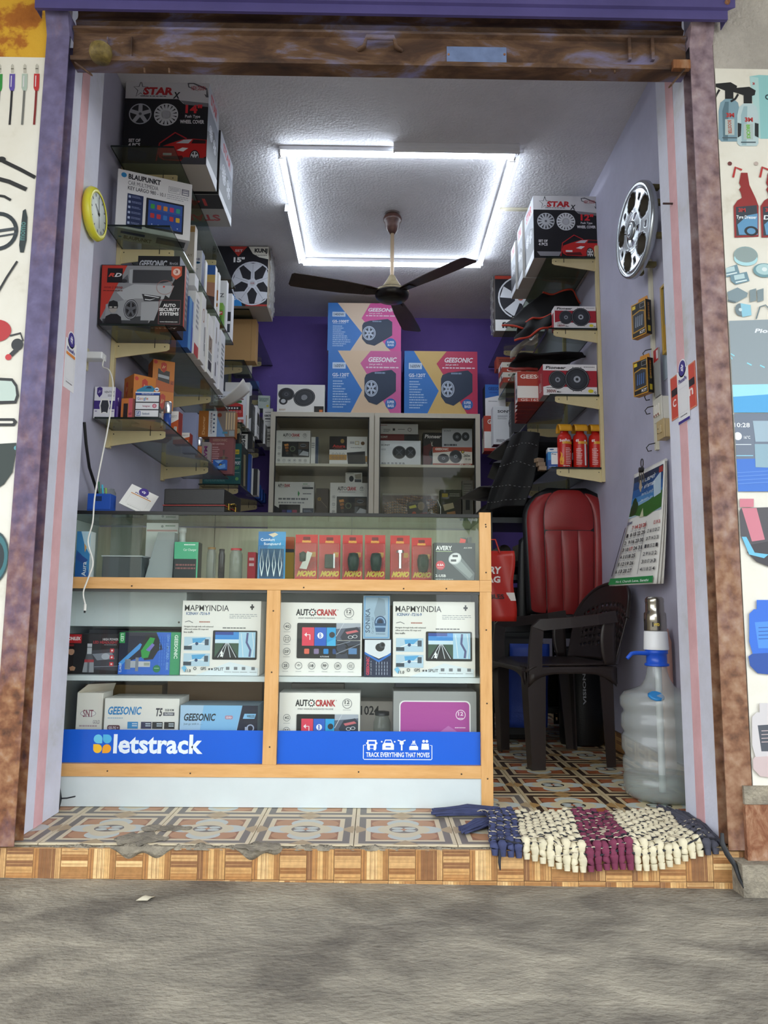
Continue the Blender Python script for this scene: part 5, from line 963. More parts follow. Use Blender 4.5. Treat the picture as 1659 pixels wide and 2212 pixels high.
carton('freshener_box', 'white and purple air freshener box at the open end of the lowest clock wall shelf', (w, .07, h), (-1.148+w/2, 2.955, S4+.0006), 0, 'e2e0e6', art={'front': art_vent, 'right': lambda A: (A.rect(0, 0, 100, 100, '45308c'), A.rr(30, 55, 60, 90, 8, '8a7ac4'), A.poly([(36, 30), (60, 24), (56, 40)], 'e0daf0'))}, sides={'right': '45308c'})
def art_or(A): A.rect(0, 0, 100, 100, 'c8761e'); A.rect(0, 62, 100, 100, 'b85a1a'); A.poly([(24, 28), (78, 34), (78, 74), (24, 66)], '3f3a36'); A.poly([(26, 46), (76, 50), (76, 60), (26, 56)], 'a9adb2'); A.ell(48, 28, 14, 'c8761e'); pent(A, 50, 22, 14, 'b8341e', 'e8c88a'); A.ell(12, 8, 9, 'c03a2a'); A.text('60', 84, 64, 96, 76, '6a2c14')
def art_or2(A): A.rect(0, 0, 100, 100, 'b8661c'); pent(A, 30, 24, 13, 'a8341e', 'e0b87a'); A.text('60', 76, 26, 92, 36, '6a3414'); A.lines(12, 60, 50, 66, 1, '8a4a1a'); A.lines(72, 46, 94, 60, 4, '8a4a1a')
carton('freshener_box', 'pink and orange air freshener box between the purple and the orange ones', (.048, .075, .09), (-1.022, 2.975, S4+.0006), -.15, 'c8664a', art={'front': lambda A: (A.rect(0, 0, 100, 100, 'd07a3a'), A.rect(20, 24, 60, 90, '2a1c1c'), A.rect(66, 0, 100, 100, 'd0606a'), A.text('60', 70, 66, 96, 78, '6a2030')), 'right': lambda A: A.rect(0, 0, 100, 100, 'c46a5a')})
zm_ = at(290, 815, y=3.13).z-S4; zt_ = at(310, 782, y=3.33).z-S4
for lb, x, y, z, hh, rz in (('orange window front air freshener box behind the follow us card', -1.03, 3.13, S4, zm_, .72), ('orange air freshener box hidden under another one by the wall rail', -1.0, 3.33, S4, zt_-.145, .5), ('topmost orange air freshener box with a silver can in its window', -1.0, 3.33, S4+zt_-.1445, .144, .5)):
    carton('freshener_box', lb, (.098, .098, hh), (x+.049*math.sin(rz), y-.049*math.cos(rz)+.02, z+.0006), rz, 'c8761e', art={'front': art_or, 'left': art_or2})
# follow us card
cx, z0, w, h = face(289, 851, 342, 924, 2.965, S4)
e = empty('follow_card', (cx, 2.965, S4+.0006), 0, 'upright follow us card with social media names and blue car cut-out', 'card stand'); hh = .115
MB().box((-w/2, 0, 0), (w/2, .004, hh), mat('23262c', .3)).build('panel', e)
A = Art(w, hh)
for i, (y0, y1) in enumerate(((13, 36), (40, 63), (67, 90))): A.rect(3, y0, 97, y1, 'e2e2e6')
A.rect(0, 0, 100, 11, 'e6e8ec'); A.rect(0, 4, 100, 11, '274a9c'); A.text('FOR FOLLOW US', 26, 5.5, 74, 9.5, 'e8ecf4', .02)
for ch, x, c in (('G', 8, '4a6ab8'), ('o', 18, 'c85a4a'), ('o', 26, 'd0a03a'), ('g', 34, '4a6ab8'), ('l', 42.5, '4a9a5a'), ('e', 46, 'c85a4a')): A.text(ch, x, 19 if ch in 'Gl' else 22, x+(9 if ch == 'G' else 2 if ch == 'l' else 7.4), 29 if ch != 'g' else 33, c, .01)
A.text('Instagram', 32, 48, 62, 57, 'a84a6a', .01); A.ell(80, 51, 9, 'c04a66', None, 8); A.ring(80, 51, 5, 1.6, 'f0d0da'); A.ell(80, 51, 1.6, 'f0d0da'); A.frame(6, 70, 24, 88, 2, '3a5a9c'); A.text('f', 12, 73, 18, 86, '3a5a9c', .05); A.text('facebook', 32, 75, 62, 83, '6a7a9c', .01)
A.mb.v = [(x-w/2, y, z) for x, y, z in A.mb.v]; A.mb.build('card_print', e)
m_ = MB(); m_.prism([(-w*.46, hh), (-w*.46, hh+.008), (-w*.3, hh+.016), (-w*.12, hh+.026), (w*.14, hh+.026), (w*.28, hh+.014), (w*.2, hh)], .004, mat('3f86a8', .3)); m_.prism([(-w*.1, hh+.015), (-.0, hh+.023), (w*.1, hh+.023), (w*.16, hh+.015)], .001, mat('24405a', .3), Matrix.Translation((0, -.001, 0))); m_.build('car_cutout', e)
m_ = MB(); m_.lathe([(.0085, 0), (.0085, .004)], mat('e4e8ee', .3), 18, Matrix.Translation((w*.36, .004, hh+.011)) @ Matrix.Rotation(PI/2, 4, 'X')); m_.box((w*.36-.006, -.0006, hh+.008), (w*.36+.006, -.0001, hh+.013), '2c5a9c'); m_.build('round_badge', e)
def tub(nm, lb, px, y, z, cap, body, cat='jar'):
    cx, z0, w, h = face(*px, y, z); r = w/2; o = empty(nm, (cx, y+r, z+.0006), 0, lb, cat); MB().lathe([(r*.8, 0), (r*.95, .1*h), (r*.9, .55*h), (r*.8, .56*h)], body, 16).build('body', o); MB().lathe([(r*.85, .565*h), (r*.98, .6*h), (r*.98, .95*h), (r*.85, h), (0, h)], cap, 16).build('cap', o); return o
SIL = mat('e4e6ea', .2, .9)
tub('gel_jar', 'blue gel jar with silver lid beside the follow us card', (349, 866, 367, 920), 3.12, S4, SIL, mat('2f4f9c', .2))
def art_wo(A): A.rect(0, 0, 100, 100, 'eceae6'); A.poly([(0, 62), (40, 60), (100, 36), (100, 100), (0, 100)], 'c0582c'); A.lines(8, 8, 44, 12, 1, '4a3a3a'); A.lines(8, 18, 92, 30, 4, '9a9a9c'); A.lines(8, 36, 44, 40, 1, 'a03a3a'); A.rect(76, 68, 92, 90, 'e6e2de'); A.lines(78, 70, 90, 88, 5, '5a5a5c', .6)
pbox('bulb_box', 'white and orange bulb box at the free edge of the lowest shelf', (346, 889, 385, 935), 3.22, .05, S4, body='8c2c22', art={'front': art_wo}, rz=-.1)
pbox('bulb_box', 'second white and orange bulb box leaning behind the blue grey carton', (372, 935, 408, 985), 3.42, .05, S4, body='8c2c22', art={'front': art_wo}, rz=-.05)
pbox('carton', 'plain blue grey carton on the lowest clock wall shelf', (392, 891, 421, 985), 3.62, .05, S4, body='8f97b8', rz=.0)
tub('polish_bottle', 'slim bottle with tall silver cap and orange label at the shelf edge', (417, 944, 433, 1018), 3.72, S4, SIL, mat('b0642a', .35), 'bottle')
pbox('clear_pack', 'clear plastic pack with magenta lettering behind the silver capped bottle', (433, 955, 452, 1020), 3.86, .04, S4, body='9a8f8c', cat='pack', art={'front': lambda A: A.text('EVM', 30, 20, 70, 90, '7a2c6a', .04, 0, True, 90)})
def art_red(A): A.rect(0, 0, 100, 100, '8c5254'); A.text('GEESONIC', 14, 4, 74, 11, 'b08a7c', .03); A.text('HID LIGHTING', 12, 16, 62, 20, 'd8b4b0', .02); [A.lines(14, 26+i*6, 44, 29+i*6, 1, 'c4999a', 1, i) for i in range(8)]; A.poly([(56, 34), (62, 56), (66, 34)], '6a4a48'); A.ell(62, 56, 18, '5c4a44', 4); A.rect(57, 50, 67, 64, '7a6c58'); A.rect(60, 60, 74, 90, '7a4a48')
o = pbox('lamp_pack', 'dull red lighting kit box standing on the far end of the lowest shelf', (449, 945, 502, 1032), 4.20, .06, S4, body='8c5254', art={'front': art_red})
def art_haz(A): A.rect(0, 0, 100, 100, '8a7c74'); A.rect(0, 0, 27, 100, 'b8702e'); A.rect(27, 0, 50, 100, 'e4e6ea'); A.text('Danger', 10, 20, 20, 92, 'e2b07a', .03, 0, True, 90); A.text('MOOD ENLIGHT NCT', 32, 8, 37, 88, '6a3a4a', .02, 0, True, -90); A.poly([(50, 20), (62, 60), (74, 100), (50, 100)], '7aa0d0'); A.ell(57, 16, 6, '8a3a22'); [A.rect(74+i*7, 6, 78.5+i*7, 72, 'd0b894') for i in range(4)]; A.rect(66, 80, 80, 88, '4a90b0'); A.rect(84, 76, 98, 96, '9aa0a4'); [A.ell(42, 16+i*16, 2.6, '4a5a7a') for i in range(5)]
pbox('lamp_box', 'orange and silver mood light box lying across the dull red lighting kit', (428, 888, 507, 943), 4.19, .07, o.location.z+o.dimensions.z+.0003, body='b8702e', art={'front': art_haz})
pbox('blue_packet', 'small blue packet with black knob picture at the edge of the lowest shelf', (459, 993, 488, 1027), 4.06, .03, S4, body='2a62b8', cat='packet', art={'front': lambda A: (A.poly([(10, 10), (80, 4), (40, 40)], '8ab4e4'), A.ell(58, 60, 16, '26282c'), A.ell(58, 56, 8, 'c8a03a'), A.poly([(30, 70), (90, 40), (94, 80), (50, 96)], '6aa0dc'))})
# ---- bay by the purple wall
B1, B2, B3, B4 = BZ
kx1 = at(577, 650, y=4.56).x
o = sbox('wheel_cover_box', 'black wheel cover box in torn plastic wrap printed 15 inch under the ceiling', kx1-.36, kx1, 4.56, .26, B1, at(540, 533, y=4.56).z-B1, body='b3a99a', art={'front': art_kunj})
def wrap(o, side=1):
    w, d, h = o.dimensions; q = random.Random(3); m_ = MB(); m_.grid(lambda u, v: (side*(w/2+.004+.012*abs(math.sin(v*17+u*5))+.004*q.random()), .01+u*(d*.8), h*v), 8, 16, glassy('torn_wrap', 'e6e8ea', .12, 1.45, .35, 'eceae6')); m_.build('torn_wrap', o)
wrap(o)
cx1 = at(551, 780, y=4.72).x
o = sbox('brown_carton', 'plain brown cardboard carton overhanging the glass shelf', -1.09, cx1, 4.72, .095, B2, at(510, 689, y=4.72).z-B2, body='b08a58', rough=.75)
w, d, h = o.dimensions; MB().box((w/2-.03, -.0012, 0), (w/2-.0285, -.0002, h), mat('8a6a40', .8)).build('fold_line', o)
sbox('remote_box', 'white box printed with a crown emblem behind the brown carton', -1.0, -.885, 5.0, .1, B2, .2, body='c9c4b4', art={'bottom': lambda A: A.text('BEWO', 20, 30, 90, 60, '3a3a36', .03)})
carton('small_carton', 'small blue pack by the purple wall on the second shelf', (.08, .06, .06), (-.92, 5.35, B2+.0006), 0, '4a6ab0')
def art_rem(A): A.text('REMOTE', 14, 30, 84, 37, '2f2f33', .05); A.line([(20, 27), (34, 22), (50, 19), (66, 22), (80, 27)], 1.4, '3a3a3e'); A.poly([(44, 25), (46, 21), (50, 24), (54, 21), (56, 25)], '3a3a3e'); A.lines(16, 40, 86, 44, 2, '4a4a50'); A.rect(70, 72, 92, 100, '9a7236')
def art_mmp(A): A.text('MP4 MULTIMEDIA PLAYER', 6, 14, 92, 19, '34343a', .03); A.rect(4, 22, 98, 26, '7a4a4c'); A.poly([(6, 34), (60, 30), (96, 42), (98, 80), (20, 84), (6, 50)], 'c03432'); A.rr(66, 28, 92, 36, 2, '3a6a3a'); A.rect(36, 47, 90, 58, '26262a'); [A.ell(42+i*9, 52.5, 3, 'eceae6') for i in range(5)]; [A.ring(38+i*10, 64, 3.6, 1, 'e4c8c6', None, 10) for i in range(6)]; A.rect(0, 88, 100, 100, 'c46a60'); [A.ell(60+i*14, 94, 4, 'e4b8b0') for i in range(3)]
sbox('remote_box', 'tall white boxed remote with crown emblem on the third shelf by the purple wall', -1.02, -.855, 4.86, .09, B3, at(520, 826, y=4.86).z-B3, body='eceae6', art={'front': art_rem, 'right': lambda A: (A.rect(0, 0, 100, 100, 'e4e6ea'), A.poly([(0, 30), (100, 20), (100, 70), (0, 80)], '26272b'))})
sbox('player_box', 'white and red multimedia player box in front of the remote boxes', -1.06, -.865, 4.73, .09, B3, at(505, 846, y=4.73).z-B3, body='e4e6ea', art={'front': art_mmp})
y = 4.97
for i, (c, hh, lb) in enumerate((('3a3c40', .2, 'charcoal boxed gadget'), ('e9e8ea', .22, 'white and black boxed gadget'), ('26262a', .17, 'black boxed gadget'), ('e9e8ea', .15, 'white boxed gadget with black lettering'))):
    sbox('gadget_box', lb+' in the row beside the tall remote box', -1.0, -.85+.012*i, y, .11, B3, hh, body=c, art={'right': lambda A, i=i: (A.rect(10, 20, 90, 60, ('5a5c60', '2a2a2e', '4a4a50', 'b4b4b4')[i]), A.lines(16, 66, 84, 90, 4, ('8a8a8e', '4a4a4e', '9a9aa0', '2a2a2e')[i]))}); y += .12
def art_sm(A): A.lines(24, 20, 76, 26, 1, '3a3a3e'); A.text('REMOTE', 18, 34, 82, 46, '2f2f33', .04); A.rect(24, 54, 76, 60, '3a3a3e'); A.lines(26, 70, 74, 76, 1, '6a6a6e')
for i, (z, lb) in enumerate(((B3+.155, 'upper small white remote box stacked by the purple wall'), (B3+.001, 'lower small white remote box next to the glass cabinet'))):
    carton('remote_box', lb, (.075, .12, .14), (-.815, 5.44, z), 0, 'eceae6', art={'front': art_sm})
carton('small_carton', 'small green and white carton on top of the stacked remote boxes', (.09, .13, .10), (-.85, 5.46, B3+.30), .1, 'bcc8c4', art={'front': lambda A: (A.lines(10, 20, 90, 50, 3, '2a5a4a'), A.ell(80, 80, 10, 'd8c83a'))})
# lowest shelf by the purple wall
def art_teal(A): A.rect(0, 0, 100, 100, '1f5a5a'); A.rr(80, 14, 94, 25, 1.5, 'c8b02e'); A.text('Care', 82, 17, 92, 22, '2a5a3a', .02); A.lines(82, 34, 97, 37, 1, 'b4ccc4'); A.text('SUPPORT', 77, 42, 98, 50, 'e4e6ea', .02); A.text('REST', 81, 54, 95, 61, '7ab06a', .02); A.lines(82, 68, 97, 70, 1, '9ab8b0'); A.ell(90, 83, 4.5, '6aa05a'); A.lines(5, 86, 60, 91, 2, '7aa6a0', .4); A.ring(15, 76, 6, 1, '8ab4ac', 5)
o = sbox('cushion_box', 'large teal green support cushion box on the lowest shelf by the purple wall', -1.13, -.882, 4.79, .25, B4, at(470, 958, y=4.79).z-B4, body='1f5a5a', art={'front': art_teal, 'right': lambda A: (A.rect(0, 0, 100, 100, '1a2428'), A.poly([(30, 20), (60, 16), (70, 90), (40, 94)], 'a89a74'))})
zt = o.location.z+o.dimensions.z
def art_gig(A): A.rect(0, 0, 100, 100, 'eceae6'); A.text('GIG M', 14, 10, 44, 90, '2c2c30', .05, 0, True, 90); A.rect(62, 0, 100, 100, '26262a')
for i in range(2): carton('gadget_box', ('first', 'second')[i]+' white and black striped box standing on the teal cushion box', (.085, .1, .125-.02*i), (-.955+.07*i, 4.84+.12*i, zt+.0004), 0, 'eceae6', art={'front': art_gig, 'right': lambda A: (A.rect(0, 0, 100, 100, '1f1f23'), A.rect(20, 8, 80, 34, 'eceae6'), A.text('GIG', 30, 50, 60, 80, 'b09a5a', .03))})
sbox('book_box', 'tall blue box standing beside the teal cushion box', -1.06, -.868, 5.06, .07, B4, .27, body='2a56b0', art={'right': lambda A: A.rect(70, 0, 100, 100, 'e4e6ea')})
carton('gadget_box', 'white and black striped box leaning by the blue box', (.08, .09, .19), (-.875, 5.18, B4+.0006), 0, 'eceae6', art={'front': art_gig})
for i in range(3): carton('bulb_box', ('first', 'second', 'third')[i]+' small blue bulb box at the end of the lowest shelf', (.09, .07, .10-.015*i), (-.885+.004*i, 5.33+.1*i, B4+.0006), 0, '2a5cb8', art={'front': lambda A: (A.rect(30, 40, 70, 80, 'c8b040'), A.lines(20, 10, 80, 30, 2, 'c4d4ec'))}, group='small blue bulb boxes')
# ================================================================= glass fronted cabinet on the back wall
M_ALU = mat('c9c2b2', .4, .1); M_CABIN = M_ALU
FY = 5.30; CXL, CXR, CZ0, CZ1 = at(585, 900, y=FY).x, at(1037, 900, y=FY).x, 1.25, 2.085
cab = empty('wall_cabinet', ((CXL+CXR)/2, FY, 0), 0, 'cream cabinet with two glass doors and white shelf against the purple wall', 'cabinet'); XO = (CXL+CXR)/2
def kp(nm, a, b, ma, bev=0, parent=cab): m_ = MB(); m_.box((a[0]-XO, a[1]-FY, a[2]), (b[0]-XO, b[1]-FY, b[2]), ma, bev); return m_.build(nm, parent)
DB = YB-.002
kp('top_board', (CXL, FY+.004, CZ1-.018), (CXR, DB, CZ1), M_ALU); kp('base_cabinet', (CXL, FY+.004, .001), (CXR, DB, CZ0+.012), M_CABIN)
kp('side_board', (CXL, FY+.004, CZ0+.0125), (CXL+.018, DB, CZ1-.0185), M_ALU); kp('side_board', (CXR-.018, FY+.004, CZ0+.0125), (CXR, DB, CZ1-.0185), M_ALU)
kp('back_board', (CXL+.0185, DB-.012, CZ0+.0125), (CXR-.0185, DB, CZ1-.0185), M_ALU); XM = at(808, 1000, y=FY).x
kp('divider', (XM-.009, FY+.004, CZ0+.0125), (XM+.009, DB-.0125, CZ1-.0185), M_ALU)
SZ = at(700, 1003, y=FY+.02).z+.004
for a, b in ((CXL+.0185, XM-.0095), (XM+.0095, CXR-.0185)): kp('shelf', (a, FY+.012, SZ-.02), (b, DB-.0125, SZ), mat('d8d2c0', .5), .001)
MG = glassy('cabinet_glass', 'f4f6f2', .02, 1.3)
for a, b in ((CXL+.002, XM-.003), (XM+.003, CXR-.002)):
    d = empty('door', (0, 0, 0)); d.parent = cab; t = .034
    for p0, p1 in (((a, FY-.014, CZ0), (a+t, FY+.003, CZ1)), ((b-t, FY-.014, CZ0), (b, FY+.003, CZ1)), ((a+t, FY-.014, CZ1-t), (b-t, FY+.003, CZ1)), ((a+t, FY-.014, CZ0), (b-t, FY+.003, CZ0+t))):
        kp('frame_bar', p0, p1, M_ALU, .001, d)
    for p0, p1 in (((a+t, FY-.004, CZ0+t), (a+t+.008, FY+.002, CZ1-t)), ((b-t-.008, FY-.004, CZ0+t), (b-t, FY+.002, CZ1-t)), ((a+t, FY-.004, CZ1-t-.008), (b-t, FY+.002, CZ1-t))): kp('black_gasket', p0, p1, M_BLACKTRIM, 0, d)
    m_ = MB(); m_.add([(a+t-XO, -.002, CZ0+t), (b-t-XO, -.002, CZ0+t), (b-t-XO, -.002, CZ1-t), (a+t-XO, -.002, CZ1-t)], [(0, 1, 2, 3)], MG); m_.build('pane', d)
def inbox(nm, lb, px, art, d=.1, z=None, y=5.40, **k): return pbox(nm, lb, px, y, d, z, art={'front': art} if art else None, **k)
s1 = SZ+.0006; s0 = CZ0+.013
inbox('stereo_box', 'white stereo box with gear logo on the cabinet shelf', (595, 930, 669, 1000), lambda A: art_crank(A, 'dash'), .12, s1, body='eceae6', rz=-.0)
inbox('stereo_box', 'slim white and navy box beside the gear logo box in the cabinet', (671, 944, 687, 1000), lambda A: (A.rect(60, 0, 100, 100, '3a4a66'), A.lines(10, 20, 50, 40, 3, '8a8a8e')), .1, s1, 5.44, body='eceae6')
inbox('stereo_box', 'white and maroon player box with black screen in the cabinet', (711, 943, 793, 1000), art_atura, .1, s1, body='eceae6')
inbox('stereo_box', 'white stereo box with phone side print in the cabinet bottom', (592, 1041, 677, 1112), art_crank_side, .1, s0, body='eceae6')
inbox('stereo_box', 'white stereo box with dashboard screen at the cabinet bottom', (712, 1043, 794, 1112), lambda A: art_crank(A, 'dash'), .1, s0, body='eceae6')
o = bpy.data.objects[[x.name for x in bpy.data.objects if x.name.startswith('stereo_box')][-1]]
bt = [x for x in bpy.data.objects if x.get('label') == 'white stereo box with dashboard screen at the cabinet bottom'][0]
inbox('camera_box', 'small white camera box on top of the dashboard screen box', (746, 1021, 782, 1042), lambda A: (A.lines(6, 8, 50, 16, 1, '5a5a5e'), A.ell(36, 60, 14, '2a2a2e', 18), A.poly([(56, 20), (96, 8), (96, 60), (60, 60)], 'a8a090'), A.rect(56, 64, 96, 92, '4a4a4e')), .06, bt.location.z+bt.dimensions.z, 5.41, body='eceae6')
inbox('trinket_box', 'dark brown trinket box with brass disc at the cabinet bottom', (682, 1055, 709, 1112), lambda A: (A.ell(26, 28, 14, 'a8842e'), A.ell(26, 28, 8, '6a5220'), A.line([(34, 30), (90, 50)], 4, '8a7a66')), .1, s0, 5.46, body='4a4038')
inbox('speaker_box', 'slim grey speaker box on top of the red striped one in the cabinet', (820, 916, 903, 937), lambda A: (A.rect(0, 0, 100, 100, 'e9e8ea'), A.lines(2, 12, 20, 22, 1, 'a03a3a'), A.rect(34, 44, 40, 66, '3a3a3e'), A.ring(78, 55, 5, 1.2, '5a5a5e'), A.lines(10, 50, 28, 84, 3, '7a7a7e'), A.lines(48, 50, 66, 60, 1, '5a5a5e')), .12, at(860, 938, y=5.46).z, 5.46, body='b4b0b2')
inbox('speaker_box', 'black and red speaker box behind the white speaker box in the cabinet', (820, 938, 905, 1000), lambda A: (A.rect(0, 0, 100, 100, '2a1c1e'), A.rect(0, 0, 62, 40, '7a2626'), A.text('SONY', 2, 5, 20, 12, 'eceae6', .02), A.ell(80, 16, 16, '17171a', 14)), .12, s1, 5.46, body='2a1c1e')
inbox('speaker_box', 'white speaker box with two crossed black cones in the cabinet', (819, 952, 909, 1002), art_sony, .05, s1, 5.39, body='e4e6ea')
inbox('speaker_box', 'black and red speaker box with white lettering in the cabinet', (914, 935, 955, 1002), art_ped_pioneer, .08, s1, 5.44, body='26201f')
o = inbox('speaker_box', 'orange banded speaker box at the cabinet corner', (935, 966, 1020, 1003), art_gee1024, .045, s1, 5.385, body='eceae6')
inbox('speaker_box', 'small grey speaker box on top of the orange banded one', (955, 926, 1020, 964), lambda A: (A.rect(0, 0, 100, 100, 'b8b8bc'), A.text('SONY', 6, 8, 30, 17, '3a3a40', .01), A.speaker(50, 44, 15, 16), A.speaker(78, 42, 13, 15), A.lines(6, 82, 62, 92, 1, '4a4a50', 1, 2)), .05, o.location.z+o.dimensions.z, 5.40, body='b4b4b8')
# beaded seat cover in its bag, small packets
p0 = at(826, 1106, y=5.40); p1 = at(948, 1030, y=5.40); bw = p1.x-p0.x
e = empty('bead_seat_cover', ((p0.x+p1.x)/2, 5.42, s0), 0, 'wooden bead seat cover packed in a clear printed bag in the cabinet', 'seat cover')
BD = MB(); q = random.Random(5); tones = [mat(c, .4) for c in ('a4703a', 'b58246', '8c5a2c', '7a2e28')]
for i in range(22):
    for j in range(12):
        x = -bw/2+.02+i*(bw-.04)/21; z = .02+j*.019+.012*math.sin(i*.3); 
        if z > .235-.05*abs(x/bw*2-.1): continue
        BD.lathe([(0, -.008), (.008, -.004), (.008, .004), (0, .008)], tones[3] if (j < 2) else tones[q.randrange(3)], 6, Matrix.Translation((x, -.004*math.sin(i*.28)-.01, z)))
bd = BD.build('beads', e); bd['kind'] = 'stuff'
MB().grid(lambda u, v: (-bw/2+bw*u, .0+.008*math.sin(u*9+v*6), .002+.235*v), 12, 8, mat('5a3c24', .6)).build('backing', e)
MB().grid(lambda u, v: (-bw/2+bw*u, -.022-.012*math.sin(u*PI)*math.sin(v*PI)-.003*math.sin(u*23+v*11), .002+.245*v), 16, 10, glassy('bag_film', 'f0f0ee', .08, 1.5, .08)).build('clear_bag', e)
A = Art(.16, .17); A.poly([(0, 20), (86, 0), (100, 70), (8, 100)], '3a3430'); A.poly([(10, 36), (40, 28), (46, 40), (14, 46)], 'c8c44a'); A.ell(66, 34, 16, '8a7c64', 20); A.ell(34, 66, 9, 'a84a30'); A.lines(12, 20, 80, 24, 1, '9a9488'); A.poly([(56, 66), (92, 58), (96, 72), (62, 86)], '6a2c2a'); A.mb.v = [(x-.03, y-.04, z+.04) for x, y, z in A.mb.v]; A.mb.build('paper_insert', e)
hk = at(945, 1060, y=5.39); MB().tube([(bw/2-.01, -.02, .2), (bw/2+.012, -.02, .15), (bw/2+.012, -.02, .08), (bw/2-.02, -.02, .03)], .004, mat('eceae6', .3), 6).build('bag_handle', e)
inbox('clip_box', 'dark brown box with gold clips pictured at the cabinet corner', (951, 1058, 997, 1112), lambda A: (A.rr(8, 10, 36, 20, 2, 'a8922e'), A.lines(44, 10, 92, 20, 2, '9a948a'), A.poly([(12, 40), (60, 34), (66, 48), (20, 56)], 'b8a888'), A.poly([(30, 60), (70, 56), (74, 70), (34, 74)], 'a8764a')), .08, s0, 5.43, body='3c342c')
inbox('clear_pack', 'clear packaging with dark label at the cabinet edge', (999, 1038, 1022, 1112), lambda A: (A.rect(8, 6, 92, 96, '6a665e'), A.rect(30, 40, 70, 62, '1f1f20'), A.lines(14, 10, 86, 34, 5, '8e8a80')), .06, s0, 5.45, body='86827a')
pk = MB(); pk.grid(lambda u, v: (.57+.10*u, 5.545+.015*math.sin(u*7+v*5), s0+.001+.30*v), 8, 6, mat('4a2624', .4)); tag(pk.build('foil_packet', solid=.004), 'dark red foil packet lying over the boxes in the cabinet corner', 'packet')
# ---- on top of the cabinet
TZ_ = CZ1+.0006
pbox('speaker_box', 'white speaker box with two round drivers on top of the glass cabinet', (598, 831, 701, 888), 5.33, .16, TZ_, body='eceae6', art={'front': art_jbl})
o = pbox('subwoofer_box', 'pink blue subwoofer carton carrying another one on the cabinet', (707, 758, 866, 886), 5.32, .33, TZ_, body='c9a884', art={'front': art_sub('GS-120T', '1600W', 'd0609c')}, sides={'right': 'd0609c', 'left': '2a74c4'})
pbox('subwoofer_box', 'pink blue subwoofer carton stacked on top of another one', (707, 655, 866, 757), 5.325, .30, o.location.z+o.dimensions.z, body='c9a884', art={'front': art_sub('GS-1000T', '1400W', 'd8569c', 'dcc4ac', 's')}, sides={'right': 'd0609c', 'left': '2a74c4'})
pbox('subwoofer_box', 'subwoofer carton with red instead of pink corner on the cabinet', (873, 759, 1032, 886), 5.32, .33, TZ_, body='c09a5a', art={'front': art_sub('GS-120T', '1600W', 'c42c56', 'd8b46c')}, sides={'right': 'b82848', 'left': '2a74c4'})
# ================================================================= ceiling fan
M_FAN = noisy('fan_brown', [(.3, '2c1d18'), (.6, '3c2a24'), (.85, '4a362e')], 14, 6, .45, bump=0); M_FANC = noisy('fan_cream', [(.3, '8a7a5c'), (.6, 'b3a484'), (.8, 'c4b694')], 10, 6, .4, bump=0)
fc = at(848, 458, z=ZC); FX, FYY = fc.x, fc.y+.02
fan = empty('ceiling_fan', (FX, FYY, ZC), 0, 'brown three blade ceiling fan hanging inside the square of tube lights', 'ceiling fan')
MB().lathe([(.045, 0), (.045, -.012), (.0, -.012)], M_FAN, 18).build('ceiling_hook_cup', fan)
zm = at(848, 635, y=FYY).z-ZC; zc1 = at(848, 505, y=FYY).z-ZC
MB().lathe([(.05, -.02), (.056, -.035), (.052, -.05), (.045, -.06), (.042, -.085), (.025, zc1+.01), (.016, zc1)], noisy('fan_canopy', [(.3, '3a241e'), (.6, '5a3a32'), (.8, '8a6a5e')], 20, 6, .3, bump=0), 20).build('canopy', fan)
MB().cyl((0, 0, zc1), (0, 0, zm+.09), .0115, mat('a08a70', .3, .4), 10).build('down_rod', fan)
MB().lathe([(.018, zm+.11), (.03, zm+.085), (.055, zm+.045), (.062, zm+.03)], M_FANC, 20).build('lower_canopy', fan)
MB().lathe([(.06, zm+.028), (.095, zm+.018), (.1, zm), (.096, zm-.02), (.08, zm-.036), (.04, zm-.043), (0, zm-.045)], mat('17110f', .3), 26).build('motor', fan); MB().lathe([(.0975, zm+.014), (.1015, zm+.004), (.0985, zm+.0)], M_FANC, 26).build('trim_ring', fan)
def tipa(u, v): p = at(u, v, z=ZC+zm); return math.atan2(p.y-FYY, p.x-FX)
for u, v in ((635, 604), (1020, 560), (885, 708)):
    a_ = tipa(u, v); T = Matrix.Rotation(a_, 4, 'Z'); b = MB()
    pts = [(.09, -.03), (.14, -.045), (.3, -.062), (.5, -.068), (.585, -.066), (.6, -.05), (.6, .045), (.585, .06), (.5, .06), (.3, .056), (.14, .042), (.09, .03)]
    tilt = Matrix.Rotation(math.radians(10), 4, 'X'); n = len(pts)
    b.add([T @ (tilt @ Vector((x, y, .0)) + Vector((0, 0, zm+.002))) for x, y in pts], [tuple(range(n))], M_FAN); bl = b.build('blade', fan, solid=.004)
    k = MB(); k.add([T @ (tilt @ Vector((x, y, -.006)) + Vector((0, 0, zm+.002))) for x, y in ((.06, -.02), (.17, -.03), (.17, .03), (.06, .02))], [(0, 1, 2, 3)], mat('2a1d19', .4)); k.build('blade_arm', bl, solid=.003)
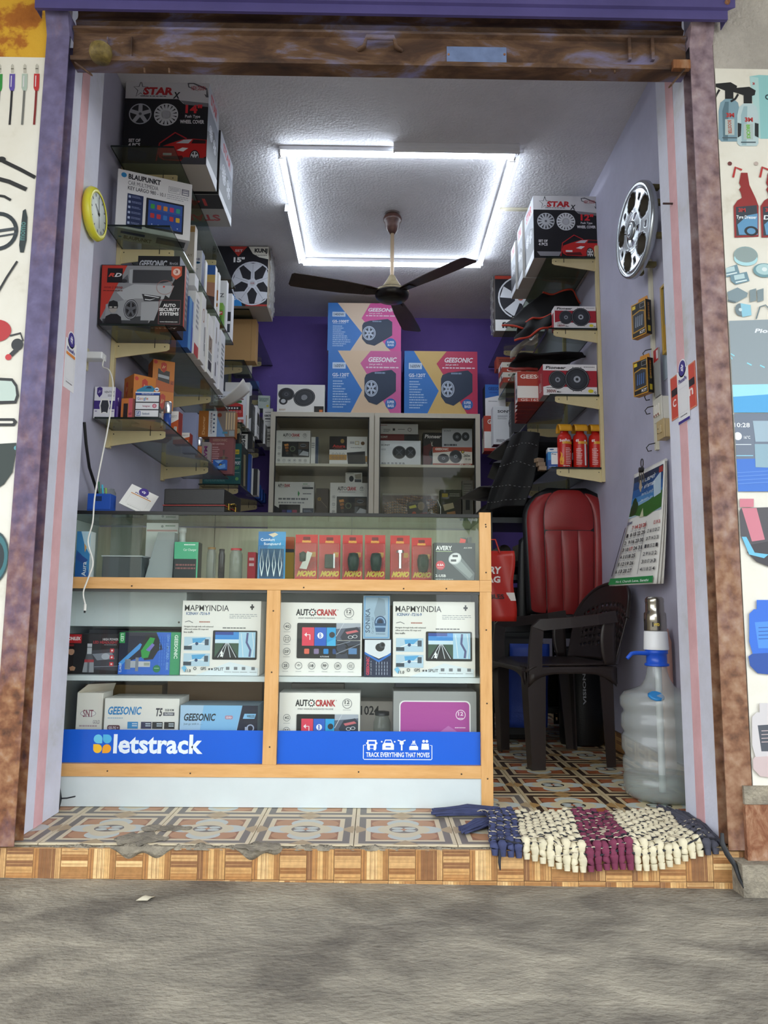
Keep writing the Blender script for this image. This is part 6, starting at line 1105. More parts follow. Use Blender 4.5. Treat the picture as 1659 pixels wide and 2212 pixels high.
# ================================================================= shelves on the hubcap wall
RZ = [2.555, 2.155, 1.793, 1.405]; QZ = [2.58, 2.19, 1.80]
WR = XR-.0008
for i, z in enumerate(RZ): shelf(('topmost', 'second', 'third', 'lowest')[i]+' glass shelf on the hubcap wall, above the chair side', WR-.02, .905, 3.775, 4.62, z, 'glass shelves on the hubcap wall')
for i, z in enumerate(QZ): shelf(('topmost', 'middle', 'lowest')[i]+' glass shelf on the hubcap wall, next to the purple wall', WR-.02, .88, 4.66, 5.70, z, 'glass shelves on the hubcap wall')
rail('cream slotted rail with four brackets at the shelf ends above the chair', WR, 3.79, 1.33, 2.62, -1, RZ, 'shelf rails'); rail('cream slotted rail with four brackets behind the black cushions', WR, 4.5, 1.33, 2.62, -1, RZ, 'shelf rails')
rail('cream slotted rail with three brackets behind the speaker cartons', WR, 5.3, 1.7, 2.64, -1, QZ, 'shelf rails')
R1, R2, R3, R4 = RZ
cx, z0, w, h = face(1154, 424, 1294, 554, 3.80, R1)
for i in range(3):
    carton('wheel_cover_box', ('wheel cover box with red sports car, printed 12 inch, on the hubcap wall', 'second wheel cover box of the row behind the 12 inch one', 'third wheel cover box at the far end of the topmost hubcap wall shelf')[i], (w, (.235, .15, .14)[i], h*(1, .99, .86)[i]), (cx-.012*i, (3.80, 4.045, 4.2)[i], R1+.0006), 0, 'b9b6b2', art={'front': art_starx('12"'), 'left': art_starx_side} if i == 0 else {'left': art_starx_side}, sides={'bottom': 'b5aca2'})
cx, z0, w, h = face(1199, 662, 1288, 708, 3.79, R2)
carton('speaker_box', 'small red and white speaker box on the second hubcap wall shelf', (w, .07, h), (cx, 3.79, R2+.0006), 0, 'a51f2e', art={'front': lambda A: art_pioneer(A, True), 'left': lambda A: (A.rect(0, 0, 100, 20, 'e6e2e4'), A.rect(70, 20, 100, 100, 'eceae6'))})
# large one, turned a little
a = at(1180, 857, z=R3); b = at(1300, 853, z=R3); ww = .285; hh = .168
o = carton('speaker_box', 'large red and white speaker box with two drivers on the third hubcap wall shelf', (ww, .12, hh), (WR-.02-ww/2-.003, 3.80, R3+.0006), .0, 'a51f2e', art={'front': lambda A: art_pioneer(A), 'left': lambda A: (A.rect(30, 50, 44, 80, 'e8e2e2'), A.lines(31, 52, 43, 78, 6, '3a3034', .6), A.text('Pioneer', 55, 20, 66, 80, 'e0c8cc', .02, 0, True, 90)), 'bottom': lambda A: (A.rect(0, 0, 100, 100, 'b8aca8'), A.ell(40, 50, 16, '6a6060', 12))})
def art_geebox(A): A.rect(0, 0, 100, 100, 'b04030'); A.rect(0, 48, 100, 88, 'eceae6'); A.text('GEESONIC', 6, 10, 80, 24, 'f0e4dc', .03); A.text('GS-1656', 6, 90, 50, 98, 'e6d4cc', .02)
def art_geeside(A): A.rect(0, 0, 100, 100, 'eceae6'); A.text('GS-1656', 30, 8, 60, 50, '6a6a70', .01, 0, True, -90); A.ell(55, 62, 22, '2a2c34', 26); A.ell(55, 80, 20, '34363e', 24); A.rect(0, 0, 14, 100, 'b04030')
y = 3.93
for i in range(6):
    hh2 = (.17, .175, .16, .15, .14, .15)[i]
    carton('speaker_box', ('first', 'second', 'third', 'fourth', 'fifth', 'sixth')[i]+' of the orange and white speaker boxes in a row behind the large red one', (.27, .075, hh2), (.90+.015*i, y, R3+.0006), .0, 'b04030', art={'left': art_geeside, 'front': art_geebox} if i < 3 else {'front': art_geebox}, group='row of orange and white speaker boxes'); y += .082
# ---- fire extinguishers
M_RED = mat('c4261c', .25); M_YEL = mat('d89a1e', .35)
def extinguisher(lb, u, lab):
    y = 3.835; x = at(u, 960, y=y).x; e = empty('fire_extinguisher', (x, y, R4+.0006), 0, lb, 'fire extinguisher', 'fire extinguishers')
    MB().lathe([(.0, 0), (.034, .0), (.037, .006), (.037, .165), (.033, .178), (.022, .188), (.02, .2)], M_RED, 22).build('can', e)
    MB().lathe([(.021, .2), (.021, .212), (.012, .216), (.012, .225), (0, .225)], mat('8c1c16', .4), 16).build('nozzle', e)
    def hood(a, b): q_ = math.radians(-10+205*b); return (-.034+.068*a, .002+.038*math.cos(q_), .205+.034*math.sin(q_)-.012*(1-abs(2*a-1)**2)*0)
    m_ = MB(); m_.grid(hood, 6, 12, M_YEL); m_.build('cap_cover', e, solid=.003)
    MB().box((.014, .0385, .0), (.038, .0415, .2), M_YEL).build('back_strap', e)
    m_ = MB(); n = 10; vs = []
    for z in (.128, .142):
        for i in range(n+1): t = math.radians(-140+100*i/n+20); vs.append((.0378*math.cos(t), .0378*math.sin(t), z))
    m_.add(vs, [(i, i+1, n+2+i, n+1+i) for i in range(n)], M_YEL, True); m_.build('clip_band', e)
    def curved(fn, w, h, a0, z0, nm):
        A = Art(w, h); fn(A); R_ = .0374; A.mb.v = [((R_-y_)*math.sin(a0+x_/R_), -(R_-y_)*math.cos(a0+x_/R_), z0+z_) for x_, y_, z_ in A.mb.v]
        A.mb.build(nm, e)
    if lab == 0: curved(lambda A: (A.text('SunRex', 4, 2, 92, 12, 'f0e6e4', .02), A.poly([(6, 92), (2, 74), (14, 60), (10, 46), (26, 56), (24, 70), (34, 64), (36, 80), (30, 94)], 'e8a02a'), [A.lines(50, 34+i*6, 94, 37+i*6, 1, 'e8b8b4', 1, i) for i in range(10)], A.text('SAFE', 30, 96, 80, 100, 'f0e6e4')), .07, .15, -1.0, .008, 'label_print')
    else: curved(lambda A: ([A.rect(x, 6, x+14, 96, 'e4e6ea') for x in (62,)], A.text('ex', 2, 3, 26, 12, 'f0e6e4', .02), [A.lines(4, 36+i*6, 46, 39+i*6, 1, 'e8b8b4', 1, i) for i in range(10)]), .075, .15, -.9, .008, 'label_print')
extinguisher('red fire extinguisher with flame label next to the payment box', 1219, 0); extinguisher('red fire extinguisher standing between two others', 1253, 1); extinguisher('red fire extinguisher next to the hubcap wall rail', 1287, 2)
carton('payment_box', 'blue and white payment device box beside the fire extinguishers', (.05, .07, .115), (at(1194, 990, y=3.84).x, 3.84, R4+.0006), -.1, 'e4e6ea', art={'front': lambda A: (A.rect(0, 20, 100, 78, '2f8ac8'), A.rect(0, 58, 100, 100, '234f9c'), A.ell(40, 9, 24, '2a5a8c', 7), A.rr(34, 24, 100, 78, 4, 'f0f0f0'), A.text('Pay', 40, 27, 90, 35, '26305c', .03), A.lines(10, 88, 80, 92, 1, 'b8c8e0')), 'left': lambda A: A.rect(0, 20, 100, 100, '2a6ab8')})
for i in range(3): carton('small_carton', ('lowest', 'middle', 'uppermost')[i]+' of three little brown cartons beside the payment box', (.04, .04, .022), (at(1172, 1010, y=3.88).x-.004*i, 3.87+.004*i, R4+.0006+.0225*i), .2*i, '9a8068')
# ---- black bag with red piping, spilling over the second shelf
M_FAB = mat('141416', .8, bump=.3, bscale=300); M_PIPE = mat('c0402a', .6); M_FAB2 = mat('202024', .45, bump=.3, bscale=200)
bag = empty('seat_cover_bag', (.95, 4.0, R2), 0, 'black fabric seat covers with red piping spilling over the second hubcap wall shelf', 'seat covers')
def drape(nm, px, ys, ma, parent, thick=.01, seed=1, n=10, amp=.012):
    """soft sheet through pixel rows; px: rows of (u,v), ys: depth per row"""
    P_ = [[at(u, v, y=yy)-parent.location for (u, v) in row] for row, yy in zip(px, ys)]
    q = random.Random(seed); ph = [q.uniform(0, 6) for _ in range(4)]
    def lerp(row, t):
        t *= len(row)-1; i = min(int(t), len(row)-2); return row[i].lerp(row[i+1], t-i)
    def fn(u, v):
        t = v*(len(P_)-1); j = min(int(t), len(P_)-2); p = lerp(P_[j], u).lerp(lerp(P_[j+1], u), t-j)
        return p+Vector((amp*.4*math.sin(u*9+v*5+ph[0]), amp*math.sin(u*11+ph[1]+v*4), amp*.5*math.sin(v*9+ph[2]+u*6)))
    m_ = MB(); m_.grid(fn, 24, n, ma); o = m_.build(nm, parent, solid=thick); o.modifiers.new('smooth', 'SUBSURF').levels = 1; return o, fn
o1, f = drape('folded_cover', [[(1170, 632), (1200, 636), (1236, 628), (1252, 655)], [(1120, 675), (1180, 690), (1230, 680), (1252, 690)], [(1085, 705), (1130, 712), (1190, 706), (1196, 704)]], (4.15, 4.05, 3.95), M_FAB, bag)
for v in (0, 1): MB().tube([f(u/14, v)+Vector((0, -.006, 0)) for u in range(15)], .006, M_PIPE, 6).build('piping', bag)
o1, f = drape('folded_cover', [[(1118, 708), (1150, 690), (1190, 680)], [(1112, 725), (1150, 708), (1190, 700)], [(1112, 738), (1150, 722), (1188, 708)]], (3.98, 3.93, 3.92), M_FAB, bag, .014, 2)
for v in (0, 1): MB().tube([f(u/14, v)+Vector((0, -.012, 0)) for u in range(15)], .006, M_PIPE, 6).build('piping', bag)
drape('clear_wrap', [[(1115, 745), (1140, 730), (1165, 726)], [(1100, 775), (1125, 755), (1160, 735)]], (3.95, 3.93), glassy('crumpled_film', 'eceae6', .1, 1.5, .35, 'b8b4a8'), bag, .003, 4, 8, .02)
o1, f = drape('hanging_flap', [[(1116, 765), (1150, 760), (1200, 764), (1262, 762)], [(1105, 785), (1150, 780), (1200, 775), (1268, 770)], [(1098, 794), (1130, 802), (1170, 800), (1200, 796)]], (4.0, 4.1, 4.05), M_FAB, bag, .014, 3)
MB().tube([f(u/14*.6, 1)+Vector((0, -.012, 0)) for u in range(15)], .01, mat('9a3a34', .5), 6).build('piping', bag)
# ---- boxes by the purple wall on the hubcap side
Q1, Q2, Q3 = QZ
def art_kunj2(A): A.rect(0, 0, 100, 100, '1d1c22'); A.rect(0, 0, 60, 6, 'b8402e'); A.ell(52, 40, 46, 'e4e6ea', 46, 30); A.ell(52, 40, 43, '2a2a30', 43, 30); [A.poly([(52+9*math.cos(a-.5), 40-9*math.sin(a-.5)*A.w/A.h), (52+42*math.cos(a-.3), 40-42*math.sin(a-.3)*A.w/A.h), (52+42*math.cos(a+.3), 40-42*math.sin(a+.3)*A.w/A.h), (52+9*math.cos(a+.5), 40-9*math.sin(a+.5)*A.w/A.h)], 'e4e6ea') for a in (PI/2+i*2*PI/5 for i in range(5))]; A.ell(52, 40, 14, 'e4e6ea', None, 5); A.ell(52, 40, 6, 'b86a5a'); A.rect(0, 80, 100, 100, 'eceae6'); A.text('KUNJ', 14, 84, 70, 95, '26262a', .04, 0, True, 180)
kx = at(1067, 722, z=Q1)
o = carton('wheel_cover_box', 'black wheel cover box in clear wrap below the ceiling on the hubcap side', (.34, .12, .40), (kx.x+.17, 4.93, Q1+.0006), 0, '8c8680', art={'front': art_kunj2}); wrap(o, -1)
carton('small_carton', 'small rust red carton under the wrapped wheel cover box', (.14, .1, .09), (.92, 5.12, Q2+.0006+.18), 0, 'a0402c', art={'front': lambda A: A.lines(12, 20, 88, 70, 3, '6a2a20')})
carton('speaker_box', 'white and orange speaker carton carrying the rust red one', (.2, .12, .18), (.98, 5.10, Q2+.0006), 0, 'c4bcae')
def art_g2(A): A.rect(0, 0, 100, 50, 'd8d2c4'); A.rect(0, 50, 100, 100, 'a8402c'); A.text('GS-1', 20, 14, 96, 40, '6a6a5a', .02); A.text('GEE', 20, 62, 80, 88, 'f0e6de', .04)
for i in range(2): carton('speaker_box', ('lower', 'upper')[i]+' of two small orange and cream speaker boxes beside the purple wall', (.16, .14, .072), (.93-.005*i, 4.86+.01*i, Q2+.0006+.073*i), 0, 'c8b8a4', art={'front': art_g2, 'left': lambda A: (A.rect(0, 0, 100, 50, 'eceae6'), A.rect(0, 50, 100, 100, 'a8402c'), A.ell(60, 40, 12, '2a2a2c', 14))})
cx, z0, w, h = face(1066, 878, 1106, 963, 5.02, Q3)
carton('speaker_box', 'tall pale grey speaker box on the lowest shelf by the purple wall', (.17, .1, h), (cx-w/2+.085, 5.02, Q3+.0006), 0, 'e4e6ea', art={'front': art_sony_tall}, sides={'bottom': '6a2c2c'})
carton('speaker_box', 'dark grey glossy speaker box in front of the tall pale grey one', (.14, .08, h*.97), (.975, 4.88, Q3+.0006), 0, '3a3a3e', art={'left': lambda A: (A.lines(10, 20, 90, 60, 5, '7a7a80'), A.ell(50, 70, 20, '6a6a70', 26))})
o = carton('speaker_box', 'orange and white speaker carton in the corner below the blue one', (.24, .12, .26), (at(1043, 950, y=5.24).x+.13, 5.24, Q3+.0006), 0, 'b8402e', art={'front': lambda A: (A.rect(0, 45, 100, 92, 'eceae6'), A.text('GEESONIC', 10, 10, 90, 24, 'f0e6de', .03)), 'left': lambda A: (A.rect(0, 0, 70, 100, 'eceae6'), A.ell(36, 45, 20, '2c2c30', 34), A.text('GEESONIC', 74, 50, 92, 96, 'f0e0d8', .03, 0, True, 90))})
carton('speaker_box', 'blue and white speaker carton stacked in the corner by the purple wall', (.15, .12, .235), (at(1047, 850, y=5.25).x+.078, 5.25, o.location.z+o.dimensions.z+.0004), 0, 'e9e8ea', art={'front': lambda A: (A.poly([(0, 0), (100, 0), (100, 30), (0, 44)], '2464b8'), A.text('GEESONIC', 16, 8, 96, 18, '14306a', .03), A.lines(20, 24, 60, 30, 1, '1a4a9c'), A.lines(16, 52, 60, 56, 1, '8a8a90'))}, sides={'left': '26303c'})
# ---- black cushions heaped on and below the lowest shelf
def cushion(nm, lb, c, size, rz, rx=0, ma=None, stitch=True, grp='black cushions'):
    w, d, h = size; e = empty(nm, c, rz, lb, 'cushion', grp); e.rotation_euler = (rx, 0, rz)
    def fn(u, v, s=1):
        a, b = 2*u-1, 2*v-1; t = (1-abs(a)**3.0)*(1-abs(b)**3.0); return (a*w/2, b*d/2, s*(h/2*max(0, t)**.5+.004*math.sin(a*9+b*4)*t))
    m_ = MB(); m_.grid(lambda u, v: fn(u, v, 1), 16, 12, ma or M_FAB2); m_.grid(lambda u, v: fn(1-u, v, -1), 16, 12, ma or M_FAB2); m_.build('cover', e)
    if stitch:
        for k in (.25, .75):
            for i in range(0, 20, 2):
                p, q = fn(k, (i+.3)/20), fn(k, (i+1)/20); s_ = MB(); s_.tube([Vector(p)+Vector((0, 0, .001)), Vector(q)+Vector((0, 0, .001))], .0022, mat('6a6a6c', .6), 4); s_.build('stitch', e)
    return e
cushion('seat_cushion', 'glossy black quilted cushion on top of the heap beside the extinguishers', (.90, 4.17, R4+.172), (.44, .44, .11), .1, .0)
cushion('seat_cushion', 'black cushion with pale stitches in the middle of the heap', (.89, 4.17, R4+.055), (.48, .46, .10), -.08, .0)
sd_ = empty('draped_cover', (.75, 3.97, 1.3), 0, 'black stitched seat cover sagging from the shelf to the rack', 'seat cover')
o1, f = drape('cover_sheet', [[(1106, 945), (1130, 928), (1168, 935)], [(1088, 985), (1120, 975), (1162, 985)], [(1062, 1050), (1100, 1042), (1150, 1048)], [(1046, 1102), (1085, 1096), (1134, 1094)]], (3.93, 3.9, 3.9, 3.92), M_FAB, sd_, .012, 9, 14, .009)
for v in (.2, .45, .7, .9):
    for i in range(0, 20, 2): MB().tube([f((i+.2)/20, v)+Vector((0, -.008, 0)), f((i+1)/20, v)+Vector((0, -.008, 0))], .0018, mat('7a7a7c', .6), 4).build('stitch', sd_)
# slotted angle rack behind the counter
M_ANG = mat('2c2e30', .45, .5)
RKX0, RKX1, RKY0, RKY1 = .60, 1.10, 4.02, 4.52
rk = empty('slotted_rack', (.85, 4.27, 0), 0, 'dark slotted angle steel rack behind the chair', 'rack')
for x, sx in ((RKX0, 1), (RKX1, -1)):
    for y, sy in ((RKY0, 1), (RKY1, -1)):
        n = 60; hole = lambda i, j: i == 1 and j % 2 == 1
        m_ = MB(); m_.grid(lambda u, v: (x-.85+sx*.035*(0, .36, .64, 1)[round(u*3)], y-4.27+sy*.001, .0015+1.198*v), 3, n, M_ANG, False, hole)
        m_.grid(lambda u, v: (x-.85+sx*.001, y-4.27+sy*.035*(0, .36, .64, 1)[round(u*3)], .0015+1.198*v), 3, n, M_ANG, False, hole); m_.build('upright', rk, solid=.002)
for z in (.16, .55, .86, 1.17): MB().box((RKX0-.85+.003, RKY0-4.27+.003, z-.03), (RKX1-.85-.003, RKY1-4.27-.003, z), M_ANG).build('tray', rk)
cushion('seat_cushion', 'black cushion crowning the slotted rack below the glass shelves', (.84, 4.25, 1.17+.068), (.46, .46, .125), .1, .0)
cushion('seat_cushion', 'flat black cushion on the third tray of the slotted rack', (.85, 4.27, .86+.046), (.40, .40, .075), .0, 0)
for i, (z, hh, lb) in enumerate(((.16, .22, 'bottom'), (.55, .24, 'second'))):
    carton('black_carton', 'shiny black wrapped carton on the '+lb+' tray of the rack', (.42, .4, hh), (.86, 4.06, z+.0006), .03, '131315', rough=.25)
cushion('seat_cushion', 'black cushion slumping over the edge of the slotted rack top', (.68, 4.25, 1.17+.165), (.3, .44, .05), .15, .0)
pr = MB(); pr.lathe([(.036, 0), (.036, .3), (.032, .3), (.032, 0)], mat('6a6258', .5), 20, Matrix.Translation((.70, 4.03, .985)) @ Matrix.Rotation(-PI/2, 4, 'X'), caps=False); tag(pr.build('cardboard_tube'), 'cardboard tube end poking out of the rack above the red bag', 'tube')
carton('frame_pack', 'flat brown framed pack wedged beside the cardboard tube', (.12, .3, .09), (.86, 4.03, .945), 0, '3a3028')
m_ = MB(); m_.grid(lambda u, v: (.64+.22*u+.01*math.sin(v*8), 4.0-.02*math.sin(u*5), .22+.07*v+.012*math.sin(u*13+v*4)), 20, 6, glassy('bundle_film', 'e9e8ea', .08, 1.5, .3, '9a9c98')); tag(m_.build('film_bundle', solid=.004), 'crumpled clear film bundle on the bottom tray of the rack', 'bundle')
# red carrier bag hung on the end of the counter rack
rb = empty('carrier_bag', (at(1080, 1200, y=3.3).x, 3.3, .62), 0, 'red and white plastic carrier bag hanging behind the counter post', 'bag')
def fb(u, v): return Vector((-.14+.21*u-.01*v+.006*math.sin(v*9), .012*math.sin(u*7+v*3), .0+.31*v))
m_ = MB(); m_.grid(fb, 12, 12, mat('b8281e', .35)); bo = m_.build('bag_sheet', rb, solid=.002)
A = Art(.21, .3)
A.rect(0, 58, 100, 70, 'e4dcd8'); A.text('CARRY', 6, 20, 72, 31, 'f0e8e4', .04); A.text('BAG', 30, 34, 72, 44, 'f0e8e4', .04); A.text('DOUBLES', 8, 60.5, 76, 67.5, '3a2a2a', .03)
A.mb.v = [tuple(fb(min(1, max(0, x/.21)), min(1, z/.31))+Vector((0, y-.004, 0))) for x, y, z in A.mb.v]; A.mb.build('bag_print', rb)
MB().tube([(-.1, 0, .3), (-.08, 0, .36), (-.02, 0, .36), (0, 0, .3)], .004, mat('b8281e', .35), 6).build('bag_handle', rb)
# ================================================================= plastic armchair
M_CH = mat('2f2726', .32, noise=.1, nscale=6)
f_ = Vector((-.363, -.056, 0)).normalized(); yl = -f_; rzc = math.atan2(-yl.x, yl.y)
chair = empty('plastic_chair', (.815, 3.497, 0), rzc, 'dark brown moulded plastic armchair beside the counter', 'chair')
def loft(m_, secs, ma, smooth=False):
    n = len(secs[0]); vs = [p for s_ in secs for p in s_]; fs = []
    for i in range(len(secs)-1):
        for k in range(n): l = (k+1) % n; fs.append((i*n+k, i*n+l, (i+1)*n+l, (i+1)*n+k))
    fs += [tuple(range(n-1, -1, -1)), tuple(range((len(secs)-1)*n, len(secs)*n))]
    return m_.add(vs, fs, ma, smooth)
def leg(xt, yt, xb, yb, sx, sy, zt, wt=.062, wb=.04):
    """tapered angle-section leg"""
    secs = []
    for t in [i/6 for i in range(7)]:
        x, y, z, w = xb+(xt-xb)*t, yb+(yt-yb)*t, .0008+zt*t, wb+(wt-wb)*t; k = .007
        secs.append([(x, y, z), (x-sx*w, y, z), (x-sx*w, y-sy*k, z), (x-sx*k*1.6, y-sy*k, z), (x-sx*k, y-sy*w, z), (x, y-sy*w, z)])
    m_ = MB(); loft(m_, secs, M_CH); return m_.build('leg', chair)
# local frame: x = chair's left-right, y = towards the back, z up
leg(.245, -.205, .235, -.185, 1, -1, .43, .085, .06); leg(-.245, -.205, -.235, -.185, -1, -1, .43, .085, .06)
leg(.235, .19, .22, .2, 1, 1, .43); leg(-.235, .19, -.22, .2, -1, 1, .43)
def seat(u, v):
    a, b = 2*u-1, 2*v-1; x = a*.245*(1-.06*b); y = b*.215; z = .435-.018*(1-a*a)*(1-b*b)-.028*max(0, -b-.75)*4*(1) + .004
    return (x, y, z)
MB().grid(seat, 16, 14, M_CH).build('seat', chair, solid=.008)
# apron under the seat rim
for sx in (-1, 1):
    m_ = MB(); m_.grid(lambda u, v: (sx*.246, -.2+.4*u, .43-v*(.03+.055*(2*u-1)**4)), 14, 3, M_CH); m_.build('apron', chair, solid=.006)
m_ = MB(); m_.grid(lambda u, v: (-.24+.48*u, -.212, .425-v*(.02+.05*(2*u-1)**4)), 14, 3, M_CH); m_.build('apron', chair, solid=.006)
m_ = MB(); m_.grid(lambda u, v: (-.24+.48*u, .205, .425-v*(.02+.05*(2*u-1)**4)), 14, 3, M_CH); m_.build('apron', chair, solid=.006)
# curved perforated back
def back(u, v):
    a = (u-.5)*2; x = .275*math.sin(a*1.25)/math.sin(1.25)*(1-.08*(1-v)); y = .17+.125*math.cos(a*1.25)-.02+.055*v; top = .80-.16*abs(a)**2.4
    return (x, y, .44+(top-.44)*v)
NU, NV = 54, 30
def holes(i, j): return 8 <= i < 46 and 5 <= j < 24 and i % 3 != 0 and j % 3 == 0 and not (17 <= i <= 18 or 35 <= i <= 36)
MB().grid(back, NU, NV, M_CH, True, holes).build('backrest', chair, solid=.006)
MB().tube([Vector(back(i/24, 1)) for i in range(25)], .009, M_CH, 8).build('back_rim', chair)
# arms: wide band from the front post to the back
for sx in (-1, 1):
    P_ = [Vector((sx*.245, -.2, .40)), Vector((sx*.25, -.195, .52)), Vector((sx*.255, -.185, .60)), Vector((sx*.26, -.15, .632)), Vector((sx*.275, -.02, .64)), Vector((sx*.285, .1, .655)), Vector((sx*.272, .19, .67))]
    secs = []
    for i, p in enumerate(P_):
        t = (P_[min(i+1, 6)]-P_[max(0, i-1)]).normalized(); nrm = Vector((sx, 0, 0)); up = nrm.cross(t)*(sx); w = (.06, .055, .055, .05, .045, .045, .05)[i]; k = .01
        up = Vector((0, -t.z, t.y)) if True else up
        inner = p - up*0
        secs.append([p+nrm*k-up*0, p-nrm*k-up*0, p-nrm*k-up*w, p+nrm*k-up*w])
    m_ = MB(); loft(m_, secs, M_CH); m_.build('arm', chair)
    # rounded web between arm and seat at the back
    m_ = MB(); m_.grid(lambda u, v: (sx*(.262+.012*v), .12+.07*u+.02*(1-u)*(2*v-1)**2, .44+.2*v), 4, 8, M_CH); m_.build('arm_web', chair, solid=.006)
# ================================================================= red seat cover hung in front of the shelves
cc = at(1230, 1190, y=3.90); sc_ = empty('car_seat_cover', (cc.x, 3.93, cc.z), .0, 'dark red and black leather car seat cover hanging behind the chair', 'seat cover')
M_LRED = mat('8c2424', .38, noise=.12, nscale=9, bump=.15, bscale=220); M_LBLK = mat('121214', .42, bump=.15, bscale=220)
SW, SH = .226, .33
def outline(v):   # half width at height v (0 bottom .. 1 top)
    if v > .72: q = (v-.72)/.28; return SW*math.sqrt(max(0, 1-(q*.93)**2.6))
    return SW*(.92+.08*min(1, v/.72))
def surf(u, v, s=1, off=0): a = 2*u-1; return (a*outline(v)*s, -.03*(1-a*a)-off-.012*math.sin(v*PI), -SH+2*SH*v)
MB().grid(lambda u, v: surf(u, v, 1.06, -.012), 16, 24, M_LBLK).build('black_border', sc_, solid=.03)
# panels: separate padded pieces
def panel(nm, u0, u1, v0, v1, ma, puff=.012, fit=True):
    def fn(u, v):
        uu, vv = u0+(u1-u0)*u, v0+(v1-v0)*v; t = (math.sin(PI*min(1, max(0, u)))**.5)*(math.sin(PI*min(1, max(0, v)))**.4) if 0 < u < 1 and 0 < v < 1 else 0; x, y, z = surf(uu, vv, .985); return (x, y-.004-puff*t, z)
    m_ = MB(); m_.grid(fn, 14, 18, ma); return m_.build(nm, sc_)
panel('side_bolster', 0, .2, .0, .985, M_LRED, .02); panel('side_bolster', .8, 1, .0, .985, M_LRED, .02)
panel('headrest_panel', .203, .797, .665, .99, M_LRED)
for i in range(3): panel('back_panel', .203+.198*i+.002, .203+.198*(i+1)-.002, .0, .66, M_LRED)
panel('lower_fold', .0, 1, -.09, -.002, M_LBLK, .01)
hk = at(1226, 1035, y=3.93); MB().tube([(hk.x-cc.x, .0, SH-.01), (hk.x-cc.x+.004, .0, SH+.05), (hk.x-cc.x, .0, hk.z-cc.z)], .0025, M_LBLK, 6).build('hanging_string', sc_)
MB().grid(lambda u, v: (-.27+.12*u+.02*v, .05-.01*math.sin(u*6), -SH-.05+.55*v*(.8+.2*u)), 6, 14, M_LBLK).build('side_drape', sc_, solid=.01)
# blue and black covers stacked under it
o = empty('blue_seat_cover', (.80, 3.90, .33), 0, 'royal blue seat cover bundled under the hanging red one', 'seat cover')
M_BL = mat('1c3f9c', .5, bump=.2, bscale=200)
m_ = MB(); m_.grid(lambda u, v: (-.1+.2*u-.02*v, -.02*math.sin(u*PI)-.01*math.sin(v*9), .42*(1-v)*.99-.25), 10, 14, M_BL); m_.build('blue_panel', o, solid=.02)
MB().box((-.16, .004, -.32), (.08, .07, .2), mat('0f0f12', .6), .03).build('black_back', o)
rl = empty('mat_roll', (1.06, 3.90, .0008), 0, 'tall black rolled floor mats with white vertical lettering behind the chair', 'floor mats')
MB().lathe([(.0, 0), (.105, 0), (.11, .01), (.11, .47), (.1, .48), (0, .48)], mat('0d0e12', .5, bump=.4, bscale=150), 24).build('roll', rl)
A = Art(.02, .16); A.text('VISION', 10, 2, 90, 98, 'b8bcc4', .03, 0, True, 90); A.mb.v = [(x-.02, y-.1115, z+.20) for x, y, z in A.mb.v]; A.mb.build('roll_print', rl)
# ================================================================= water jug with pump
jx, jy = 1.046, 2.795
jug = empty('water_jug', (jx, jy, .0008), 0, 'large ribbed clear water jug with blue and white hand pump', 'water jug')
M_JUG = glassy('jug_plastic', 'f0f3f2', .16, 1.55, .27, 'd8dcda'); M_WATER = glassy('water', 'e4ece8', .02, 1.33, .12, 'c4ccc8')
prof = [(.0, .004), (.11, .002), (.125, .012), (.131, .03), (.131, .075), (.127, .085), (.131, .095), (.132, .135), (.122, .15), (.134, .168), (.134, .215), (.124, .23), (.134, .245), (.134, .29), (.123, .305), (.136, .325), (.136, .352), (.12, .372), (.085, .384), (.06, .395), (.044, .42), (.036, .45), (.034, .475)]
MB().lathe(prof, M_JUG, 40).build('bottle', jug)
MB().lathe([(0, .007), (.108, .006), (.121, .016), (.127, .032), (.127, .074), (.1245, .08), (0, .08)], M_WATER, 36).build('water', jug)
pm = empty('pump', (0, 0, 0)); pm.parent = jug
M_PB = mat('1f55c8', .3)
MB().lathe([(.04, .468), (.044, .47), (.044, .476), (.037, .48), (.037, .512), (.041, .514), (.041, .528), (0, .529)], M_PB, 24).build('pump_base', pm)
MB().lathe([(.0445, .528), (.0455, .532), (.0445, .54), (.042, .592), (.04, .596), (0, .5965)], mat('e6e6e8', .3), 24).build('white_bellows', pm)
MB().tube([(-.03, -.012, .515), (-.085, -.02, .516), (-.1, -.022, .514), (-.118, -.025, .496)], [.009, .0075, .0075, .0065], M_PB, 10).build('spout', pm)
MB().cyl((.004, 0, .47), (.004, 0, .02), .012, mat('dfe3e4', .4), 10).build('suction_tube', pm)
MB().lathe([(0, 0), (.03, .004), (.024, .01)], mat('2f86c8', .4), 10, Matrix.Translation((-.045, -.1, .366)) @ Matrix.Rotation(.5, 4, 'X')).build('blue_tape', jug)
fl = tag(MB().lathe([(.0, .5967), (.04, .597), (.0405, .60), (.04, .63), (.0405, .632), (.0395, .66), (.034, .667), (.033, .70), (.034, .703), (.033, .715), (.027, .722), (0, .7225)], mat('a9a49a', .18, 1), 28).build('steel_flask', None, (jx, jy, .0012)), 'upturned steel flask set on top of the water pump', 'flask')
A = Art(.03, .016); A.rect(0, 0, 100, 100, '1c1a14'); A.text('WD', 16, 18, 84, 82, 'd8b83a', .04); A.mb.v = [(math.sin((x-.015)/.04-.25)*(.041-y), -math.cos((x-.015)/.04-.25)*(.041-y), z+.612) for x, y, z in A.mb.v]; A.mb.build('brand_plate', fl)
tag(MB().lathe([(0, 0), (.03, .0), (.032, .01), (.03, .55), (.024, .57), (.02, .60), (0, .602)], mat('d8a894', .5), 18).build('pink_tube', None, (1.145, 2.98, .0008)), 'pale pink plastic tube standing behind the water jug', 'tube')
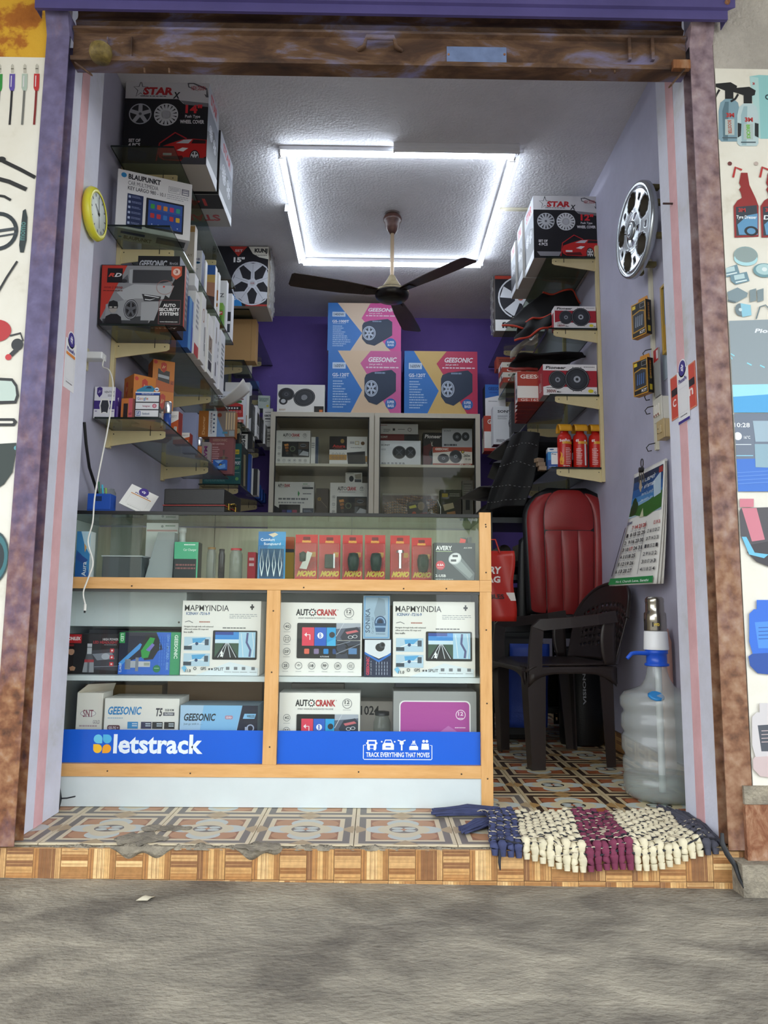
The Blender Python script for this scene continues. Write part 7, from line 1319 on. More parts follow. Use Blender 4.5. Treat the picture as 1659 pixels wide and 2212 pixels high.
# ================================================================= on the hubcap wall
WA = -PI/2      # facing the room from the right wall: local x -> -Y, local y -> +X
hb = empty('hubcap', (1.095, at(1364, 500, x=1.085).y, at(1364, 498, x=1.085).z), WA, 'silver five spoke hubcap standing off the wall on clips', 'hubcap')
hb.rotation_euler = (.0, 0.0, WA+.04)
M_SILV = mat('b9bec2', .22, .75); M_DKG = mat('5c564c', .5, .3)
HR = .2
HT_ = Matrix.Rotation(PI/2, 4, 'X')    # lathe axis z -> local -y (towards the viewer)
MB().lathe([(HR*.93, -.03), (HR*1.0, -.02), (HR*1.0, -.004), (HR*.97, .006), (HR*.9, .004), (HR*.86, -.006)], M_SILV, 48, HT_, caps=False).build('rim', hb)
# face disc with five round openings and bolt holes: radial grid with cells left out
NS, NR = 120, 18
def hub_pt(i, j):
    a = 2*PI*i/NS; r = HR*(.88*j/NR); z = .004+.016*math.cos(min(1, r/HR/.5)*PI/2) if r < HR*.5 else .004*(1-(r/HR-.5)/.4)
    z -= .008*(1 if .14 < r/HR < .4 else 0); return (r*math.cos(a), r*math.sin(a), z)
vs = [hub_pt(i, j) for j in range(NR+1) for i in range(NS)]; fs = []
for j in range(NR):
    for i in range(NS):
        a = 2*PI*(i+.5)/NS; r = .88*(j+.5)/NR; hole = False
        for k in range(5):
            b = 2*PI*k/5+.35
            if math.hypot(r*math.cos(a)-.64*math.cos(b), r*math.sin(a)-.64*math.sin(b)) < .225: hole = True
            b2 = b+PI/5
            if math.hypot(r*math.cos(a)-.30*math.cos(b2), r*math.sin(a)-.30*math.sin(b2)) < .062: hole = True
            if math.hypot(r*math.cos(a)-.68*math.cos(b2), r*math.sin(a)-.68*math.sin(b2)) < .055: hole = True
        if not hole: fs.append((j*NS+i, j*NS+(i+1) % NS, (j+1)*NS+(i+1) % NS, (j+1)*NS+i))
m_ = MB(); m_.add([HT_ @ Vector(p) for p in vs], fs, M_SILV, True); m_.build('face_disc', hb, solid=.003)
for k in range(5):
    b = 2*PI*k/5+.35; m_ = MB(); T = HT_ @ Matrix.Translation((HR*.64*math.cos(b), HR*.64*math.sin(b), 0)); m_.lathe([(HR*.215, .003), (HR*.2, -.03)], M_DKG, 20, T); m_.f = [f for f in m_.f if len(f) == 4]; m_.mi = m_.mi[:len(m_.f)]; m_.sm = m_.sm[:len(m_.f)]; m_.build('opening_wall', hb)
MB().lathe([(HR*.2, .012), (HR*.19, .017), (HR*.12, .018), (0, .018)], M_SILV, 24, HT_).build('centre_cap', hb); MB().lathe([(HR*.15, .0185), (HR*.13, .021), (HR*.12, .0185)], mat('8a8e92', .3, .7), 24, HT_, caps=False).build('cap_ring', hb)
for k in range(8):
    b = 2*PI*k/8+.2; x, z = HR*.86*math.cos(b), HR*.86*math.sin(b); MB().box((x-.012, .02, z-.01), (x+.012, .075, z+.01), mat('6a6038', .6), .002).build('clip', hb)
MB().cyl((0, .02, HR*.86), (0, .085, HR*.86), .003, '2a2624', 6).build('hanging_nail', hb)
# trunking, hooks, hanging packs
cy = at(1405, 700, x=1.17).y
tk = empty('cable_trunking', (XR-.0005, cy, 1.34), WA, 'cream cable trunking with wire hooks running down the hubcap wall', 'trunking')
MB().box((-.011, -.014, 0), (.011, 0, .84), mat('d6d0ba', .5), .001).build('duct', tk)
def hookp(z, parent=tk, dx=0): MB().tube([(dx, -.014, z), (dx, -.04, z-.006), (dx, -.052, z-.02), (dx, -.045, z-.036), (dx, -.03, z-.032)], .0022, mat('2a2422', .5), 6).build('hook', parent)
for z in (.03, .19, .25, .36, .44, .64): hookp(z)
def art_kit(c2):
    def f(A): A.rect(0, 0, 100, 100, '23211f'); A.frame(0, 0, 100, 100, 3, 'c8912a'); A.poly([(8, 30), (60, 24), (92, 30), (92, 82), (8, 86)], 'b88a2e'); A.poly([(12, 33), (58, 28), (88, 33), (88, 79), (12, 82)], '35363c'); A.rect(8, 6, 30, 16, 'e0c02a'); A.frame(60, 6, 94, 20, 1.6, '8a8a8c'); [A.poly([(24+i*14, 70), (30+i*14, 40), (36+i*14, 40), (32+i*14, 72)], c2) for i in range(4)]; A.text('KIT', 56, 86, 92, 94, 'e6e2dc', .03)
    return f
for i, (u, v, c2) in enumerate(((1395, 690, '8a93a4'), (1399, 815, '4a6a9c'))):
    p = at(u, v, x=1.135); w, d, h = .085, .03, .15
    o = carton('wiring_kit_box', ('upper', 'lower')[i]+' black and yellow boxed kit hanging from the cable trunking', (w, d, h), (1.105, p.y, p.z-h/2), WA+.4, '1f1d1b', art={'front': art_kit(c2), 'right': lambda A: (A.rect(0, 0, 100, 100, '1b1a18'), A.text('CAR DOOR GUARD', 36, 8, 62, 52, 'c88a3a', .03, 0, True, -90), A.ell(50, 56, 22, '8a7236'), A.rect(26, 76, 72, 92, 'c8b02a'))}, sides={'bottom': 'b8802a', 'top': 'b8802a'})
    m_ = MB(); m_.prism([(-w*.36, h), (w*.36, h), (w*.3, h+.026), (-w*.3, h+.026)], .002, mat('c8862a', .5), Matrix.Translation((0, d-.004, 0))); m_.build('hang_tab', o)
p = at(1418, 800, x=1.15); o = carton('hanging_packet', 'clear packet with red header hanging behind the lower yellow kit', (.05, .008, .2), (1.15, p.y, p.z-.11), WA, '9a9a98', cat='packet', art={'front': lambda A: (A.rect(0, 0, 100, 26, 'b02c28'), A.rect(60, 4, 96, 22, 'd8d6d8'))})
# switchboards
def plate(nm, lb, u, v, w, h, n, body):
    p = at(u, v, x=XR-.03); e = empty(nm, (XR-.0005, p.y, p.z-h/2), WA, lb, 'switchboard'); MB().box((-w/2, -.035, 0), (w/2, 0, h), mat(body, .45), .003).build('box', e); MB().box((-w/2-.002, -.04, -.002), (w/2+.002, -.0352, h+.002), mat(body, .4), .002).build('cover_plate', e)
    if n == 3:
        for i in range(3):
            s_ = MB(); s_.box((-w*.36+i*w*.25, -.046, h*.2), (-w*.36+i*w*.25+w*.2, -.0402, h*.72), mat('e2ddd0', .4), .002); s_.build('switch', e)
        for i in range(3): MB().box((-w*.36+i*w*.25+.004, -.0475, h*.21), (-w*.36+i*w*.25+w*.2-.004, -.0462, h*.3), mat('8a4a3a', .5)).build('switch_mark', e)
    else:
        MB().box((-w*.1, -.046, h*.3), (w*.26, -.0402, h*.72), mat('c9b48a', .4), .002).build('switch', e)
        for x, z in ((-.3, .6), (-.36, .36), (-.2, .36)): MB().cyl((w*x, -.041, h*z), (w*x, -.0401, h*z), .003, '1a1714', 8).build('socket_hole', e)
    return e
plate('switchboard', 'white three switch board above the beige socket', 1426, 885, .085, .095, 3, 'd8d4c6'); plate('switchboard', 'beige socket board below the white switches', 1432, 928, .075, .075, 1, 'c2aa7c')
# pictures
def picture(nm, lb, u, v, w, h, fr, art, dy=0):
    p = at(u, v, x=XR-.01); e = empty(nm, (XR-.0005, p.y+dy, p.z-h/2), WA, lb, 'picture')
    for a, b in (((-w/2, 0), (-w/2+.012, h)), ((w/2-.012, 0), (w/2, h)), ((-w/2+.012, 0), (w/2-.012, .012)), ((-w/2+.012, h-.012), (w/2-.012, h))): MB().box((a[0], -.018, a[1]), (b[0], 0, b[1]), mat(fr, .4), .002).build('frame_bar', e)
    MB().box((-w/2+.01, -.006, .01), (w/2-.01, 0, h-.01), mat('8a7a5a', .5)).build('mount', e); A = Art(w-.024, h-.024); art(A); A.mb.v = [(x-w/2+.012, y-.006, z+.012) for x, y, z in A.mb.v]; A.mb.build('print', e); return e
picture('wall_poster', 'gold framed poster with blue sky beside the yellow kits', 1436, 690, .16, .29, 'b8923a', lambda A: (A.rect(0, 0, 100, 58, '2f6fb4'), A.text('THE', 6, 5, 60, 15, 'e6ecf2', .04), A.poly([(0, 58), (40, 50), (100, 60), (100, 100), (0, 100)], 'a88a5a'), A.ell(20, 56, 14, '2a2620', 10)), -.06)
picture('wall_picture', 'narrow gold and brown framed picture behind the calendar', 1458, 1010, .14, .22, '8a6a2a', lambda A: (A.rect(0, 0, 100, 40, '7aa05a'), A.rect(0, 40, 100, 100, '8a3a34')), -.06)
p = at(1437, 790, x=XR); tag(MB().box((-.05, -.002, 0), (.05, 0, .12), mat('a9b8c4', .4)).build('paper_notice', None, (XR-.0005, p.y-.03, p.z-.06), WA), 'pale blue paper notice under the gold framed poster', 'notice')
# calendar
ca = at(1372, 1012, x=1.15); cb = at(1447, 992, x=1.15); cw = .36; ch = at(1385, 1010, x=1.14).z-at(1385, 1262, x=1.14).z; czt = at(1405, 1005, x=1.15).z; cyc = 3.12
cal = empty('wall_calendar', (XR-.001, cyc, czt-ch), WA, 'tear-off wall calendar with tree picture, green foot band and keys hung over it', 'calendar')
def page(u, v, k): return Vector((-cw/2+cw*u-.012*k*(1-v), -.012-.006*k-.11*(1-v)**1.6*(1-.7*u)-.012*k*(1-v)-.01*math.sin(u*PI)*(1-v), ch*v))
for k, c in ((0, 'c9c4bc'), (.6, 'd8d4cc'), (1.2, 'e4e1db')): m_ = MB(); m_.grid(lambda u, v: page(u, v, k), 10, 16, mat(c, .6)); m_.build('page', cal, solid=.0008)
A = Art(cw, ch)
def dense(A, y0, y1, stops):   # picture bands
    for i, (a, c) in enumerate(stops): A.rect(3, a, 97, stops[i+1][0] if i+1 < len(stops) else y1, c)
n_ = 8
dense(A, 3, 40, [(3, '22324e'), (8, '244a80'), (15, '2c62a4'), (22, '4a86c0'), (27, '86aed0'), (31, 'a9c0cc')]); A.poly([(3, 34), (24, 31), (60, 29), (97, 24), (97, 38), (76, 40), (60, 42.5), (42, 41), (24, 38.5), (3, 38.5)], '3a6a2c'); A.poly([(40, 42), (46, 34), (52, 42)], 'c8c8a8')
for x, y, r in ((15, 29, 8), (22, 32, 7), (11, 33, 7)): A.ell(x, y, r, '26401e', r*1.15)
A.rect(15, 32, 18, 38, '3a2c1c'); A.poly([(70, 14), (92, 8), (94, 26), (76, 28)], 'b8cddc'); A.text('கடவுள்', 34, 7, 76, 11, 'e6ecf0', .02); A.text('உன்னை', 32, 13, 76, 17, 'e6ecf0', .02); A.text('காப்பார்', 36, 20, 72, 23.5, 'd8e4ec', .01); A.text('அன்பு', 34, 25.5, 72, 28, 'd8e4ec', .01); A.rect(86, 4, 97, 9, 'a83a34')
A.text('ஜன', 4, 43.5, 20, 46.5, '26306a', .03)
days = [['', '7', '14', '21', '28'], ['1', '8', '15', '22', '29'], ['2', '9', '16', '23', '30'], ['3', '10', '17', '24', '31'], ['4', '11', '18', '25', ''], ['5', '12', '19', '26', ''], ['6', '13', '20', '27', '']]
for r, row in enumerate(days):
    for c, t in enumerate(row):
        x = 9+c*11.6; y = 48+r*6.35
        if t: A.text(t, x+(2.4 if len(t) == 1 else 0), y, x+(7 if len(t) == 1 else 8.6), y+3.3, 'b83a34' if r == 0 or t in ('17', '7') else '26262a', .03); A.lines(x, y+4, x+9, y+5.3, 2, '9a9aa0', .5, r*7+c)
        x2 = 70+c*6
        if c < 5 and r*5+c > 1: A.text(str((c*7+r+4-7) % 28+1), x2, y, x2+4, y+3, 'b83a34' if r == 0 else '3a3a3e', .02)
A.rect(66.5, 47, 67.3, 91.5, '4a4a4e'); A.rect(3.5, 48, 6, 91.5, '3a3a3e'); A.rect(3.5, 48, 6, 53, 'b83a34'); A.rect(3, 93.5, 97, 99, '2c8a4a'); A.text('No.4, Church Lane, Santhi', 22, 95.8, 90, 98.2, 'dff0e4', .02)
mbv = []
for f in A.mb.f: pass
A.mb.v = [tuple(page(min(1, max(0, x/cw)), min(1, max(0, z/ch)), 1.2)+Vector((0, y*1.0-.0022, 0))) for x, y, z in A.mb.v]
A.mb.build('page_print', cal); MB().tube([(-cw/2, -.014, ch), (cw/2, -.014, ch)], .006, mat('d8d6d0', .4), 8).build('metal_strip', cal)
kk = empty('key_bunch', (XR-.05, cyc-.005, czt+.02), WA, 'bunch of keys with a tag hanging over the calendar', 'keys')
MB().tube([(.014*math.cos(t*PI/8), 0, -.0+.018*math.sin(t*PI/8)) for t in range(16)], .0022, mat('3a3432', .4, .6), 6, closed=True).build('ring', kk)
for i, a in enumerate((-.2, .05, .25)):
    T = Matrix.Rotation(a, 4, 'Y'); m_ = MB(); m_.lathe([(0, -.002), (.012, -.002), (.012, .002), (0, .002)], mat('1c1a1a', .4), 12, T @ Matrix.Translation((0, -.004*i, -.03)) @ Matrix.Rotation(PI/2, 4, 'X')); m_.box((-.004, -.001-.004*i, -.085), (.004, .001-.004*i, -.04), mat('8a8478', .3, .8), 0, T); m_.build('key', kk)
MB().prism([(-.014, -.105), (0, -.125), (.016, -.1), (.004, -.075)], .003, mat('b8a48a', .4), Matrix.Translation((0, -.012, 0))).build('tag', kk)
# ---- payment stickers on the jambs
def sticker(nm, lb, x, yc, z0, w, h, rz, orange):
    e = empty(nm, (x, yc, z0), rz, lb, 'sticker'); MB().box((-w/2, -.0012, 0), (w/2, -.0002, h*.84), mat('e9e8ea', .4)).build('card', e)
    MB().lathe([(w*.34, 0), (w*.34, .001)], mat('e9e8ea', .4), 24, Matrix.Translation((0, -.0002, h*.86)) @ Matrix.Rotation(PI/2, 4, 'X')).build('round_top', e)
    A = Art(w, h); A.ell(50, 14, 29, '3f3486', 29, 28); A.text('पे', 38, 8, 62, 20, 'f2eef8', .04); A.text('PhonePe', 14, 29, 86, 36, '4a3f86', .03); A.frame(12, 45, 88, 84, .5, 'd6d4d8'); A.lines(20, 88, 80, 90.5, 1, '5a5a60')
    if orange: A.rr(8, 38, 92, 43, 4, 'e0883a')
    else: A.rect(0, 95, 100, 99.5, '43348a')
    A.mb.v = [(a-w/2, b-.0012, c) for a, b, c in A.mb.v]; A.mb.build('sticker_print', e); return e
sticker('payment_sticker', 'white payment sticker with orange bar on the jamb below the clock', -1.03+.0005, 2.42, 1.385, .085, .2, PI/2, True)
rs = tag(MB().box((-.1, -.0012, 0), (.1, -.0002, .15), mat('d0503e', .4)).build('red_sticker', None, (1.0194, 2.395, 1.32), WA), 'red sticker half covered by the white payment sticker', 'sticker')
A = Art(.2, .15); A.frame(0, 0, 100, 100, 3, 'd88a6a'); A.rect(4, 30, 28, 46, '2a2226'); A.rect(70, 34, 96, 50, '2a2226'); A.text('n', 74, 54, 90, 70, 'f0dcd8', .03); A.text('C', 8, 54, 22, 72, 'f0dcd8', .03); A.mb.v = [(a-.1, b-.0012, c) for a, b, c in A.mb.v]; A.mb.build('sticker_print', rs)
sticker('payment_sticker', 'white payment sticker with violet foot overlapping the red sticker', 1.0178, 2.39, 1.29, .09, .215, WA, False)
p = at(1454, 440, x=1.02); tag(MB().cyl((0, 0, 0), (-.035, 0, 0), .0035, mat('3a2620', .6), 8).build('nail', None, (1.0195, p.y, p.z)), 'rusty nail sticking out of the jamb near the hubcap', 'nail')
# ================================================================= wall clock on the left jamb
ck = empty('wall_clock', (-1.0295, 2.507, at(198, 460, x=-1.02).z), PI/2, 'round wall clock with yellow rim on the door jamb', 'clock')
M_CY = mat('d8d23a', .3)
MB().lathe([(.074, 0), (.088, .008), (.093, .018), (.088, .03), (.076, .035), (.072, .032)], M_CY, 40, Matrix.Rotation(PI/2, 4, 'X'), caps=False).build('rim', ck)
MB().lathe([(.0735, .028), (.073, .03), (0, .03)], mat('dfe6e2', .4), 40, Matrix.Rotation(PI/2, 4, 'X'), caps=False).build('dial', ck)
for i in range(12): a = i*PI/6; MB().box((-.002, -.0312, .058), (.002, -.0304, .068), mat('3a3e42', .4), 0, Matrix.Rotation(a, 4, 'Y')).build('hour_mark', ck)
for a, L, w in ((math.radians(-60), .04, .004), (math.radians(-8), .058, .003), (math.radians(170), .05, .0012)): MB().box((-w/2, -.0335, -.008), (w/2, -.0325, L), mat('1c1e20', .4), 0, Matrix.Rotation(a, 4, 'Y')).build('hand', ck)
MB().lathe([(.004, .0305), (.004, .035), (0, .035)], '1c1e20', 10, Matrix.Rotation(PI/2, 4, 'X')).build('pivot', ck)
# charger, cable and black wire
pp = at(213, 785, x=-1.10); so = empty('wall_socket', (XL+.0005, 2.80, 1.585), PI/2, 'cream wall socket behind the jamb holding the phone charger', 'socket'); MB().box((-.045, -.02, 0), (.045, 0, .09), mat('d6cfae', .45), .004).build('plate', so)
ch_ = empty('phone_charger', (XL+.021, 2.80, 1.63), PI/2, 'white plug charger with long cable dangling in front of the counter', 'charger')
MB().box((-.024, -.075, -.014), (.024, -.0, .014), mat('e6e6e6', .35), .004).build('plug', ch_)
cab_px = [(222, 792), (236, 800), (244, 830), (240, 880), (232, 930), (222, 980), (212, 1030), (204, 1080), (200, 1130), (190, 1170), (201, 1215), (190, 1250), (180, 1280), (184, 1305)]
pts = []
for i, (u, v) in enumerate(cab_px): t = i/(len(cab_px)-1); q = at(u, v, y=2.80-.2*min(1, t*1.9)); pts.append(q)
T = Matrix.Rotation(-PI/2, 4, 'Z')
loc = [T @ (p-ch_.location) for p in pts]; loc = [Vector((0, -.075, 0))]+loc
sm = []
for i in range(len(loc)-1):
    p0, p1, p2, p3 = loc[max(0, i-1)], loc[i], loc[i+1], loc[min(len(loc)-1, i+2)]
    for k in range(5): t = k/5; sm.append(.5*((2*p1)+(p2-p0)*t+(2*p0-5*p1+4*p2-p3)*t*t+(3*p1-p0-3*p2+p3)*t**3))
sm.append(loc[-1]); MB().tube(sm, .0028, mat('e4e2da', .4), 8).build('cable', ch_); MB().tube([sm[-1], sm[-1]+Vector((0, 0, -.022))], .005, mat('e4e2da', .4), 8).build('cable_plug', ch_); MB().tube([sm[-1]+Vector((0, 0, -.022)), sm[-1]+Vector((0, 0, -.03))], .0035, mat('2a2a2c', .3, .8), 8).build('plug_tip', ch_)
bw_ = [at(u, v, x=-1.12) for u, v in ((182, 912), (186, 960), (193, 1010), (206, 1050), (214, 1085))]; tag(MB().tube(bw_, .006, mat('161618', .5), 8).build('black_wire'), 'black wire curving down the wall to the pen box', 'wire')
# black strap at the foot of the left jamb, cord by the rug
kb = [at(u, v, y=2.60) for u, v in ((126, 1700), (128, 1725), (124, 1748))]; s_ = MB(); s_.tube(kb, [.006, .009, .007], mat('1c2026', .5), 8); s_.tube([kb[1], kb[1]+Vector((.03, -.01, .004)), kb[1]+Vector((.06, -.02, .012))], .0025, mat('2a2e34', .5), 6); tag(s_.build('black_strap'), 'short black strap tucked between jamb and counter foot', 'strap')
# ================================================================= woven rag rug over the step
rug = empty('rag_rug', (.68, 2.40, 0), 0, 'hand woven rag rug with navy, cream and maroon bands over the step edge', 'rug')
RM = {'navy': mat('3c4266', .9, noise=.2, nscale=30), 'cream': mat('d6ccb0', .9, noise=.12, nscale=30), 'maroon': mat('74304a', .9, noise=.15, nscale=30), 'grey': mat('4a4a56', .9, noise=.2, nscale=30), 'cord': mat('2a2a32', .8), 'string': mat('c9bda6', .8)}
def rug_pt(s_, t):
    """s_: 0..1 across, t: 0 back edge .. 1 hanging hem, laid on the tiles then folding over the nosing"""
    back = at(1000+500*s_, 1752-4*math.sin(s_*PI)+10*abs(s_-.5), z=0); x0 = .36+(1.0-.36)*s_; x1 = .335+(.985-.335)*s_
    L = .318; d = t*(L+.055*math.sin(PI*s_)); y = 2.535-d; x = x0+(x1-x0)*t+.018*math.sin(t*4+s_*2)*(1-t); z = .012+.006*math.sin(s_*17+t*5)
    edge = 2.225
    if y < edge: z = z-(edge-y)*.85; y = edge-.012-(edge-y)*.18-.0
    return Vector((x, y-.012*0, max(z, -.088)))
bands = [(0, .13, 'navy'), (.13, .40, 'cream'), (.40, .63, 'maroon'), (.63, .93, 'cream'), (.93, 1.0, 'grey')]
NC, NRW = 29, 17
q = random.Random(11)
mbs = {k: MB() for k in ('navy', 'cream', 'maroon', 'grey')}
for c in range(NC):
    s_ = (c+.5)/NC; col = [b for b in bands if b[0] <= s_ < b[1]][0][2]
    for r in range(NRW):
        t0, t1 = (r+.0)/NRW, (r+1.0)/NRW; n = 4; up = .0045 if (c+r) % 2 else -.001
        P_ = []
        for k in range(n+1):
            tt = t0+(t1-t0)*k/n; p = rug_pt(min(1, s_+q.uniform(-.002, .002)), tt); p.z += up*math.sin(PI*k/n)*2+.001; P_.append(p-rug.location)
        rr_ = (1.0/NC)*.65*.5*1.08*(.93+.14*q.random())
        mbs[col].tube(P_, [rr_*.85, rr_*1.02, rr_*1.08, rr_*1.02, rr_*.85], RM[col], 6, True, True, squash=.75)
    p0 = rug_pt(s_, 1.0)-rug.location; mbs[col].tube([p0, p0+Vector((0, -.004, -.016))], [.0105, .008], RM[col], 6)
for k, nm in (('navy', 'navy_band'), ('cream', 'cream_bands'), ('maroon', 'maroon_band'), ('grey', 'grey_band')): o = mbs[k].build(nm, rug); o['kind'] = 'stuff'
m_ = MB()
for r in range(1, NRW):
    for j in range(2): m_.tube([rug_pt(i/40, r/NRW+.012*math.sin(i*.9+r))-rug.location+Vector((0, -.003, .0105+.002*(1 if (i+r+j) % 2 else -1))) for i in range(41)], .0019, RM['cord' if (r+j) % 3 else 'string'], 4, False)
o = m_.build('weft_cords', rug); o['kind'] = 'stuff'
def tuft(nm, a, b, n, ma, spread, seed):
    q = random.Random(seed); m_ = MB()
    for i in range(n):
        s0 = a+Vector((q.uniform(-1, 1)*spread[0], q.uniform(-1, 1)*spread[1], q.uniform(0, 1)*spread[2])); e0 = b+Vector((q.uniform(-1, 1)*spread[0], q.uniform(-1, 1)*spread[1], q.uniform(0, .4)*spread[2])); mid = (s0+e0)/2+Vector((q.uniform(-.01, .01), q.uniform(-.012, .012), .012*q.random()))
        P_ = [s0.lerp(mid, t/3) if t < 3 else mid.lerp(e0, (t-3)/3) for t in range(7)]; m_.tube([p-rug.location for p in P_], q.choice((.003, .004, .005)), ma, 5)
    o = m_.build(nm, rug); o['kind'] = 'stuff'; return o
tuft('navy_fringe', at(1075, 1757, z=.006), at(940, 1757, z=.006), 34, RM['navy'], (.015, .03, .016), 1); tuft('navy_fringe', at(1060, 1778, z=.006), at(1000, 1795, z=.006), 26, RM['navy'], (.01, .03, .01), 2)
tuft('grey_fringe', at(1470, 1765, z=.006), at(1545, 1822, z=.004), 44, RM['grey'], (.02, .025, .02), 3); tuft('grey_fringe', at(1430, 1755, z=.006), at(1530, 1800, z=.006), 30, RM['grey'], (.02, .02, .02), 4)
st = rug_pt(.04, 1)-rug.location; m_ = MB(); m_.tube([st, st+Vector((-.004, -.012, -.03)), st+Vector((-.002, -.012, -.05))], [.005, .004, .002], RM['cord'], 6); m_.build('loose_end', rug)
m_ = MB(); q = random.Random(4)
for i in range(26):
    s_ = q.random(); t = q.random()*.95; p = rug_pt(s_, t)-rug.location+Vector((0, 0, .014)); P_ = [p]
    for k in range(7): p = p+Vector((q.uniform(-.022, .022), q.uniform(-.014, .012), q.uniform(-.002, .002))); P_.append(p.copy())
    m_.tube(P_, .0013, RM['string'], 4, False)
o = m_.build('loose_threads', rug); o['kind'] = 'stuff'
cd = [at(u, v, y=y) for u, v, y in ((1560, 1800, 2.195), (1560, 1822, 2.185), (1571, 1845, 2.18), (1588, 1870, 2.18), (1598, 1900, 2.16), (1606, 1918, 2.13))]; tag(MB().tube(cd, [.005, .007, .008, .007, .005, .0015], mat('24262a', .6), 8).build('frayed_strap'), 'frayed black cord hanging over the step by the right guide', 'cord')
p = at(310, 1942, z=gz(-.7)+.001); m_ = MB(); m_.grid(lambda u, v: (-.015+.03*u+.01*v, -.016+.032*v, .002+.008*math.sin(u*3)*math.sin(v*4)), 4, 4, mat('c4bba6', .7)); tag(m_.build('paper_scrap', None, p, solid=.001), 'crumpled scrap of paper on the concrete pavement', 'litter')
# ================================================================= vinyl posters on the outer walls
M_VIN = noisy('white_vinyl', [(.25, 'bfb8a6'), (.4, 'dcd7cb'), (.7, 'e6e3da')], 4, 10, .5, bump=.1)
def poster(nm, lb, x0, x1, z0, z1, y, fn):
    m_ = MB(); m_.box((x0, 0, z0), (x1, .0025, z1), M_VIN); o = tag(m_.build(nm, None, (0, y, 0)), lb, 'poster')
    A = Art(x1-x0, z1-z0); A.px = lambda u, v: ((at(u, v, y=y).x-x0)/(x1-x0)*100, (z1-at(u, v, y=y).z)/(z1-z0)*100); A.sc = lambda r: r/F_PX*at(0, 1106, y=y).y/(x1-x0)*100
    def flush(nm):
        if A.mb.v: A.mb.v = [(min(x1, max(x0, a+x0)), b, min(z1, max(z0, c+z0))) for a, b, c in A.mb.v]; A.mb.build(nm, o)
        A.mb = MB()
    A.flush = flush; fn(A); A.flush('printed_picture'); return o
def pl(A, pts, c): A.poly([A.px(*p) for p in pts], c)
def ln(A, pts, w, c): A.line([A.px(*p) for p in pts], A.sc(w), c)
def el(A, u, v, r, c, ry=None, rot=0): x, y = A.px(u, v); A.ell(x, y, A.sc(r), c, None if ry is None else A.sc(ry), 24, rot)
def rg(A, u, v, r, t, c, ry=None): x, y = A.px(u, v); A.ring(x, y, A.sc(r), A.sc(t), c, None if ry is None else A.sc(ry), 28)
def tx(A, t, u0, v0, u1, v1, c, b=.02, sh=0, rot=0): a = A.px(u0, v0); d = A.px(u1, v1); A.text(t, a[0], a[1], d[0], d[1], c, b, sh, True, rot)
def left_poster(A):
    for u, c, w in ((0, '2c8a3c', '1a1a1a'), (27, '5a4a9c', '1c1c22'), (54, 'a9b8ac', '6a6a66'), (80, 'b82c30', '7a2022')):
        x = u; pl(A, [(x-3, 158), (x+3, 158), (x+3, 142), (x, 138), (x-3, 142)], 'b8b4a8'); pl(A, [(x-3, 148), (x+3, 148), (x+3, 150), (x-3, 150)], '5a564c'); pl(A, [(x-6, 160), (x+6, 160), (x+5, 190), (x+3, 197), (x-4, 197), (x-7, 190)], c); ln(A, [(x-1, 196), (x-3, 230), (x-6, 270)], 5, w); ln(A, [(x-2, 164), (x-3, 188)], 2, 'd8d4d8'); A.flush('printed_cable')
    ln(A, [(-10, 338), (10, 350), (45, 367), (77, 384)], 9, '17181a'); el(A, 4, 345, 10, '17181a', 7); A.flush('printed_wiper'); ln(A, [(-10, 385), (20, 393), (58, 410)], 10, '1b1c1e'); A.flush('printed_wiper'); ln(A, [(-10, 422), (10, 425), (24, 433)], 6, '1b1c1e'); A.flush('printed_wiper')
    rg(A, -4, 500, 46, 9, '1f2a30', 47); ln(A, [(-6, 500), (36, 494)], 7, '3a4248'); ln(A, [(-6, 512), (36, 505)], 4, '3a4248'); A.flush('printed_steering_wheel')
    pl(A, [(50, 456), (56, 452), (60, 470), (58, 520), (52, 546), (44, 546), (42, 530), (46, 490)], '1d2b2e'); tx(A, 'momo', 47, 480, 54, 520, '4a7a78', .02, 0, 90); A.flush('printed_grip')
    ln(A, [(-8, 640), (15, 600), (38, 565)], 5, '1b1c1e'); A.flush('printed_rod')
    el(A, -6, 715, 32, 'b01c22', 26); ln(A, [(22, 726), (45, 720), (50, 735), (38, 745)], 4, '26262a'); el(A, 38, 745, 13, '202226', 14); ln(A, [(38, 755), (24, 768)], 10, '26262a'); el(A, 19, 772, 7, 'c02c30'); A.flush('printed_vacuum')
    pl(A, [(-10, 816), (28, 818), (38, 832), (42, 855), (36, 872), (-10, 874)], '17181a'); pl(A, [(-10, 822), (26, 824), (34, 836), (36, 854), (32, 866), (-10, 867)], 'b8c8c0'); A.flush('printed_mirror'); pl(A, [(-10, 904), (32, 904), (38, 912), (32, 921), (-10, 921)], '17181a'); pl(A, [(-6, 910), (28, 910), (30, 912.5), (28, 915), (-6, 915)], 'd8d4cb'); A.flush('printed_bezel')
    pl(A, [(-14, 960), (40, 957), (44, 966), (42, 982), (28, 1020), (10, 1046), (-14, 1062)], '23302c'); el(A, 36, 968, 5, '5a9aa4'); A.flush('printed_sunshade')
    el(A, -14, 1205, 34, '1f3c42', 58); rg(A, -14, 1205, 31, 8, '2f6a72', 52); el(A, -10, 1205, 20, '16262c', 36)
poster('wall_poster', 'white vinyl poster of cables, wipers and steering wheel beside the purple guide', -1.62, -1.0825, .02, at(60, 122, y=2.205).z, 2.2085, left_poster)
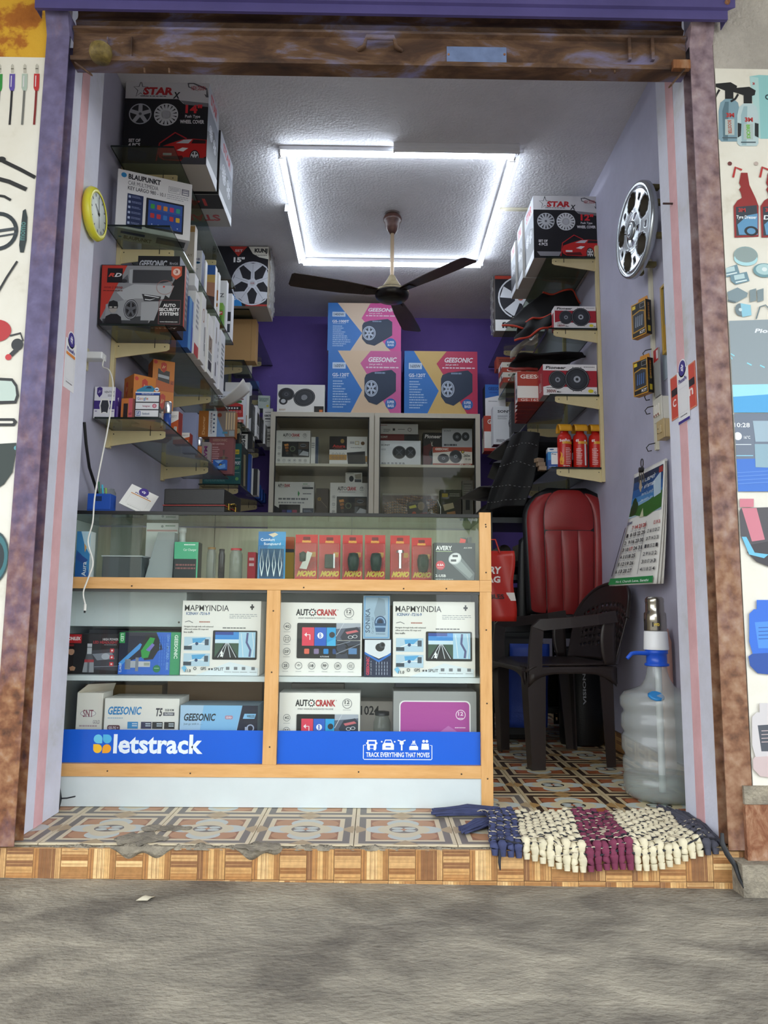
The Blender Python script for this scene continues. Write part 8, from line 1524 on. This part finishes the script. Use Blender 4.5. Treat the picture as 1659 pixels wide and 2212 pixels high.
def right_poster(A):
    def spray(x, y, c1, c2, ink):
        pl(A, [(x, y+60), (x+4, y+42), (x+14, y+34), (x+32, y+34), (x+42, y+42), (x+46, y+60), (x+46, y+120), (x+42, y+126), (x+6, y+126), (x, y+120)], c1); pl(A, [(x+8, y+60), (x+14, y+40), (x+22, y+40), (x+20, y+124), (x+10, y+124)], c2)
        pl(A, [(x+14, y+34), (x+14, y+16), (x-12, y+8), (x-8, y+1), (x+26, y-2), (x+40, y+6), (x+38, y+16), (x+32, y+18), (x+32, y+34)], '17181c'); ln(A, [(x+2, y+14), (x-4, y+24), (x-14, y+30)], 5, '17181c'); tx(A, '3M', x+16, y+64, x+34, y+74, 'b02c2c', .05); pl(A, [(x+14, y+78), (x+34, y+78), (x+34, y+112), (x+14, y+112)], 'aab8b8'); tx(A, 'BOOSTER' if ink == 0 else 'BRICKS', x+19, y+80, x+29, y+110, 'a85a48' if ink == 0 else '6ab03a', .04, 0, -90)
        if ink: pl(A, [(x+1, y+76), (x+9, y+78), (x+8, y+104), (x+1, y+108)], '1c2024'); pl(A, [(x+38, y+76), (x+46, y+78), (x+46, y+108), (x+38, y+104)], '1c2024')
        ln(A, [(x+8, y+118), (x+40, y+118)], 3, '4a5a62'); A.flush('printed_spray')
    pl(A, [(1619, 165), (1640, 162), (1700, 165), (1700, 300), (1643, 300), (1636, 240)], '8cc0c2'); pl(A, [(1619, 165), (1638, 168), (1643, 300), (1634, 296)], 'a9cccc'); tx(A, 'C', 1652, 204, 1662, 216, '1f3a44', .05); tx(A, '3M', 1625, 178, 1630, 184, 'b02c2c', .04); A.flush('printed_carton')
    spray(1552, 180, '7a98a6', '55717e', 0); spray(1592, 190, 'b4c8cc', '94b0b8', 1)
    el(A, 1576, 354, 5, '6a3030'); el(A, 1633, 354, 5, 'b8a8a0')
    for x, t in ((1584, 'Tyre Dresser'), (1642, 'Dash')):
        pl(A, [(x+16, 374), (x+30, 374), (x+34, 400), (x+48, 430), (x+54, 446), (x+54, 512), (x+2, 514), (x, 446), (x+8, 434), (x+18, 428), (x+16, 418), (x+12, 410), (x+16, 404), (x+12, 396)], '8c2020'); ln(A, [(x+18, 368), (x+4, 362), (x-1, 384)], 5, 'b02c2c'); pl(A, [(x+5, 448), (x+50, 444), (x+52, 508), (x+6, 510)], '2c3440'); pl(A, [(x+8, 486), (x+30, 466), (x+52, 462), (x+52, 508), (x+12, 508)], '5a90b8'); tx(A, '3M', x+10, 450, x+26, 459, 'b02c2c', .04); tx(A, t, x+6, 466, x+50, 476, 'e6ecf0', .02, .1); rg(A, x+38, 500, 16, 6, '1c2026', 12); A.flush('printed_bottle')
    el(A, 1610, 553, 28, '8aa0a2', 22); el(A, 1610, 560, 27, 'a9d4dc', 17); el(A, 1610, 552, 26, '8a9a9a', 18); A.flush('printed_speaker_grille')
    for x, y in ((1555, 576), (1576, 592)): pl(A, [(x, y+4), (x+36, y-4), (x+42, y+16), (x+12, y+24), (x+2, y+16)], '6a8a98'); pl(A, [(x+8, y+4), (x+30, y), (x+32, y+10), (x+10, y+14)], 'b4ccd0'); ln(A, [(x+12, y+19), (x+36, y+14)], 3, 'd4e2e4'); A.flush('printed_amplifier')
    el(A, 1650, 585, 26, '6a929c', 17); el(A, 1650, 583, 20, 'a9c8cc', 13); el(A, 1650, 583, 6, 'd6e2e4', 5); A.flush('printed_speaker')
    pl(A, [(1568, 632), (1592, 622), (1614, 634), (1612, 642), (1590, 654), (1572, 648)], '7a8c94'); ln(A, [(1570, 650), (1588, 654)], 4, '5a6a72'); A.flush('printed_control_unit')
    for x in (1624, 1640): pl(A, [(x-6, 628), (x+8, 624), (x+8, 650), (x-5, 654)], '7a8a90'); A.flush('printed_capacitor')
    el(A, 1598, 670, 12, '6a7a82', 15); pl(A, [(1598, 656), (1620, 660), (1622, 682), (1602, 686)], '8ac0d4'); el(A, 1598, 670, 4, 'c4d4d8'); ln(A, [(1632, 690), (1640, 664), (1652, 660), (1664, 672)], 3, '6a7a80'); A.flush('printed_horn')
    pl(A, [(1553, 694), (1700, 690), (1700, 831), (1562, 832)], '8b979f'); tx(A, 'Pioneer', 1628, 711, 1700, 721, 'e2e4ea', .03, .2); [ln(A, [(u, v), (u+10, v+5)], 3, '8ad4e4') for u, v in ((1562, 740), (1575, 765), (1612, 785), (1640, 790), (1570, 772))]
    pl(A, [(1564, 832), (1700, 830), (1700, 892), (1570, 892)], '9ad8ea'); pl(A, [(1566, 858), (1700, 850), (1700, 892), (1570, 892)], '4aa0d8'); pl(A, [(1570, 894), (1700, 894), (1700, 1000), (1572, 1000)], '6c7688'); pl(A, [(1572, 992), (1700, 990), (1700, 1062), (1576, 1062)], '3a70c8'); tx(A, '10:28', 1584, 914, 1618, 924, 'eef2f6', .01); el(A, 1592, 943, 9, 'e6e8ea'); tx(A, '16°C', 1605, 942, 1619, 949, 'e6eaee', .01); ln(A, [(1582, 961), (1621, 961)], 1.5, 'dfe6ec'); ln(A, [(1582, 985), (1625, 985)], 2, '8ac8e4'); pl(A, [(1624, 910), (1700, 910), (1700, 955), (1630, 955)], '9ab0c0'); pl(A, [(1628, 960), (1700, 960), (1700, 1012), (1630, 1010)], '8aa8b8'); [ln(A, [(1590, 1022+8*i), (1660, 1018+8*i)], 2, '5a8ad8') for i in range(4)]
    A.flush('printed_screen')
    def seat(x, y, back, mid, base, head):
        pl(A, [(x+8, y), (x+38, y), (x+38, y+18), (x+8, y+18)], head); pl(A, [(x, y+28), (x+10, y+20), (x+80, y+18), (x+80, y+110), (x+24, y+110), (x+4, y+80)], back); pl(A, [(x+12, y+20), (x+44, y+20), (x+62, y+88), (x+34, y+92)], mid); pl(A, [(x+26, y+100), (x+80, y+90), (x+80, y+150), (x+44, y+136), (x+24, y+116)], base); pl(A, [(x+12, y+82), (x+22, y+82), (x+40, y+116), (x+70, y+120), (x+60, y+128), (x+28, y+120)], '6ab8d8'); A.flush('printed_car_seat')
    seat(1588, 1078, '4e4a50', 'c87888', '3c383e', 'c87888')
    def seat2(x, y, c, d, e): pl(A, [(x+18, y), (x+70, y), (x+70, y+20), (x+18, y+20)], c); pl(A, [(x+2, y+30), (x+12, y+20), (x+80, y+20), (x+80, y+118), (x+10, y+118), (x+2, y+90)], c); pl(A, [(x+14, y+48), (x+80, y+44), (x+80, y+104), (x+22, y+104)], d); pl(A, [(x, y+122), (x+8, y+116), (x+80, y+112), (x+80, y+164), (x+20, y+158), (x+4, y+142)], e); [ln(A, [(x+22, y+60+8*i), (x+70, y+58+8*i)], 1.5, e) for i in range(4)]; A.flush('printed_car_seat')
    seat2(1614, 1296, '2f6ad0', '4a8ae0', '244c9c'); seat2(1620, 1518, 'c9c4c6', '4a4e58', 'c4b0b0')
poster('wall_poster', 'white vinyl poster of sprays, speakers and car seats beside the rusted guide', 1.087, 1.62, at(1625, 1706, y=2.2).z, at(1600, 148, y=2.2).z, 2.2015, right_poster)
# ================================================================= across the street (seen only in the glass)
MB_ = lambda a, b, c: MB().box(a, b, c)
bd_ = empty('street_building', (-2.5, -13, 0), 0, 'pale two storey house across the street', 'building'); MB_((-4, -3, -.2), (4, 0, 6.2), mat('cfc8b8', .8)).build('walls', bd_)
for i in range(3):
    for z in (1.0, 4.0): w_ = MB_((-3.2+i*2.4, .001, z), (-1.9+i*2.4, .06, z+1.3), mat('3a4a58', .2)).build('window', bd_); MB_((-3.3+i*2.4, .001, z-.08), (-1.8+i*2.4, .1, z), mat('b4ad9c', .8)).build('sill', w_)
def tree(x, y, h, r, lb):
    t = empty('street_tree', (x, y, -.1), 0, lb, 'tree'); MB().tube([(0, 0, 0), (.1, 0, h*.4), (0, .1, h*.75)], [.18, .14, .08], mat('5a4632', .9), 8).build('trunk', t); q = random.Random(int(x*10)); m_ = MB(); g = [mat(c, .8) for c in ('4a7a34', '3a6428', '5c8c40')]
    for i in range(900):
        a, b, rr_ = q.uniform(0, 2*PI), math.acos(q.uniform(-1, 1)), r*q.random()**.4; c = Vector((rr_*math.sin(b)*math.cos(a), rr_*math.sin(b)*math.sin(a), h*.8+rr_*.8*math.cos(b))); d1 = Vector((q.uniform(-1, 1), q.uniform(-1, 1), q.uniform(-1, 1))).normalized()*.22; d2 = d1.orthogonal().normalized()*.12; m_.add([c-d1, c+d2, c+d1, c-d2], [(0, 1, 2, 3)], g[i % 3])
    o = m_.build('leaves', t); o['kind'] = 'stuff'
tree(3.2, -10, 4.2, 1.7, 'leafy street tree across the road facing the counter end'); tree(6.5, -12, 5, 2.1, 'taller leafy street tree at the far side of the road')
